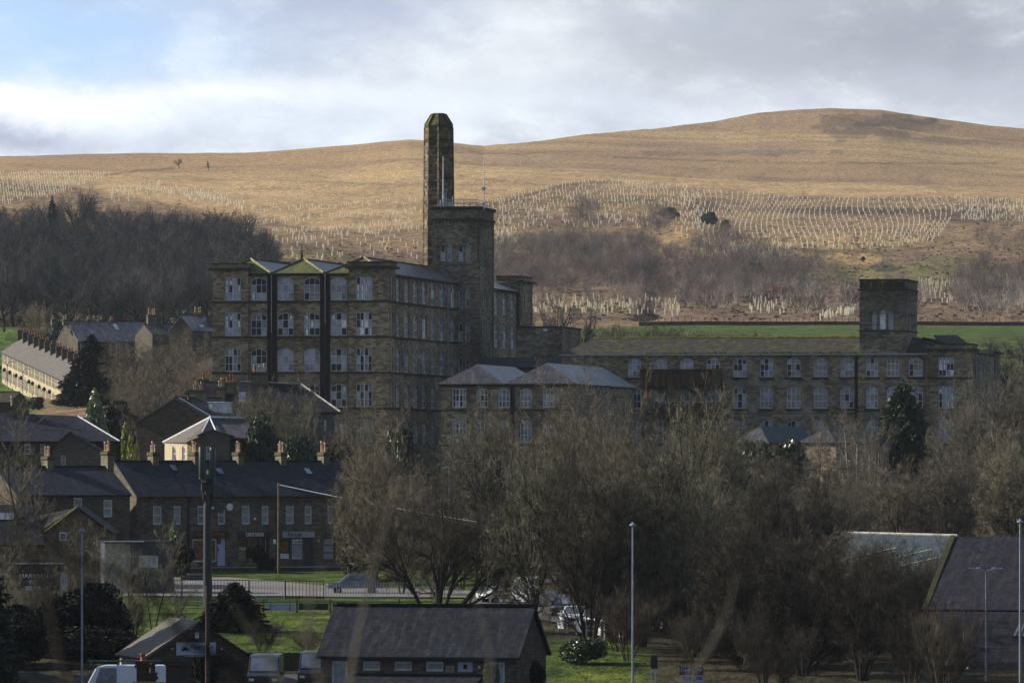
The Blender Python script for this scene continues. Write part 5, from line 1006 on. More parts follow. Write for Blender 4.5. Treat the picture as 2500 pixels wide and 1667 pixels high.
c0=b.x(2400,-4.5); m.mat('slate_purple').slab([(.1,-.42,ze-.12),(x1,-.42,ze-.12),(x1,-4.6,hz(1632)),(c0,-4.6,hz(1632))],.14); m.mat('sheet_blue_grey').slab([(b.x(2468,-4),-3.6,hz(1552)+.15),(x1,-3.6,hz(1552)+.15),(x1,-2,hz(1522)+.1),(b.x(2482,-2),-2,hz(1522)+.1)],.1)
m.build('roof',b.root)
m=MB('dark_house_stone'); m.poly([(.15,-.42,-.5),(c0,-4.5,-.5),(c0,-4.5,hz(1634)),(.15,-.42,ze-.2)]); m.mat('dark_house_stone').poly([(c0,-4.5,-.5),(x1,-4.5,-.5),(x1,-4.5,hz(1634)),(c0,-4.5,hz(1634))]); m.build('wing',b.root)
a_=MB('white_metal').tube([(b.x(2352,-4),-4,hz(1560)),(b.x(2352,-4),-4,hz(1538))],.03,5); a_.mat('black_iron').lathe([(.0,-.2),(.35,0),(.2,.3)],b.x(2368,-4),-4,10); a_.build('satellite_dish',b.root,loc=(0,0,0))
b=Bld('green_roofed_hall','large hall with grey-green ribbed sheet roof and three pale rooflight strips','hall',2030,520,-11.4,0); O=11.4
def Q(px,py,d): w=W(px,py,d); return (w.x-b.o.x,w.y-b.o.y,w.z-b.o.z)
TL,TR,BR,BL=Q(1960,1300,560),Q(2338,1310,545),Q(2283,1404,512),Q(2010,1446,505)
m=MB('steel_green').slab([TL,TR,BR,BL],.2); m.mat('concrete_pale').tube([(TL[0],TL[1],TL[2]+.12),(TR[0],TR[1],TR[2]+.12)],.12,6); m.mat('sheet_teal').tube([(BR[0],BR[1],BR[2]+.03),(BL[0],BL[1],BL[2]+.03)],.15,6); m.build('roof',b.root)
m=MB('dark_cladding'); m.poly([(BL[0],BL[1]+.3,-1),(BR[0],BR[1]+.3,-1),(BR[0],BR[1]+.3,BR[2]-.25),(BL[0],BL[1]+.3,BL[2]-.25)]); m.poly([(BL[0],BL[1]+.3,-1),(BL[0],BL[1]+.3,BL[2]-.25),(TL[0],TL[1],TL[2]-.25),(TL[0],TL[1],-1)]); m.poly([(TL[0],TL[1],-1),(TR[0],TR[1],-1),(TR[0],TR[1],TR[2]-.3),(TL[0],TL[1],TL[2]-.3)]); m.build('wall',b.root)
nv=(Vector(BR)-Vector(TL)).cross(Vector(TR)-Vector(TL)).normalized()
if nv.z<0: nv=-nv
def onroof(px,py):
    k=(px-1250)/F; kk=(HR-py)/F; dirv=Vector((k,1,kk)); o_=Vector((0,0,0))-Vector(b.o); tt=(Vector(TL)-o_).dot(nv)/dirv.dot(nv); return o_+dirv*tt
plain('rooflight_cream',(.50,.45,.27),.4,.1,2.0,.5)
for (a0,a1) in (((2188,1338),(2030,1373)),((2275,1342),(2115,1379)),((2297,1360),(2200,1382))):
    p=onroof(*a0)+nv*.05;q=onroof(*a1)+nv*.05; e=Vector((0,.55,.0)); e=(e-nv*e.dot(nv)); MB('rooflight_cream').slab([p,q,q+e,p+e],.05).build('rooflight',b.root)
# --- roof corner at bottom left, and the near house whose stack pokes into view
b=Bld('slate_roofed_shed','low shed roof with mossy slates in the bottom left corner','shed',186,360,-14.8,10); O=14.8; hz=lambda py,d=362:(HR-py)*d/F+O
house(b,b.x(-60),0,6,-.5,hz(1690),hz(1633,366),'dark_house_stone','slate_brown','x',.2)
b=Bld('stone_house','near house below the frame with only its brown chimney stack in view','house',330,330,-15.4,0); O=15.4; hz=lambda py,d=333:(HR-py)*d/F+O
house(b,-1,5,7,-.5,hz(1740),hz(1690,333),'dark_house_stone','slate_brown','x',.2); plain('dark_brick',(.045,.027,.02),.9,.4,5)
chimney(b.root,b.x(349,3),3,hz(1700),hz(1612),.62,.6,1,mat='dark_brick',cap='dark_brick',potm='dark_brick',ph=.35); chimney(b.root,b.x(373,2.6),2.6,hz(1700),hz(1640),.34,.5,1,mat='dark_brick',cap='dark_brick',potm='dark_brick',ph=.4)
MB('moss_stone').box(b.x(325,1),b.x(400,1),.5,1.5,hz(1668),hz(1661)).build('ridge_cap',b.root)
# ---------------------------------------------------------------- fences, signs, posts
def span(px0,d0,px1,d1,n): return [((px0+(px1-px0)*i/(n-1)-1250)*(d0+(d1-d0)*i/(n-1))/F,d0+(d1-d0)*i/(n-1)) for i in range(n)]
def railing(label,px0,px1,d,hgt,n,mat,tail='railing',grp=None,r=.022,post=.04,d1=None):
    P=span(px0,d,px1,d1 or d,n); x0,y0=P[0]; z0=tz(x0,y0); root=tag(empty('railing',(x0,y0,z0)),label,tail,grp); L=lambda i,z:(P[i][0]-x0,P[i][1]-y0,tz(*P[i])-z0+z)
    MB(mat).tube([L(i,hgt) for i in range(n)],.035,5).build('top_rail',root); MB(mat).tube([L(i,.12) for i in range(n)],.03,5).build('bottom_rail',root)
    bm=MB(mat)
    for i in range(n): bm.tube([L(i,.02),L(i,hgt+(.04 if i in(0,n-1) else 0))],post if i in(0,n-1) else r,5)
    bm.build('bars',root); return root
g_='iron railings along the road'
railing('dark iron railing panel between the phone mast and the open gate',517,607,534,1.62,13,'black_iron',grp=g_)
railing('pale barred gate in the roadside railings behind the holly',610,695,534,1.58,13,'galvanised','gate',grp=g_)
railing('dark iron railing panel to the right of the pale barred gate',697,790,534,1.55,12,'black_iron',grp=g_)
railing('pale picket railing left of the mast under the club board',426,496,534,1.6,12,'galvanised',grp=g_)
railing('long pale railing behind the bare tree and in front of the parked car',795,1085,536,1.3,44,'galvanised',grp=g_)
x0,y0=gp(440,506); z0=tz(x0,y0); r_=tag(empty('field_gate',(x0,y0,z0)),'green five-barred barrier beside the mast at the pitch edge','gate'); wd=(652-440)*506/F
plain('gate_green',(.035,.10,.075),.5,.2,2)
for k in range(5): MB('gate_green').tube([(0,0,.15+k*.22),(wd,0,.15+k*.22)],.03,5).build('rail',r_)
for k in range(6): MB('gate_green').tube([(wd*k/5,0,-.05),(wd*k/5,0,1.15)],.035,5).build('post',r_)
# pitch barrier with white banner
x0,y0=gp(610,500); z0=tz(x0,y0); r_=tag(empty('pitch_barrier',(x0,y0,z0)),'low green rail with wooden posts and a blank white banner beside the pitch','barrier')
def bx_(px): return (px-610)*500/F
def bz_(py): return (HR-py)*500/F-z0
MB('gate_green').box(bx_(610),bx_(1060),-.04,.04,bz_(1470),bz_(1467)).build('rail',r_)
for px in (643.5,725,806.5,890,975): m=MB('pole_wood').box(bx_(px-2.6),bx_(px+2.6),-.1,.1,-.1,bz_(1463)).build('post',r_)
m=MB('blue_sheet').box(bx_(650),bx_(720),-.06,-.041,bz_(1490),bz_(1473)).build('banner',r_); m=MB('black_iron'); 
for px in (661,708): m.box(bx_(px-.7),bx_(px+.7),-.09,-.061,bz_(1492),bz_(1468))
m.build('strap',r_); MB('navy_board').box(bx_(729),bx_(802),-.06,-.041,bz_(1488),bz_(1472)).build('dark_board',r_); MB('navy_board').box(bx_(812),bx_(886),-.06,-.041,bz_(1488),bz_(1472)).build('dark_board',r_)
# club board
x0,y0=gp(441,530); z0=tz(x0,y0); r_=tag(empty('club_sign',(x0,y0,z0)),'navy club board with white letters on posts, left of the mast','sign'); k=530/F
def sz(py): return (HR-py)*530/F-z0
MB('navy_board').box(0,57*k,-.03,.03,sz(1415),sz(1395)).build('panel',r_); m=MB('black_iron').box(.05,.13,.03,.1,0,sz(1396)).build('post',r_); MB('black_iron').box(55*k,57*k,.03,.1,0,sz(1396)).build('post',r_)
text_mesh('MARSDEN',.26,'sign_grey','lettering',r_,(34*k,-.04,sz(1401.5)),0,bold=.008,width=39*k); text_mesh('FOOTBALL CLUB',.18,'galvanised','lettering',r_,(34*k,-.04,sz(1409)),0,bold=.004,width=40*k)
m=MB('galvanised')
for a in range(5): an=R(200+a*35); m.tube([(7*k,-.04,sz(1405)),(7*k+.17*math.cos(an),-.04,sz(1405)+.17*math.sin(an))],[.045,.02],4)
m.build('emblem',r_)
# white balustrade, slatted fence, boundary fence
P=span(1362,470,1545,452,9); x0,y0=P[0]; z0=tz(x0,y0); r_=tag(empty('white_fence',(x0,y0,z0)),'white panelled rail fence between the tree trunks by the car park','fence')
for i in range(8):
    a,c=P[i],P[i+1]; 
    def pt(p,z): return (p[0]-x0,p[1]-y0,tz(*p)-z0+z)
    MB('white_metal').tube([pt(a,.95+.35),pt(c,.95+.35)],.05,5).build('top_rail',r_)
    if i%2==0:
        q=((a[0]*.4+c[0]*.6),(a[1]*.4+c[1]*.6)); m=MB('white_metal')
        m.hexa([(a[0]-x0,a[1]-y0-.02,tz(*a)-z0+.25),(q[0]-x0,q[1]-y0-.02,tz(*q)-z0+.25),(q[0]-x0,q[1]-y0+.02,tz(*q)-z0+.25),(a[0]-x0,a[1]-y0+.02,tz(*a)-z0+.25),(a[0]-x0,a[1]-y0-.02,tz(*a)-z0+1.05),(q[0]-x0,q[1]-y0-.02,tz(*q)-z0+1.05),(q[0]-x0,q[1]-y0+.02,tz(*q)-z0+1.05),(a[0]-x0,a[1]-y0+.02,tz(*a)-z0+1.05)]); m.build('panel',r_)
    MB('white_metal').tube([pt(a,0),pt(a,1.35)],.06,5).build('post',r_)
x0,y0=gp(1322,480); z0=tz(x0,y0); m=MB('fence_slats')
for i in range(9): m.box(i*.085*1.0,i*.085+.05,-.02,.02,.0,1.9-abs(i-4)*.02)
tag(m.build('slatted_screen',None,loc=(x0,y0,z0)),'short screen of upright yellow-lit timber slats beside the dark roof end','fence')
P=span(572,424,784,424,2); x0,y0=P[0]; z0=tz(x0,y0); r_=tag(empty('timber_fence',(x0,y0,z0)),'dark close-boarded timber fence behind the two dark vans','fence'); m=MB('dark_timber'); n_=40; wd=(784-572)*424/F
for i in range(n_): m.box(wd*i/n_,wd*(i+.93)/n_,-.02,.02,-.3,(HR-1592)*424/F-z0+.02*math.sin(i*2.1))
m.build('boards',r_); MB('dark_timber').box(0,wd,.02,.08,.2,.3).build('rail',r_)
# lamps and poles
def lamp(label,px,top,d,rad=.075,head='flat',mat='galvanised',grp='lamp posts of the station yard'):
    x,y=gp(px,d); z=tz(x,y); H=(HR-top)*d/F-z; r_=tag(empty('street_lamp',(x,y,z)),label,'street lamp',grp)
    MB(mat).tube([(0,0,-.2),(0,0,1.2),(0,0,1.25),(0,0,H)],[rad*1.35,rad*1.35,rad,rad*.75],10).build('pole',r_)
    if head=='flat':
        o=MB('galvanised').lathe([(.05,H),(.14,H-.05+.02),(.22,H+.03),(.16,H+.1),(.06,H+.16),(.05,H+.22)],0,0,12).build('lantern',r_); MB('lamp_glass').lathe([(.12,H-.04),(.2,H+.01),(.13,H+.005)],0,0,12).build('lens',o)
    elif head=='double':
        for s_ in (-1,1):
            o=MB('galvanised').hexa([(s_*.12,-.12,H-.02),(s_*1.05,-.14,H+.12),(s_*1.05,.14,H+.12),(s_*.12,.12,H-.02),(s_*.12,-.1,H+.06),(s_*1.05,-.1,H+.17),(s_*1.05,.1,H+.17),(s_*.12,.1,H+.06)]).build('lantern',r_); MB('lamp_glass').box(s_*.5-.12,s_*.5+.12,-.08,.08,H+.12,H+.2).build('lens',o)
    else:
        o=MB('white_metal').box(-.45,.15,-.1,.1,H-.06,H+.06).build('lantern',r_); MB('lamp_glass').box(-.5,-.3,-.09,.09,H-.12,H-.06).build('lens',o)
    return r_
lamp('tall grey post-top lamp in front of the brown clubhouse, far left',200,1297,392)
lamp('tall grey post-top lamp among the trunks right of centre',1545,1283,392)
lamp('tall grey post-top lamp at the right edge before the slate roof',2491,1275,388,.085)
lamp('slim double-armed lamp in front of the large slate roof',2407,1392,415,.05,'double')
lamp('slim white lamp post in front of the two-gabled block',1096,1140,598,.055,'side','white_metal','lamp posts of the village')
lamp('thin pale lamp post behind the spreading bare tree',1074,1246,560,.045,'side','galvanised','lamp posts of the village')
# telegraph poles and cable
x,y=gp(680,598); z=tz(x,y); r_=tag(empty('telegraph_pole',(x,y,z)),'slim wooden telegraph pole in front of the takeaway shop','pole'); H=(HR-1178)*598/F-z
MB('pole_wood').tube([(0,0,-.3),(0,0,H)],[.11,.085],8).build('shaft',r_); MB('galvanised').tube([(-.18,0,H-.3),(.18,0,H-.3)],.04,5).build('bracket',r_); MB('white_paint').box(-.48,-.22,-.12,-.05,(HR-1327)*598/F-z,(HR-1316)*598/F-z).build('notice',r_)
pts=[]
for i in range(25):
    u=i/24; px=682+u*(1560-682); d=598+u*(470-598); zl=W(682,1183,598).z*(1-u)+W(1560,1322,470).z*u-1.5*4*u*(1-u)*.5; pts.append(((px-1250)*d/F,d,zl))
tag(MB('galvanised').tube(pts,.035,4,False).build('overhead_cable'),'thin bright cable sagging right from the telegraph pole through the trees','cable')
x,y=gp(506.5,372); z=tz(x,y); r_=tag(empty('telegraph_pole',(x,y,z)),'dark reddish pole standing close in front of the phone mast','pole'); H=(HR-1428)*372/F-z; MB('rust_pole').tube([(0,0,-.3),(0,0,H)],[.15,.105],8).build('shaft',r_)
pts=[(W(506,1440,372)).lerp(W(1900,1560,380),u/20)+Vector((0,0,-1.6*4*(u/20)*(1-u/20))) for u in range(21)]
# phone mast
x,y=gp(506.5,500); z=tz(x,y); r_=tag(empty('phone_mast',(x,y,z)),'dark green phone mast with two tall aerial panels above the shop roof','mast'); k=500/F
def mz(py): return (HR-py)*k-z
MB('mast_dark').tube([(0,0,-.3),(0,0,mz(1235)),(0,0,mz(1175))],[.35,.31,.17],12).build('pole',r_)
for s_,p0,p1,tp,bt in ((-1,485.5,500,1091,1168),(1,512.5,526,1092,1169)):
    c=((p0+p1)/2-506.5)*k; w_=(p1-p0)*k/2; m=MB('mast_green').tube([(c,-.1,mz(bt)),(c,-.1,mz(bt)+.05),(c,-.1,mz(tp)-.05),(c,-.1,mz(tp))],[w_*.9,w_,w_,w_*.9],12); m.build('aerial_panel',r_,True)
    MB('mast_dark').tube([(c*.55,0,mz(1172)),(c*.55,0,mz(1088))],.06,6).build('support_pole',r_)
rr=random.Random(4); m=MB('black_iron')
for i in range(34):
    a=rr.uniform(-.42,.42); q=rr.uniform(-.3,.3); m.tube([(a,q,mz(1168)),(a*1.15+rr.uniform(-.06,.06),q,mz(1195)),(a*.8,q*.7,mz(1222)),(a*.45,q*.4,mz(1245))],.04,4)
m.build('cables',r_)
for (a,q,h0,h1) in ((-.28,-.2,1176,1196),(.3,-.2,1180,1205),(.05,-.3,1185,1210)): MB('mast_dark').box(a-.14,a+.14,q-.1,q+.1,mz(h1),mz(h0)).build('radio_unit',r_)
MB('white_metal').box(-.06,.08,-.35,-.25,mz(1157),mz(1147)).build('radio_unit',r_)
m=MB('mast_dark').lathe([(.36,-.18),(.38,.18)],.0,0,12); o=m.build('dish',r_); o.location=(.95,-.1,mz(1240)); o.rotation_euler=(R(75),R(10),0); MB('mast_dark').tube([(0,0,mz(1240)),(.95,0,mz(1240))],.05,5).build('dish_arm',r_)
MB('white_metal').lathe([(.0,-.12),(.13,0),(.0,.12)],.42,-.2,8).build('radio_unit',r_,loc=(0,0,mz(1240)))
# estate agent board and ticket pillar
x,y=gp(1690,385); z=tz(x,y); r_=tag(empty('letting_board',(x,y,z)),'navy and white letting boards on a post at the bottom, right of centre','sign'); k=385/F
def az(py): return (HR-py)*k-z
for j,(c0,c1) in enumerate(((1659,1691),(1694,1717))):
    o=MB('navy_board').box((c0-1690)*k,(c1-1690)*k,-.04,0,az(1642),az(1628)).build('panel',r_); text_mesh('DHP',.3,'blue_sheet','lettering',o,(((c0+c1)/2-1690)*k,-.05,az(1635.5)),0,bold=.01,width=(c1-c0)*k*.85)
    MB('red_dark').box((c0-1690)*k,(c1-1690)*k,-.045,.0,az(1647),az(1642.2)).build('panel',r_) if 'red_dark' in MATS else None
    if 'red_dark' not in MATS: plain('red_dark',(.12,.012,.02),.5,.1,2); MB('red_dark').box((c0-1690)*k,(c1-1690)*k,-.045,.0,az(1647),az(1642.2)).build('panel',r_)
    o=MB('blue_sheet').box((c0+4-1690)*k,(c1-1690)*k,-.04,0,az(1672),az(1648)).build('panel',r_); text_mesh('TO LET',.25,'blue_lettering','lettering',o,(((c0+c1+4)/2-1690)*k,-.05,az(1655)),0,bold=.012,width=(c1-c0-6)*k*.9)
MB('white_paint').box(-.05,.05,.01,.08,0,az(1630)).build('post',r_)
x,y=gp(1597,388); z=tz(x,y); r_=tag(empty('ticket_pillar',(x,y,z)),'dark ticket pillar on twin posts at the bottom between the tree trunks','pillar'); k=388/F
MB('navy_board').box(-8*k,8*k,-.12,.12,(HR-1631)*k-z,(HR-1598)*k-z).build('cabinet',r_); MB('lilac_paint').box(-8*k,-6*k,-.05,.05,0,(HR-1631)*k-z).build('post',r_); MB('lilac_paint').box(2*k,5*k,-.05,.05,0,(HR-1631)*k-z).build('post',r_)
# field fence at the hill foot
P=[]; 
r_=None; pts=[]
for i in range(0,60):
    px=1560+i*16; x_,y_=gp(px,1237); pts.append((x_,y_,tz(x_,y_)))
if pts:
    x0,y0,z0=pts[0]; r_=tag(empty('field_wall',(x0,y0,z0)),'long dry stone wall and fence along the top of the green field','wall'); m=MB('dark_house_stone'); f_=MB('pole_wood')
    for a,c in zip(pts,pts[1:]):
        A_=Vector(a)-Vector(pts[0]);C2_=Vector(c)-Vector(pts[0]); m.hexa([A_+Vector((0,-.3,-.5)),C2_+Vector((0,-.3,-.5)),C2_+Vector((0,.3,-.5)),A_+Vector((0,.3,-.5)),A_+Vector((0,-.2,.75)),C2_+Vector((0,-.2,.75)),C2_+Vector((0,.2,.75)),A_+Vector((0,.2,.75))]); f_.tube([A_+Vector((0,.5,0)),A_+Vector((0,.5,1.5))],.09,5)
    m.build('wall',r_); f_.build('posts',r_)
# ---------------------------------------------------------------- vehicles
def vehicle(name,label,cat,px,d,rz,body,kind='car',grp=None,L=4.3,Wd=1.75,Hh=1.45):
    x,y=gp(px,d); z=tz(x,y)+.16; root=tag(empty(name,(x,y,z),R(rz)),label,cat,grp); h=Hh
    if kind=='van': prof=[(-L/2,.35),(-L/2,.95),(-L/2+.75,1.15),(-L/2+1.55,h-.12),(-L/2+2.1,h),(L/2-.1,h),(L/2,h-.12),(L/2,.35)]
    else: prof=[(-L/2,.35),(-L/2+.03,.68),(-L/2+.95,.86),(-L/2+1.75,h-.05),(-L/2+2.3,h),(L/2-1.15,h-.06),(L/2-.35,.98),(L/2,.9),(L/2,.38)]
    m=MB(body); n=len(prof); hwid=[Wd/2 if zz<1.0 else Wd/2*(1-.16*(zz-1.0)/(h-1.0+.01) if kind!='van' else 1-.08*(zz-1)/(h-1)) for _,zz in prof]
    Lf=[(p[0],-w_,p[1]) for p,w_ in zip(prof,hwid)]; Rt=[(p[0],w_,p[1]) for p,w_ in zip(prof,hwid)]
    m.poly(Lf[::-1]); m.poly(Rt)
    for i in range(n): j=(i+1)%n; m.poly([Lf[i],Lf[j],Rt[j],Rt[i]])
    o=m.build('body',root); bv=o.modifiers.new('bevel','BEVEL'); bv.width=.05; bv.segments=2; bv.limit_method='ANGLE'
    bm=o.data; import bmesh; bb=bmesh.new(); bb.from_mesh(bm); bmesh.ops.remove_doubles(bb,verts=bb.verts,dist=1e-4); bb.to_mesh(bm); bb.free()
    wi=2 if kind=='van' else 2; a,c=prof[wi],prof[wi+1]; hw=hwid[wi+1]*.92
    dx,dz=c[0]-a[0],c[1]-a[1]; ll=math.hypot(dx,dz); nx_,nz_=-dz/ll*.03,dx/ll*.03
    MB('glass').hexa([(a[0]+dx*.06+nx_,-hw,a[1]+dz*.06+nz_),(a[0]+dx*.94+nx_,-hw*.95,a[1]+dz*.94+nz_),(a[0]+dx*.94+nx_,hw*.95,a[1]+dz*.94+nz_),(a[0]+dx*.06+nx_,hw,a[1]+dz*.06+nz_)]+[(a[0]+dx*.06,-hw,a[1]+dz*.06),(a[0]+dx*.94,-hw*.95,a[1]+dz*.94),(a[0]+dx*.94,hw*.95,a[1]+dz*.94),(a[0]+dx*.06,hw,a[1]+dz*.06)]).build('windscreen',root)
    for s_ in (-1,1):
        w1_=hwid[wi+1]; yy0=s_*(Wd/2-.0); zl=1.0; zh=h-.14; 
        def sy(zz): return s_*(Wd/2*(1-(.16 if kind!='van' else .08)*(zz-1.0)/(h-1.0))+.015)
        x0_=a[0]+.35; x1_=(prof[-4][0]-.1) if kind!='van' else a[0]+2.0
        pts_=[(x0_+.15,sy(zl),zl),(x1_,sy(zl),zl),(x1_-(.35 if kind!='van' else 0),sy(zh),zh),(c[0]+.25,sy(zh),zh)]
        mm=MB('glass'); mm.poly(pts_); mm.poly([(p[0],p[1]-s_*.02,p[2]) for p in pts_][::-1]); mm.build('side_window',root)
        MB('lamp_glass').box(-L/2-.02,-L/2+.1,s_*Wd*.36-.16,s_*Wd*.36+.16,.62,.78).build('headlight',root)
        MB('red_paint').box(L/2-.06,L/2+.02,s_*Wd*.42-.08,s_*Wd*.42+.08,.75,1.0).build('tail_light',root)
        for xw_ in (-L/2+.85,L/2-.85):
            t_=MB('tyre').tube([(xw_,s_*(Wd/2-.18),.32-.16),(xw_,s_*(Wd/2+.01),.32-.16)],.32,14).build('wheel',root); MB('galvanised').tube([(xw_,s_*(Wd/2+.011),.16),(xw_,s_*(Wd/2+.03),.16)],.19,10).build('rim',t_)
        MB(body).box(a[0]+.42,a[0]+.6,s_*(Wd/2+.02),s_*(Wd/2+.2),1.0,1.14).build('mirror',root)
    MB('black_iron').box(-L/2-.03,-L/2+.0,-.35,.35,.40,.56).build('grille',root)
    return root
v=vehicle('delivery_van','white high-roofed van with ladder rack parked beside the florist shop','van',288,384,2,'van_white','van',L=5.6,Wd=2.0,Hh=2.75)
for s_ in (-.7,.7): MB('gate_green').box(-1.8,2.5,s_-.04,s_+.04,2.95,3.02).build('roof_rack',v)
for xx in (-1.6,0,1.6): MB('gate_green').box(xx-.04,xx+.04,-.8,.8,2.75,2.96).build('roof_rack',v)
vehicle('parked_van','dark van facing us in front of the timber fence, left one','van',649,406,88,'car_dark','van',grp='dark vans by the fence',L=4.9,Wd=2.0,Hh=2.2)
vehicle('parked_van','dark van facing us, half behind the long slate-roofed building','van',772,409,88,'car_dark','van',grp='dark vans by the fence',L=4.9,Wd=2.0,Hh=2.2)
vehicle('parked_car','dark silver car on the road behind the pale railing','car',866,548,4,'car_silver','car',L=4.6,Hh=1.6)
vehicle('parked_car','white car behind the ridge of the long slate roof','car',1230,522,30,'car_white','car',L=4.2)
v=vehicle('emergency_van','white van with yellow and red flashes beside the slatted screen','van',1300,512,60,'car_white','van',L=5.2,Wd=2.0,Hh=2.3)
MB('yellow_paint').box(-1.2,2.2,-1.04,-1.005,1.3,1.6).build('stripe',v); MB('red_paint').box(-1.2,2.2,-1.04,-1.005,1.65,1.8).build('stripe',v)
vehicle('parked_car','dark blue estate car between the tree trunks by the white fence','car',1392,492,70,'car_dark','car',L=4.5,Hh=1.7)
vehicle('parked_car','small pale car with its front to the white fence','car',1405,478,80,'car_white','car',L=4.0,Hh=1.45)
vehicle('parked_car','pale car parked in front of the sunlit terrace','car',78,1160,10,'car_silver','car',L=4.2)
# ---------------------------------------------------------------- trees
def nrm(a): return a/np.maximum(np.linalg.norm(a,axis=-1,keepdims=True),1e-9)
def perp(d,rng):
    r=nrm(rng.normal(size=d.shape)); return nrm(r-d*np.sum(r*d,-1,keepdims=True))
def grow(P,D,L,nseg,wander,up,rng):
    pts=[P]; dirs=[D]; step=(L/nseg)[:,None]; g=np.array([0,0,1.0])
    for k in range(nseg):
        D=nrm(D+rng.normal(size=D.shape)*wander+g*up/nseg); P=P+D*step; pts.append(P); dirs.append(D)
    return np.stack(pts,1),np.stack(dirs,1)
def tubes(pts,r0,r1,sides):
    n,k,_=pts.shape; ax=nrm(pts[:,-1]-pts[:,0]); ref=np.where(np.abs(ax[:,2:3])<.8,np.array([[0,0,1.0]]),np.array([[1.0,0,0]])); u=nrm(np.cross(ax,ref)); v=np.cross(ax,u)
    t=np.linspace(0,1,k)[None,:]; r=(r0[:,None]*(1-t)+r1[:,None]*t)
    an=np.arange(sides)*2*np.pi/sides; ring=(u[:,None,:]*np.cos(an)[None,:,None]+v[:,None,:]*np.sin(an)[None,:,None])
    V=pts[:,:,None,:]+ring[:,None,:,:]*r[:,:,None,None]; V=V.reshape(-1,3)
    b=(np.arange(n)*k*sides)[:,None,None]+(np.arange(k-1)*sides)[None,:,None]; s=np.arange(sides)[None,None,:]; s2=(s+1)%sides
    Q=np.stack([b+s,b+s2,b+s2+sides,b+s+sides],-1).reshape(-1,4); return V,Q
def join(parts):
    V=[];Q=[];o=0
    for v,q in parts: V.append(v);Q.append(q+o);o+=len(v)
    return np.concatenate(V),np.concatenate(Q)
def gen_tree(name,seed,H,lv,bark,twig,stems=1,stem_ang=0,stem_len=.3,r0=.28,cut=2,base_r=.0,stem_up=.2,lean=.05):
    """lv: list of (children, length ratio, angle, up, segments, wander, radius ratio, sides, first fraction)"""
    rng=np.random.default_rng(seed); P=np.zeros((stems,3)); az=np.arange(stems)*2*np.pi/max(stems,1)+rng.random(stems); P[:,0]=np.cos(az)*base_r; P[:,1]=np.sin(az)*base_r
    a=np.radians(stem_ang)*(.5+rng.random(stems)); D=np.stack([np.cos(az)*np.sin(a),np.sin(az)*np.sin(a),np.cos(a)],-1); L=H*stem_len*(.8+.4*rng.random(stems)); Rr=np.full(stems,r0)*(.7+.5*rng.random(stems))
    pts,dirs=grow(P,D,L,6,.06,stem_up,rng); Rt=Rr*.5 if stem_len>.5 else Rr*.75; T=[tubes(pts,Rr,Rt,8)]; C=[]; RA,RB=Rr,Rt
    for li,(nc,lr,ang,up,ns,wd,rr,sd_,f0) in enumerate(lv):
        n,k,_=pts.shape; f=f0+(1-f0)*(np.arange(nc)[None,:]+rng.random((n,nc)))/nc; f=np.clip(f,0,.995); x=f*(k-1); i0=x.astype(int); w=(x-i0)[...,None]; idx=np.arange(n)[:,None]
        p=pts[idx,i0]*(1-w)+pts[idx,i0+1]*w; d=dirs[idx,i0+1]; rad=(RA[:,None]*(1-f)+RB[:,None]*f)
        p=p.reshape(-1,3); d=d.reshape(-1,3); rad=rad.reshape(-1); Ls=np.repeat(L,nc)*lr*(.65+.7*rng.random(n*nc))*(1.12-.45*f.reshape(-1) if li>0 else 1.0)
        an=np.radians(ang)*(.6+.8*rng.random(n*nc))[:,None]
        # golden-angle spread round the parent
        q=perp(d,rng); D=nrm(d*np.cos(an)+q*np.sin(an)); pts,dirs=grow(p,D,Ls,ns,wd,up,rng); RA=np.maximum(rad*rr,.011*H/15); RB=np.maximum(RA*.4,.007*H/15); L=Ls
        (T if li<cut-1 else C).append(tubes(pts,RA,RB,sd_))
    tv=join(T); cv=join(C); top=max(cv[0][:,2].max(),1e-3); wid=np.percentile(np.hypot(cv[0][:,0],cv[0][:,1]),97)*2
    return dict(trunk=mesh_np('trunk',*tv,[bark]),crown=mesh_np('crown',*cv,[twig]),H=top,Wd=wid)
def leaf_quads(c,n,s,rng,el=1.6,dirn=None):
    a=nrm(rng.normal(size=(n,3)) if dirn is None else dirn+rng.normal(size=(n,3))*.45); b=perp(a,rng); s=s*(.6+.8*rng.random((n,1)))
    V=np.stack([c-a*s*el*.5,c+b*s*.5,c+a*s*el*.5,c-b*s*.5],1).reshape(-1,3); Q=np.arange(n*4).reshape(-1,4); return V,Q
def gen_conifer(name,seed,H,Rb,n,mat,bark='bark_dark',s=.28,shape=1.0,lump=.25):
    rng=np.random.default_rng(seed); z=H*(.04+.96*(1-np.sqrt(rng.random(n)))) ; t=z/H; az=rng.random(n)*2*np.pi; prof=Rb*np.power(np.clip(1-t,0,1),shape)*np.clip(t*6+.35,0,1)
    bou=1+lump*np.sin(az*5+z*2.1)+lump*.8*np.sin(az*11-z*4.3+1)+lump*.6*(vnoise(az*4,z*1.6,seed)-.5)*2; r=prof*bou*np.power(rng.random(n),.33)
    c=np.stack([np.cos(az)*r,np.sin(az)*r,z-r*.22],-1); out=np.stack([np.cos(az),np.sin(az),np.full(n,-.15+.6*0)],-1); V,Q=leaf_quads(c,n,s,rng,2.2,out)
    m=MB(bark).tube([(0,0,-.2),(0,0,H*.95)],[Rb*.07,.02],7)
    return dict(trunk=m.mesh('trunk'),crown=mesh_np('crown',V,Q,[mat]),H=H,Wd=Rb*2)
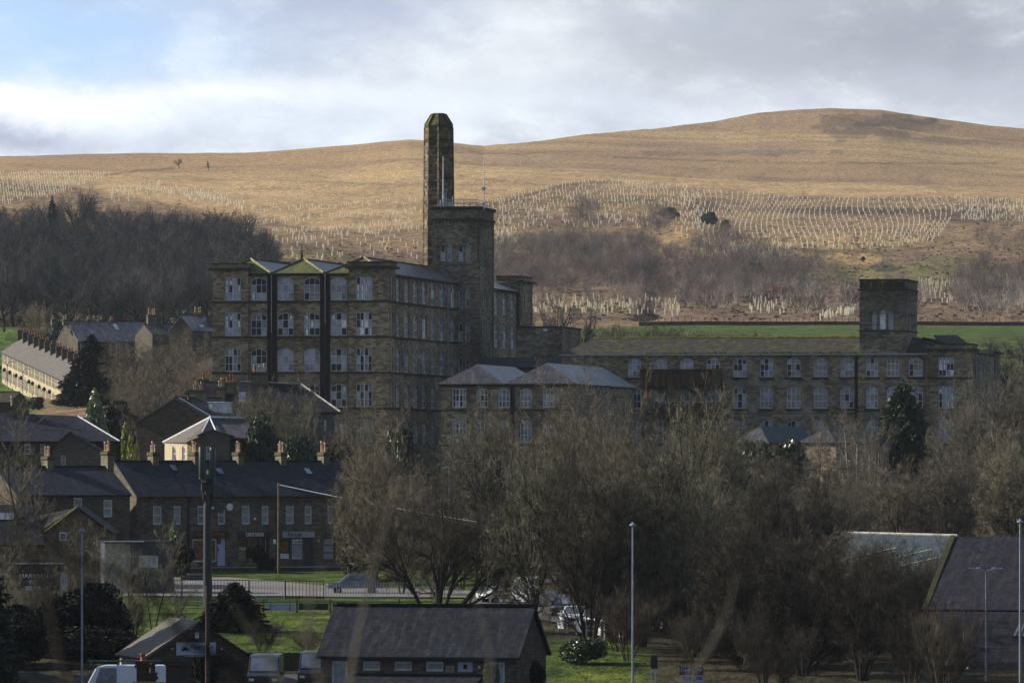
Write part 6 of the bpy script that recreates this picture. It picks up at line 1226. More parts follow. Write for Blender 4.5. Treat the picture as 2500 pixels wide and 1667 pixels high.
def gen_bush(name,seed,H,Rb,n,mat,bark='bark_dark',s=.16,top=.8,lumps=9):
    rng=np.random.default_rng(seed); lc=np.stack([rng.normal(size=lumps)*Rb*.42,rng.normal(size=lumps)*Rb*.42,H*(.3+.5*rng.random(lumps))],-1); lr=(.30+.30*rng.random(lumps))
    k=rng.integers(0,lumps,n); dv=nrm(rng.normal(size=(n,3)))*np.power(rng.random((n,1)),.3); c=lc[k]+dv*lr[k][:,None]*np.array([Rb*1.1,Rb*1.1,H*.62]); c[:,2]=np.clip(c[:,2],.05,H*1.02)
    V,Q=leaf_quads(c,n,s,rng,1.6); m=MB(bark)
    for i in range(4): a=i*1.7; m.tube([(0,0,-.2),(math.cos(a)*Rb*.25,math.sin(a)*Rb*.25,H*.6)],[.07*H/4,.02],6)
    return dict(trunk=m.mesh('trunk'),crown=mesh_np('crown',V,Q,[mat]),H=H,Wd=Rb*2)
K={}
SPR=lambda a,u:[(9,.95,a,u,6,.10,.62,6,.45),(8,.50,38,.12,5,.13,.55,4,.25),(8,.50,38,.10,4,.16,.55,3,.2),(7,.50,36,.10,2,.16,.6,3,.15),(3,.55,34,.12,1,.1,.7,3,.3)]
DOM=lambda a,n=15:[(n,.72,a,.22,6,.12,.55,5,.14),(7,.52,44,.06,5,.17,.66,4,.18),(7,.50,44,.06,4,.20,.62,3,.15),(6,.5,42,.05,2,.2,.6,3,.15),(3,.55,40,.05,1,.1,.7,3,.3)]
K['spread_a']=gen_tree('t',1,15,DOM(44),'bark_dark','twig_olive',stem_len=.62,r0=.30,stems=2,stem_ang=8,base_r=.3)
K['spread_b']=gen_tree('t',2,15,DOM(50,17),'bark','twig_brown',stem_len=.6,r0=.33,stems=2,stem_ang=14,base_r=.3)
K['fan']=gen_tree('t',3,12,[(5,1.0,18,.0,7,.13,.7,6,.5),(8,.55,45,.25,5,.16,.5,4,.2),(8,.5,40,.15,4,.18,.55,3,.2),(7,.5,38,.12,2,.16,.6,3,.15),(3,.5,36,.1,1,.1,.7,3,.3)],'bark_dark','twig_dark',stems=5,stem_ang=42,stem_len=.45,r0=.26,base_r=.25,stem_up=.1)
UPR=[(10,.60,32,.22,6,.11,.6,5,.12),(8,.50,38,.18,4,.16,.6,4,.2),(7,.48,38,.15,3,.18,.62,3,.15),(6,.5,36,.1,2,.18,.6,3,.15),(3,.5,36,.1,1,.1,.7,3,.3)]
K['upright_a']=gen_tree('t',5,16,UPR,'bark','twig_olive',stems=4,stem_ang=12,stem_len=.6,r0=.24,base_r=.6)
K['upright_b']=gen_tree('t',6,16,UPR,'bark_dark','twig_dark',stems=5,stem_ang=16,stem_len=.55,r0=.2,base_r=.5)
K['upright_c']=gen_tree('t',7,16,UPR,'bark','twig_brown',stems=3,stem_ang=14,stem_len=.6,r0=.22,base_r=.4)
K['thin']=gen_tree('t',8,10,[(14,.42,30,.5,5,.09,.4,4,.25),(7,.42,34,.3,4,.12,.5,3,.15),(5,.45,34,.25,2,.13,.6,3,.15),(4,.5,30,.2,1,.1,.7,3,.2)],'bark','twig_olive',stems=2,stem_ang=7,stem_len=.85,r0=.10,base_r=.2)
K['birch']=gen_tree('t',9,11,[(16,.36,38,.25,5,.12,.35,4,.3),(8,.5,38,.0,4,.14,.5,3,.2),(8,.5,38,-.15,2,.14,.55,3,.15),(5,.5,35,-.2,1,.12,.7,3,.2)],'bark_birch','twig_tan',stems=3,stem_ang=9,stem_len=.85,r0=.11,base_r=.25)
K['pale']=gen_tree('t',10,13,DOM(52,16),'bark','twig_tan',stem_len=.6,r0=.22,stems=2,stem_ang=10,base_r=.3)
K['brush']=gen_tree('t',12,5,[(9,.55,26,.4,4,.12,.55,3,.15),(8,.48,32,.3,3,.15,.6,3,.15),(7,.5,32,.25,2,.15,.7,3,.1),(4,.5,30,.2,1,.1,.8,3,.2)],'bark','twig_brown',stems=9,stem_ang=28,stem_len=.6,r0=.05,base_r=.35)
K['brush_dark']=dict(K['brush']); K['brush_dark']['crown']=K['brush']['crown'].copy(); K['brush_dark']['crown'].materials.clear(); K['brush_dark']['crown'].materials.append(M('twig_dark'))
FARL=lambda a:[(8,.9,a,.4,4,.12,.6,4,.4),(7,.5,38,.2,3,.15,.55,3,.2),(7,.5,38,.15,2,.18,.7,3,.2),(5,.55,36,.12,1,.1,.9,3,.15)]
def farm(seed,a,tw,**k): 
    g=gen_tree('t',seed,15,FARL(a),'bark_dark',tw,**k); return g
K['far_a']=farm(21,44,'twig_far',stem_len=.3,r0=.3); K['far_b']=farm(22,38,'twig_far_green',stem_len=.35,r0=.25); K['far_c']=farm(23,50,'twig_far',stem_len=.25,r0=.3)
SAP=[(9,.5,26,.3,3,.1,.5,3,.2),(7,.5,32,.2,2,.12,.6,3,.15),(4,.5,30,.1,1,.1,.8,3,.2)]
K['sap_a']=gen_tree('t',31,4.5,SAP,'bark_birch','birch_far',stems=4,stem_ang=14,stem_len=.8,r0=.05,base_r=.3)
K['sap_b']=gen_tree('t',32,4.5,SAP,'bark_birch','birch_far_grey',stems=5,stem_ang=22,stem_len=.75,r0=.05,base_r=.4)
K['sap_lo']=gen_tree('t',34,4.5,[(8,.55,24,.3,2,.1,.6,3,.15),(5,.5,32,.2,1,.1,.8,3,.15)],'bark_birch','birch_far',stems=5,stem_ang=16,stem_len=.8,r0=.05,base_r=.5)
K['sap_c']=gen_tree('t',33,4,SAP,'bark_dark','bush_far_red',stems=6,stem_ang=28,stem_len=.7,r0=.05,base_r=.4)
K['leylandii']=gen_conifer('c',41,12,3.4,26000,'needle_dark',s=.20,shape=.8,lump=.17)
K['spruce']=gen_conifer('c',42,9,2.4,14000,'needle_green',s=.18,shape=.9,lump=.3)
K['ivy_tree']=gen_conifer('c',43,10,3.2,16000,'needle_green',s=.24,shape=.55,lump=.35)
K['pine_far']=gen_conifer('c',44,9,2.2,3500,'needle_far',s=.45,shape=.75,lump=.3)
K['bush_far']=gen_bush('b',45,4,3.0,3500,'needle_far',s=.4)
K['holly']=gen_bush('b',46,6,2.6,16000,'leaf_gloss',s=.17)
K['holly_dark']=gen_conifer('b',54,7,2.7,16000,'leaf_dark',s=.19,shape=.55,lump=.35)
K['laurel']=gen_bush('b',47,5,2.4,12000,'leaf_gloss',s=.20)
K['holly_pale']=gen_conifer('b',48,6,2.2,11000,'leaf_pale',s=.17,shape=.6,lump=.25)
K['dark_mass']=gen_bush('b',49,7,4.2,26000,'leaf_dark',s=.22,lumps=14)
K['round_bush']=gen_bush('b',50,2.4,1.6,9000,'leaf_dark',s=.11,lumps=7)
K['yellow_bush']=gen_bush('b',51,3.2,1.3,5000,'leaf_yellow',s=.14)
K['variegated']=gen_conifer('b',52,3.0,1.2,6000,'leaf_pale',s=.12,shape=.7,lump=.3)
K['ivy']=gen_bush('b',53,3,2.2,9000,'ivy',s=.16,lumps=10)
trr=random.Random(77)
def plant(kind,px,top,d,wpx,label=None,cat='tree',name='bare_tree',group=None,zoff=0,H=None,rz=None):
    g=K[kind]; x,y=gp(px,d); z=tz(x,y)+zoff
    if H is None: H=((HR-top)*d/F-z)*(1.10 if 'bare' in name else 1)
    sw=wpx*d/F/g['Wd']; root=tag(empty(name,(x,y,z),trr.random()*6.28 if rz is None else rz),label,cat,group); root.scale=(sw,sw,H/g['H'])
    for k in ('trunk','crown'): o=link(bpy.data.objects.new(k,g[k])); o.parent=root
    return root
G1='bare trees in the valley below the mills'
T=[('spread_b',915,1000,560,250,'rounded bare tree with reddish brown twigs right of the shops'),
('spread_a',850,1150,572,170,'small bare tree in front of the last shop'),
('fan',1065,1165,470,430,'low spreading dark bare tree with forked trunks behind the long slate roof'),
('spread_a',1215,985,540,270,'bare tree hiding the lower windows of the two-gabled block'),
('spread_b',1370,905,510,330,'tall bare tree reaching the eaves right of the two-gabled block'),
('upright_c',1485,925,500,250,'tall bare tree in front of the rusty gantries, left one'),
('upright_a',1640,955,480,270,'broad upright olive tree in front of the lower rusty gantry'),
('spread_a',1760,985,520,240,'bare tree with pale curling branches left of the teal roof'),
('spread_a',1300,1060,450,280,'dim bare tree at the right end of the long slate roof'),
('upright_a',1560,1040,450,300,'many-stemmed tree with thick trunks by the right-of-centre lamp'),
('upright_b',1440,1130,440,240,'dark upright tree whose trunks stand by the white fence'),
('upright_b',1950,1125,500,260,'dark purplish many-stemmed tree left of the green roof'),
('spread_b',1850,1100,560,230,'bare tree below the teal-roofed shed'),
('thin',170,1300,462,150,'thin bare tree between the lamp and the club sign'),('thin',245,1280,500,160,'thin bare tree in front of the cabin left wall'),('thin',375,1290,468,170,'thin bare tree over the cabin window'),('thin',40,1330,455,200,'tangled bare tree at the lower left edge'),('thin',290,1400,445,150,'low thin bare tree right of the dark evergreens'),('brush_dark',110,1400,448,170,'dark bare thicket over the evergreens at lower left'),('brush_dark',320,1440,452,130,'dark bare thicket between the evergreens and the florist shop'),('brush_dark',640,1500,440,110,'dark bare shrub on the lawn beside the holly'),
('birch',2070,1010,660,150,'pale-stemmed birch clump below the long mill'),
('birch',2130,1040,650,120,'slimmer pale birch just right of the birch clump'),
('birch',2010,1040,655,130,'birch just left of the pale birch clump'),
('spread_b',2190,1110,590,300,'broad russet bare tree behind the green roof'),
('pale',2330,1050,620,300,'wide tan bare tree above the junction of the two roofs'),
('spread_b',2460,1020,600,240,'bare tree above the slate roof at the right edge'),
('pale',2345,930,720,170,'bare tree before the right end pavilion of the long mill'),
('pale',2450,860,790,190,'tan bare tree beside the right end of the long mill'),
('spread_a',2395,1000,690,160,'bare tree between the mill end and the slate roof'),
('upright_b',1800,1230,430,290,'dark bare tree right of the letting boards'),
('upright_a',1690,1150,450,260,'upright tree behind the letting boards'),
('upright_b',1960,1320,420,320,'dark thicket tree at the bottom, left of the green roof'),
('upright_b',2105,1340,415,270,'dark thicket tree covering the corner of the green roof'),
('brush_dark',2220,1440,408,220,'low bare thicket in front of the stone hall gable'),
('brush_dark',2300,1440,402,210,'dark bare thicket against the gable wedge of the stone hall'),('brush_dark',1880,1470,400,240,'low bare thicket at the bottom among the dark trees'),
('thin',75,985,565,250,'slender olive bare tree in front of the dark slate roof at far left'),
('thin',15,1215,500,180,'twiggy bare tree at the left edge by the clubhouse'),
('thin',120,1250,470,170,'thin bare tree in front of the club sign wall'),
('thin',330,1350,470,150,'thin bare tree below the grey cabin'),
('thin',430,1385,455,150,'sparse bare tree left of the mast above the florist roof'),
('pale',385,825,880,250,'grey-brown bare tree against the left side of the tall mill'),
('pale',335,850,905,170,'bare tree right of the tall dark conifer'),
('pale',480,835,870,130,'bare tree touching the left edge of the tall mill'),
('spread_a',640,935,705,250,'bare olive tree over the dark roofed house'),
('spread_a',740,985,700,170,'bare tree left of the mill side wall'),
('spread_b',830,1000,690,150,'bare tree in front of the mill corner'),
('upright_a',885,975,700,140,'greenish upright tree before the side windows of the mill'),
('upright_c',960,1035,640,150,'bare tree at the foot of the mill side wall'),
('brush',750,1520,440,120,'small bare shrub on the grass left of the long slate roof'),
('brush',330,1090,690,100,'pale bare shrub beside the big stone gable'),
('brush',1270,1330,520,160,'bare thicket behind the slate ridge'),
('far_a',1355,735,965,150,'bare tree standing behind the flat-topped stone block'),('far_b',1425,768,955,120,'bare tree at the left end of the long mill roof'),
('brush',1590,778,975,170,'broad bare bush on the green field behind the long roof'),('brush',1745,800,985,150,'low bare bush on the green field, right of the broad one'),('brush',1490,783,985,120,'bare bush on the green field left of the broad one'),('brush',1860,806,990,110,'smallest low bush on the green field'),('brush',1670,797,985,110,'low bush between the two wider ones on the green field'),
('far_a',1300,755,930,100,'small bare tree in the gap right of the stair tower'),('far_b',2440,840,930,150,'hazy bare tree beyond the right end of the long mill'),('far_a',2500,830,960,150,'hazy bare tree at the right edge above the mill'),
('far_a',437,388,2950,30,'tiny lone tree on the orange moor, left one'),('far_b',508,394,2950,14,'tiny leaning stump on the orange moor')]
T+=[('pale',345,805,990,200,'bare tree in front of the silvery grey roof'),('pale',430,815,985,190,'bare tree before the house with one big stack'),('pale',520,850,868,90,'small bare tree against the mill left corner'),('pale',410,880,820,240,'lower bare tree in front of the tall mill left side'),('pale',325,905,860,130,'bare tree to the right of the pale green glossy tree'),('upright_b',1235,1190,520,200,'dim bare tree behind the white car'),('upright_a',1830,1170,470,230,'olive bare tree between the dark purplish tree and the lamp'),('spread_b',2060,1160,560,220,'bare tree just behind the left end of the green roof'),('upright_c',1130,1130,560,170,'bare tree behind the slim white lamp post'),('brush_dark',1700,1470,425,200,'bare thicket behind the letting boards'),('spread_b',980,1140,545,200,'bare tree left of the slim white lamp post'),('spread_a',1500,1130,455,260,'dense bare tree just left of the right-of-centre lamp'),('spread_a',1680,1060,500,260,'dense bare tree in the middle of the grove right of the lamp')]
for k,px,top,d,w_,lb in T:
    if d==2950:
        g=ground_at(px,top+26,1240,3600); d=g[1]
    plant(k,px,top,d,w_,lb,'tree','bare_tree',G1)
for k,px,top,d,w_,lb,nm,ct in [('leylandii',224,814,1040,178,'tall dark conifer at the near end of the sunlit terrace','conifer_tree','conifer'),
('holly_pale',232,945,800,95,'pale green glossy tree in front of the tall dark conifer','holly_tree','tree'),('dark_mass',285,985,840,120,'dark evergreen mass right of the pale green tree','evergreen_bush','bush'),
('holly',650,1000,690,110,'glossy holly tree beside the hipped villa','holly_tree','tree'),('ivy',745,1075,680,120,'ivy green bush right of the glossy holly','ivy_bush','bush'),('dark_mass',830,1090,660,160,'dark evergreen mass behind the shop chimneys','evergreen_bush','bush'),
('round_bush',634,1330,601,70,'dark round bush in front of the shop with white capital letters','round_bush','bush'),('variegated',425,1262,592,46,'small pale variegated conifer by the end shop','conifer_tree','conifer'),('dark_mass',437,1325,590,45,'dark bush under the small variegated conifer','evergreen_bush','bush'),
('laurel',875,1285,585,70,'glossy pale laurel in front of the last shop','laurel_bush','bush'),('holly_dark',572,1420,470,150,'dark holly right of the mast, in front of the railings','holly_tree','tree'),('dark_mass',170,1450,436,210,'dark low evergreen left of the very dark one behind the lamp','evergreen_bush','bush'),('dark_mass',205,1530,432,280,'lowest dark evergreen in front of the two behind the lamp','evergreen_bush','bush'),('dark_mass',245,1428,440,180,'very dark evergreen filling the lower left behind the lamp','evergreen_bush','bush'),
('dark_mass',50,1500,428,170,'dark evergreen at the lower left edge','evergreen_bush','bush'),('yellow_bush',315,1030,700,45,'yellow-green bush beside the big stone gable','yellow_bush','bush'),('laurel',95,970,1150,36,'green laurel at the foot of the sunlit terrace','laurel_bush','bush'),
('ivy_tree',2205,925,800,155,'green ivy-clad tree in front of the long mill','ivy_clad_tree','tree'),('ivy',1880,1085,700,170,'green ivy thicket below the teal roofs','ivy_bush','bush'),('ivy',1700,1035,760,90,'ivy growing below the lower rusty gantry','ivy_bush','bush'),
('round_bush',497,1608,385,85,'rounded green bush in front of the florist shop','round_bush','bush'),('ivy',1200,1622,385,40,'narrow ivy-covered stump by the building corner','ivy_bush','bush'),('spruce',737,603,1000,44,'dark pine peeping over the mill roof','pine_tree','tree'),
('pine_far',128,478,1780,42,'dark pine standing out of the bare wood','pine_tree','tree'),('bush_far',1640,505,2250,52,'dark evergreen clump at the top of the gully','evergreen_clump','bush'),('bush_far',1735,515,2150,42,'dark evergreen clump among the tree guards','evergreen_clump','bush'),('bush_far',1772,535,2100,30,'smaller evergreen beside the clump among the tree guards','evergreen_clump','bush'),
('yellow_bush',1385,818,930,28,'bright yellow-green bush at the left end of the long roof','yellow_bush','bush'),('ivy',985,1060,600,90,'ivy-green bush at the foot of the mill side wall','ivy_bush','bush'),('pine_far',2107,625,1850,12,'tiny conifer on the tan patch of hillside','pine_tree','tree'),
('dark_mass',1260,1600,400,120,'dark ivy mass at the right end of the foreground building','evergreen_bush','bush'),('ivy',1420,1560,430,130,'dark ivy round the trunks by the white fence','ivy_bush','bush'),('bush_far',1950,690,1500,60,'green gorse clump on the hillside, upper one','evergreen_clump','bush'),('bush_far',1840,640,1600,70,'green gorse clump above the young birches','evergreen_clump','bush')]:
    if d>1400 and k!='pine_far' or px==2107:
        g=ground_at(px,top+{1640:30,1735:34,1772:30,1950:26,1840:26,2107:14}[px],1240,3000); d=g[1]
    plant(k,px,top,d,w_,lb,ct,nm,None)
UG=random.Random(41)
for i in range(46):                                    # thickets filling the valley floor between the trees
    px=UG.uniform(840,2560); d=UG.uniform(455,700); x,y=gp(px,d); z=tz(x,y); H=UG.uniform(5,9)
    if px<1150 and d<560: d=575+UG.random()*60
    if 1150<px<1500 and d<575: continue
    if 2000<px and 480<d<600: d=610+UG.random()*80
    plant(('brush_dark' if d<560 else 'brush') if i%2 else 'thin',px,0,d,H*UG.uniform(.9,1.3)*F/d,'bare thicket filling the valley floor between the trees','tree','bare_thicket','bare thickets on the valley floor',H=H)
for i in range(34):                                    # dark undergrowth among the nearest trunks
    px=1500+i*22+UG.uniform(-14,14); d=UG.uniform(425,476)
    if 2230<px: d=UG.uniform(404,415)
    if px<1420: d=UG.uniform(425,438)
    plant('brush_dark',px,0,d,UG.uniform(5,8)*F/d,'dark bare undergrowth among the nearest trunks at the bottom right','tree','bare_thicket','dark undergrowth at the bottom right',H=UG.uniform(3.5,6.5))
for i in range(26):
    px=860+i*66+UG.uniform(-25,25); d=UG.uniform(560,720)
    if 1975<px<2360 and d<600: d+=70
    x,y=gp(px,d); z=tz(x,y); top=np.interp(px,[840,1000,1150,1300,1700,1950,2200,2350,2560],[1130,1120,1100,1010,1030,1150,1130,1080,1000])+UG.uniform(0,60)
    plant(UG.choice(('spread_a','spread_b','upright_c','upright_a')),px,top,d,UG.uniform(200,300),'back-row bare tree of the valley grove, %s'%('leftmost of its row' if i==0 else '%d%s from the left of its row'%(i+1,{2:'nd',3:'rd',22:'nd',23:'rd',21:'st'}.get(i+1,'th'))),'tree','bare_tree','bare trees in the back rows of the grove')
for i,(px,d,H) in enumerate(((-150,350,15),(-190,372,17),(-175,395,16),(-160,418,17),(-150,442,15),(-330,400,20),(-300,360,19))):  # unseen trees added to cast shade over the left foreground
    plant('leylandii',px,0,d,H*.62*F/d,'unseen conifer added beyond the left edge to shade van and florist, %s'%('first','second','third','fourth','fifth','sixth','seventh')[i],'conifer','conifer_tree','added shade conifers beyond the left edge',H=H)
# bare wood on the bank at the left
SPX=[-40,0,60,110,150,190,240,300,350,380,430,480,550,600,640,680,700]; SRW=[505,500,492,455,445,412,475,492,475,452,500,485,478,505,560,640,720]
cand=[]; wr=random.Random(9)
for i in range(2600):
    px=wr.uniform(-60,690); d=1345+640*wr.random()**1.3; x,y=gp(px,d); z=tz(x,y); g_r=HR-z*F/d; sil=np.interp(px,SPX,SRW); Hm=(g_r-sil)*d/F
    H=min(wr.uniform(11,17),Hm)
    if H<6.5 or (px<115 and d<1430) or (85<px<540 and d<1395): continue
    if any(abs(px-q[0])<13 and abs(d-q[1])<30 for q in cand): continue
    cand.append((px,d,H))
for px,d,H in cand[:280]: plant(wr.choice(('far_a','far_b','far_c')),px,0,d,H*wr.uniform(.75,1.0)*F/d,'bare grey tree of the dense wood on the left bank','tree','bare_tree','bare trees of the wood on the left bank',H=H)
for px,d,H in ((195,1850,23),(375,1880,19),(105,1830,17.5),(545,1800,17),(480,1850,17)):
    plant('far_a' if px!=375 else 'far_c',px,0,d,H*.85*F/d,{195:'tallest bare tree rising out of the left wood',375:'bare tree rising from the middle of the left wood',105:'bare tree beside the dark pine of the left wood',545:'bare tree high on the right part of the left wood',480:'bare tree on the crest just left of the mill'}[px],'tree','bare_tree','bare trees of the wood on the left bank',H=H)
for px,d,H in ((150,1395,7),(330,1400,6),(440,1390,7),(250,1420,7),(400,1440,8)): plant('bush_far',px,0,d,H*1.2*F/d,'dull green evergreen at the foot of the left wood, %s'%{150:'leftmost',250:'second from left',330:'middle one',400:'fourth from left',440:'rightmost'}[px],'bush','evergreen_clump','evergreens at the foot of the wood',H=H)
for i in range(30):
    px=-30+i*22+wr.uniform(-8,8); d=wr.uniform(1398,1450) if px>85 else wr.uniform(1440,1490)
    plant('brush',px,0,d,UG.uniform(7,10)*F/d,'bare thicket along the foot of the left wood','tree','bare_thicket','thickets along the foot of the left wood',H=UG.uniform(5,9))
# scrub on the hillside
REG=[(1330,640,150,38,3),(1420,610,170,32,3),(1520,650,130,40,3),(1250,690,90,30,2),(1420,690,170,30,2),(1780,640,110,40,2),(1880,690,150,45,3),(1730,720,80,40,2),(2430,730,120,40,2),(2200,740,60,35,1),(1420,530,35,22,1),(2470,600,80,40,1),(1600,550,40,30,1),(2000,740,120,30,1),(1760,600,60,25,1),(2120,560,60,8,0)]
sc_pts=[]
for cx,cy,sx,sy,wt in REG:
    for i in range(int(52*wt)):
        a=wr.random()*6.28; r=math.sqrt(wr.random()); g=ground_at(cx+sx*r*math.cos(a),cy+sy*r*math.sin(a),1245,3000)
        if g: sc_pts.append((g[1],cx+sx*r*math.cos(a),g))
sc_pts.sort(); SK=['sap_a','sap_b','sap_a','sap_b','sap_c']
def put_sap(g,name,kk,H):
    q=K[kk]; r_=tag(empty(name,g,wr.random()*6.28),'slim young birch of the pinkish scrub on the hillside','tree','young birches on the hillside'); s_=H/q['H']; r_.scale=(s_*1.15,s_*1.15,s_)
    for k in ('trunk','crown'): o=link(bpy.data.objects.new(k,q[k])); o.parent=r_
NI=295
for d,px,g in sc_pts[:NI]: put_sap(g,'young_birch',wr.choice(SK),wr.uniform(3.2,6.5))
def merged(pts,me_list,name,kind_lab,hr_,seed=1):
    rng=np.random.default_rng(seed); V=[];Q=[];o=0; cache={}
    for g in pts:
        me=me_list[int(rng.integers(len(me_list)))]
        if me.name not in cache:
            v=np.empty(len(me.vertices)*3,np.float32); me.vertices.foreach_get('co',v); q=np.empty(len(me.loops),np.int32); me.loops.foreach_get('vertex_index',q); cache[me.name]=(v.reshape(-1,3),q.reshape(-1,4),me.materials[0].name)
        v,q,_=cache[me.name]; a=rng.random()*6.28; s_=rng.uniform(*hr_); c_,n_=math.cos(a)*s_,math.sin(a)*s_; vv=np.stack([v[:,0]*c_-v[:,1]*n_,v[:,0]*n_+v[:,1]*c_,v[:,2]*s_],-1)+np.array(g); V.append(vv);Q.append(q+o);o+=len(vv)
    return np.concatenate(V),np.concatenate(Q)
rest=[p[2] for p in sc_pts[NI:]]
for i in range(260):                                  # thin scatter of low scrub elsewhere on the slope
    g=ground_at(wr.uniform(1150,2600),wr.uniform(640,780),1245,3000)
    if g: rest.append(g)
for cx,cy,sx,sy,n_ in ((1420,660,260,70,230),(1800,690,150,60,150),(2420,700,120,50,90),(1230,700,80,40,50),(1580,720,60,50,50)):
    for i in range(n_):
        a=wr.random()*6.28; r=math.sqrt(wr.random()); g=ground_at(cx+sx*r*math.cos(a),cy+sy*r*math.sin(a),1245,3000)
        if g: rest.append(g)
V_,Q_=merged(rest,[K['sap_lo']['crown']],'scrub','',(.6,1.3),3); mi_=((np.arange(len(Q_))//(len(K['sap_lo']['crown'].polygons)))*7919%5).astype(np.int32); mi_=np.where(mi_<2,0,np.where(mi_<4,1,2)); tag(link(bpy.data.objects.new('birch_scrub',mesh_np('birch_scrub',V_,Q_,['birch_far','birch_far_grey','twig_far_green'],mi_))),'thin pinkish and grey scrub massed over the hillside','scrub',None,'stuff')
low=[]
for i in range(1500):
    g=ground_at(wr.uniform(650,2600),wr.uniform(600,785),1245,3000)
    if g: low.append(g)
for i in range(500):
    g=ground_at(wr.uniform(1150,2600),wr.uniform(490,620),1245,3000)
    if g: low.append(g)
hb=gen_bush('h',61,1.1,1.0,70,'needle_far',s=.5,lumps=4)
V_,Q_=merged(low,[hb['crown']],'heather','',(.22,.5),4); foliage('heather_brown',(.085,.055,.045),(.14,.10,.06),.9,.1,.02); tag(link(bpy.data.objects.new('heather',mesh_np('heather',V_,Q_,['heather_brown']))),'low brown heather tufts over the hillside','heather',None,'stuff')
# ---------------------------------------------------------------- plantation of tree guards on the hillside
tg=[]; gr=random.Random(15)
def add(px,py,dmin=1240,j=1.0,keep=1.0):
    if gr.random()>keep: return
    g=ground_at(px+gr.uniform(-1,1)*j,py+gr.uniform(-1,1)*j,dmin,3900)
    if g: tg.append(g)
def edge_top(px): return np.interp(px,[1150,1200,1300,1380,1480,1580,1700,1800,1900,2100,2300,2500],[510,497,470,452,447,450,464,471,480,486,482,482])
# curved lines, right
for i in range(52):
    x0=1660+i*12.8; top=edge_top(x0)+6; bot=np.interp(x0,[1660,1750,1900,2100,2200,2330],[575,600,612,612,608,590]); y=top
    while y<bot:
        f=(y-top)/(bot-top+1e-6); add(x0+14*math.sin(f*5.0+i*.12)-10*f,y,1500,.8,.93 if f<.75 else .7); y+=7.5*(.9+.2*gr.random())
# lines along the shoulder, left of it
for i in range(62):
    x0=1175+i*8.2; top=edge_top(x0); bot=top+np.interp(x0,[1175,1300,1500,1680],[14,52,62,50]); y=top
    while y<bot: add(x0+gr.uniform(-2,2)+(y-top)*.12,y,1500,1.2,.8); y+=7.5
for i in range(170): add(gr.uniform(1210,1600),gr.uniform(515,560),1500,1,.9)
for i in range(120): add(gr.uniform(1690,1930),gr.uniform(598,632)+0,1500,1,1)
for i in range(60): add(gr.uniform(1200,1260),gr.uniform(560,600),1500,1,.6)
for i in range(80): add(gr.uniform(1660,1720),gr.uniform(470,560),1500,1,.7)
for i in range(45):
    x0=2330+i*4.2
    for k in range(7): add(x0,487+k*8+.05*(x0-2330),1500,1.5,.6)
# foot of the slope
for i in range(150): px=gr.uniform(1290,1660); add(px,gr.uniform(733,772)+(px-1500)*.02,1250,.5,1)
for i in range(40): px=gr.uniform(2000,2095); add(px,780-(px-2000)*.22+gr.uniform(-4,6),1250,.5,1)
for i in range(48):
    x0=2245+i*5.6
    for k in range(6): add(x0+k*1.2,gr.uniform(0,4)+694-.04*(x0-2245)+k*9,1250,1,.62-.05*k)
for i in range(60): add(gr.uniform(1830,1950),gr.uniform(730,770),1250,1,.8)
# left of the stack and above the wood
for i in range(46):
    x0=-10+i*6.1; top=np.interp(x0,[0,130,270],[426,424,427]); bot=np.interp(x0,[0,100,200,270],[500,485,455,432]); y=top
    while y<bot: add(x0+(y-top)*.15,y,1900,1.2,.85); y+=6.5
for i in range(260):
    px=gr.uniform(270,600); add(px,np.interp(px,[270,400,500,600],[470,462,478,500])+gr.gauss(0,1)*7+6,1900,1,.9)
for r0_,r1_,n_ in ((520,492,70),(548,520,90),(582,545,90),(600,560,60)):
    for i in range(n_): f=i/n_; add(600+430*f+gr.uniform(-3,3),r0_+(r1_-r0_)*f+gr.gauss(0,1)*3.5,1500,1,.8)
for i in range(110): add(gr.uniform(650,1020),gr.uniform(560,640),1400,1,.7)
_t=NT(MATS['tube_guard'].node_tree); _d=_t.n('ShaderNodeBsdfDiffuse',{0:(.95,.91,.78,1)}); _r=_t.n('ShaderNodeBsdfTranslucent',{0:(.95,.91,.78,1)}); _x=_t.n('ShaderNodeMixShader',{0:.5,1:_d.outputs[0],2:_r.outputs[0]}); _t.n('ShaderNodeOutputMaterial',{0:_x.outputs[0]})
tm=MB('tube_guard').lathe([(.145,0),(.14,1.5),(.11,1.52)],0,0,5).mesh('tree_guard')
tg.sort(key=lambda g:g[1]); 
for g in tg[:300]:
    o=link(bpy.data.objects.new('tree_guard',tm)); o.location=g; o.rotation_euler=(gr.gauss(0,.05),gr.gauss(0,.05),0); o.scale=(1,1,gr.uniform(.8,1.15)); tag(o,'pale plastic tree guard standing in the rows at the foot of the slope','tree guard','tree guards at the foot of the slope')
v=np.empty(len(tm.vertices)*3,np.float32); tm.vertices.foreach_get('co',v); v=v.reshape(-1,3)
b=MB('tube_guard'); fs=[tuple(p.vertices) for p in tm.polygons]; vs=[];ff=[]
for g in tg[300:]:
    s_=.8+.4*gr.random(); n_=len(vs); vs+=[(p[0]*1.15+g[0],p[1]*1.15+g[1],p[2]*s_+g[2]) for p in v]; ff+=[tuple(i+n_ for i in f) for f in fs]
me=bpy.data.meshes.new('tree_guards'); me.from_pydata(vs,[],ff); me.materials.append(M('tube_guard')); tag(link(bpy.data.objects.new('tree_guards',me)),'hundreds of pale tree guards in curving rows on the upper slope','tree guards',None,'stuff')
print('GUARDS',len(tg),'WOOD',len(cand),'SCRUB',len(sc_pts),len(rest))
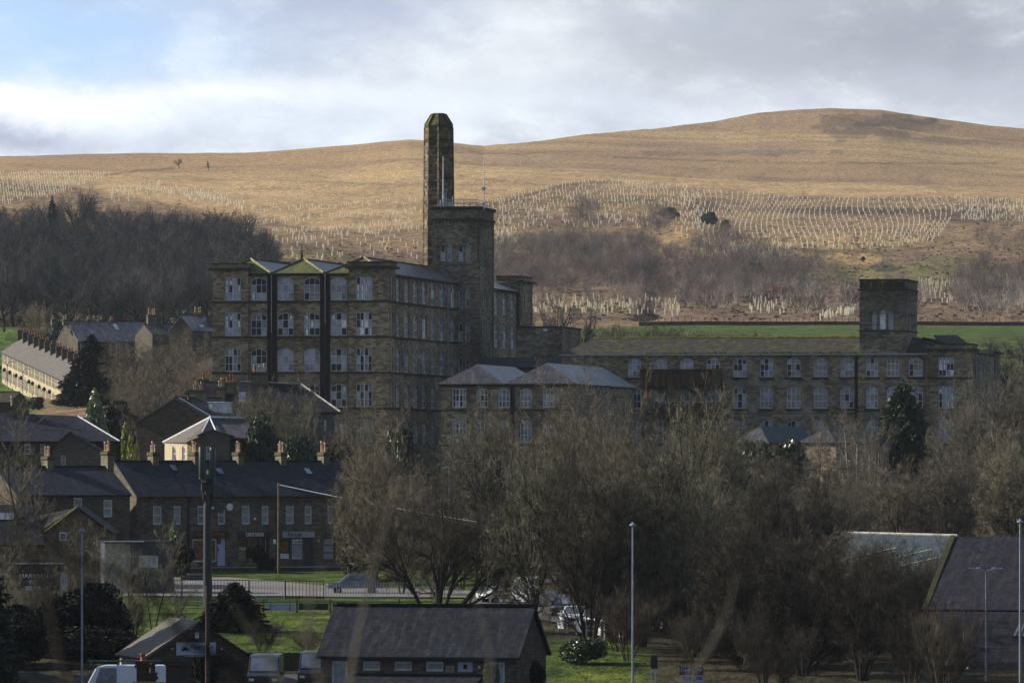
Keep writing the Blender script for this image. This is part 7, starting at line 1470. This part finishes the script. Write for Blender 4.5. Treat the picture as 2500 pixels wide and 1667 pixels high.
# ---------------------------------------------------------------- out-of-focus twigs of a sapling close to the camera
def near_branch(label,pts,d,r,mat='blur_branch',px_root=None):
    P=[W(px,py,d) for px,py in pts]; base=W(px_root or pts[-1][0],1900,d); base.z=tz(base.x,base.y)-.1; P2=[base]+P[::-1]
    Q_=[]
    for a,c in zip(P2,P2[1:]):
        for i in range(4): Q_.append(a.lerp(c,i/4))
    Q_.append(P2[-1]); n=len(Q_); o=MB(mat).tube([p-base for p in Q_],[max(.002,r*(1.3-1.0*i/n)) for i in range(n)],7).build('bare_twig',loc=tuple(base)); tag(o,label,'twig','blurred twigs close to the camera')
near_branch('pale blurred twig crossing the foreground slate roof, left of its middle',[(950,1240),(925,1340),(890,1480),(868,1590),(850,1700)],15,.006)
near_branch('pale blurred twig leaning up to the right among the lower right trees',[(1800,1400),(1775,1500),(1730,1590),(1650,1700)],15,.005)
near_branch('dark blurred twig arching across the lower left over the cabin',[(120,1320),(190,1370),(290,1395),(385,1465),(450,1560),(560,1620),(640,1740)],12,.009,'bark_dark')
near_branch('faint blurred twig rising over the holly by the mast',[(570,1480),(610,1540),(660,1610),(690,1700)],15,.0055)
near_branch('faint blurred twig over the right part of the foreground slate roof',[(1165,1470),(1190,1560),(1200,1640),(1195,1700)],15,.005)
near_branch('faint blurred twig over the grass beside the foreground roof',[(790,1380),(760,1450),(750,1560),(790,1680)],13,.005)
near_branch('short blurred twig at the left beside the clubhouse roof',[(45,1280),(55,1330),(110,1420),(170,1700)],12,.008,'bark_dark')
# ---------------------------------------------------------------- haze
hb_=MB('white_paint').box(-6000,6000,-500,9500,-900,700); ho=hb_.build('haze'); tag(ho,kind='stuff')
m=bpy.data.materials.new('haze_air'); m.use_nodes=True; tt=m.node_tree; tt.nodes.clear(); pv_=tt.nodes.new('ShaderNodeVolumePrincipled'); pv_.inputs['Color'].default_value=(.78,.86,1,1); pv_.inputs['Density'].default_value=.000025; pv_.inputs['Anisotropy'].default_value=.0
om=tt.nodes.new('ShaderNodeOutputMaterial'); tt.links.new(pv_.outputs[0],om.inputs['Volume']); ho.data.materials.clear(); ho.data.materials.append(m)
zmin=ZZ.min(); zmax=ZZ.max()
for vv in ho.data.vertices: vv.co.z=float(zmin)-1.0 if vv.co.z<0 else float(zmax)+25; vv.co.x*=1.0
xm_=float(max(abs(XX.min()),abs(XX.max())))+50
for vv in ho.data.vertices: vv.co.x=math.copysign(xm_,vv.co.x); vv.co.y=float(YY.min())-20 if vv.co.y<0 else float(YY.max())+20
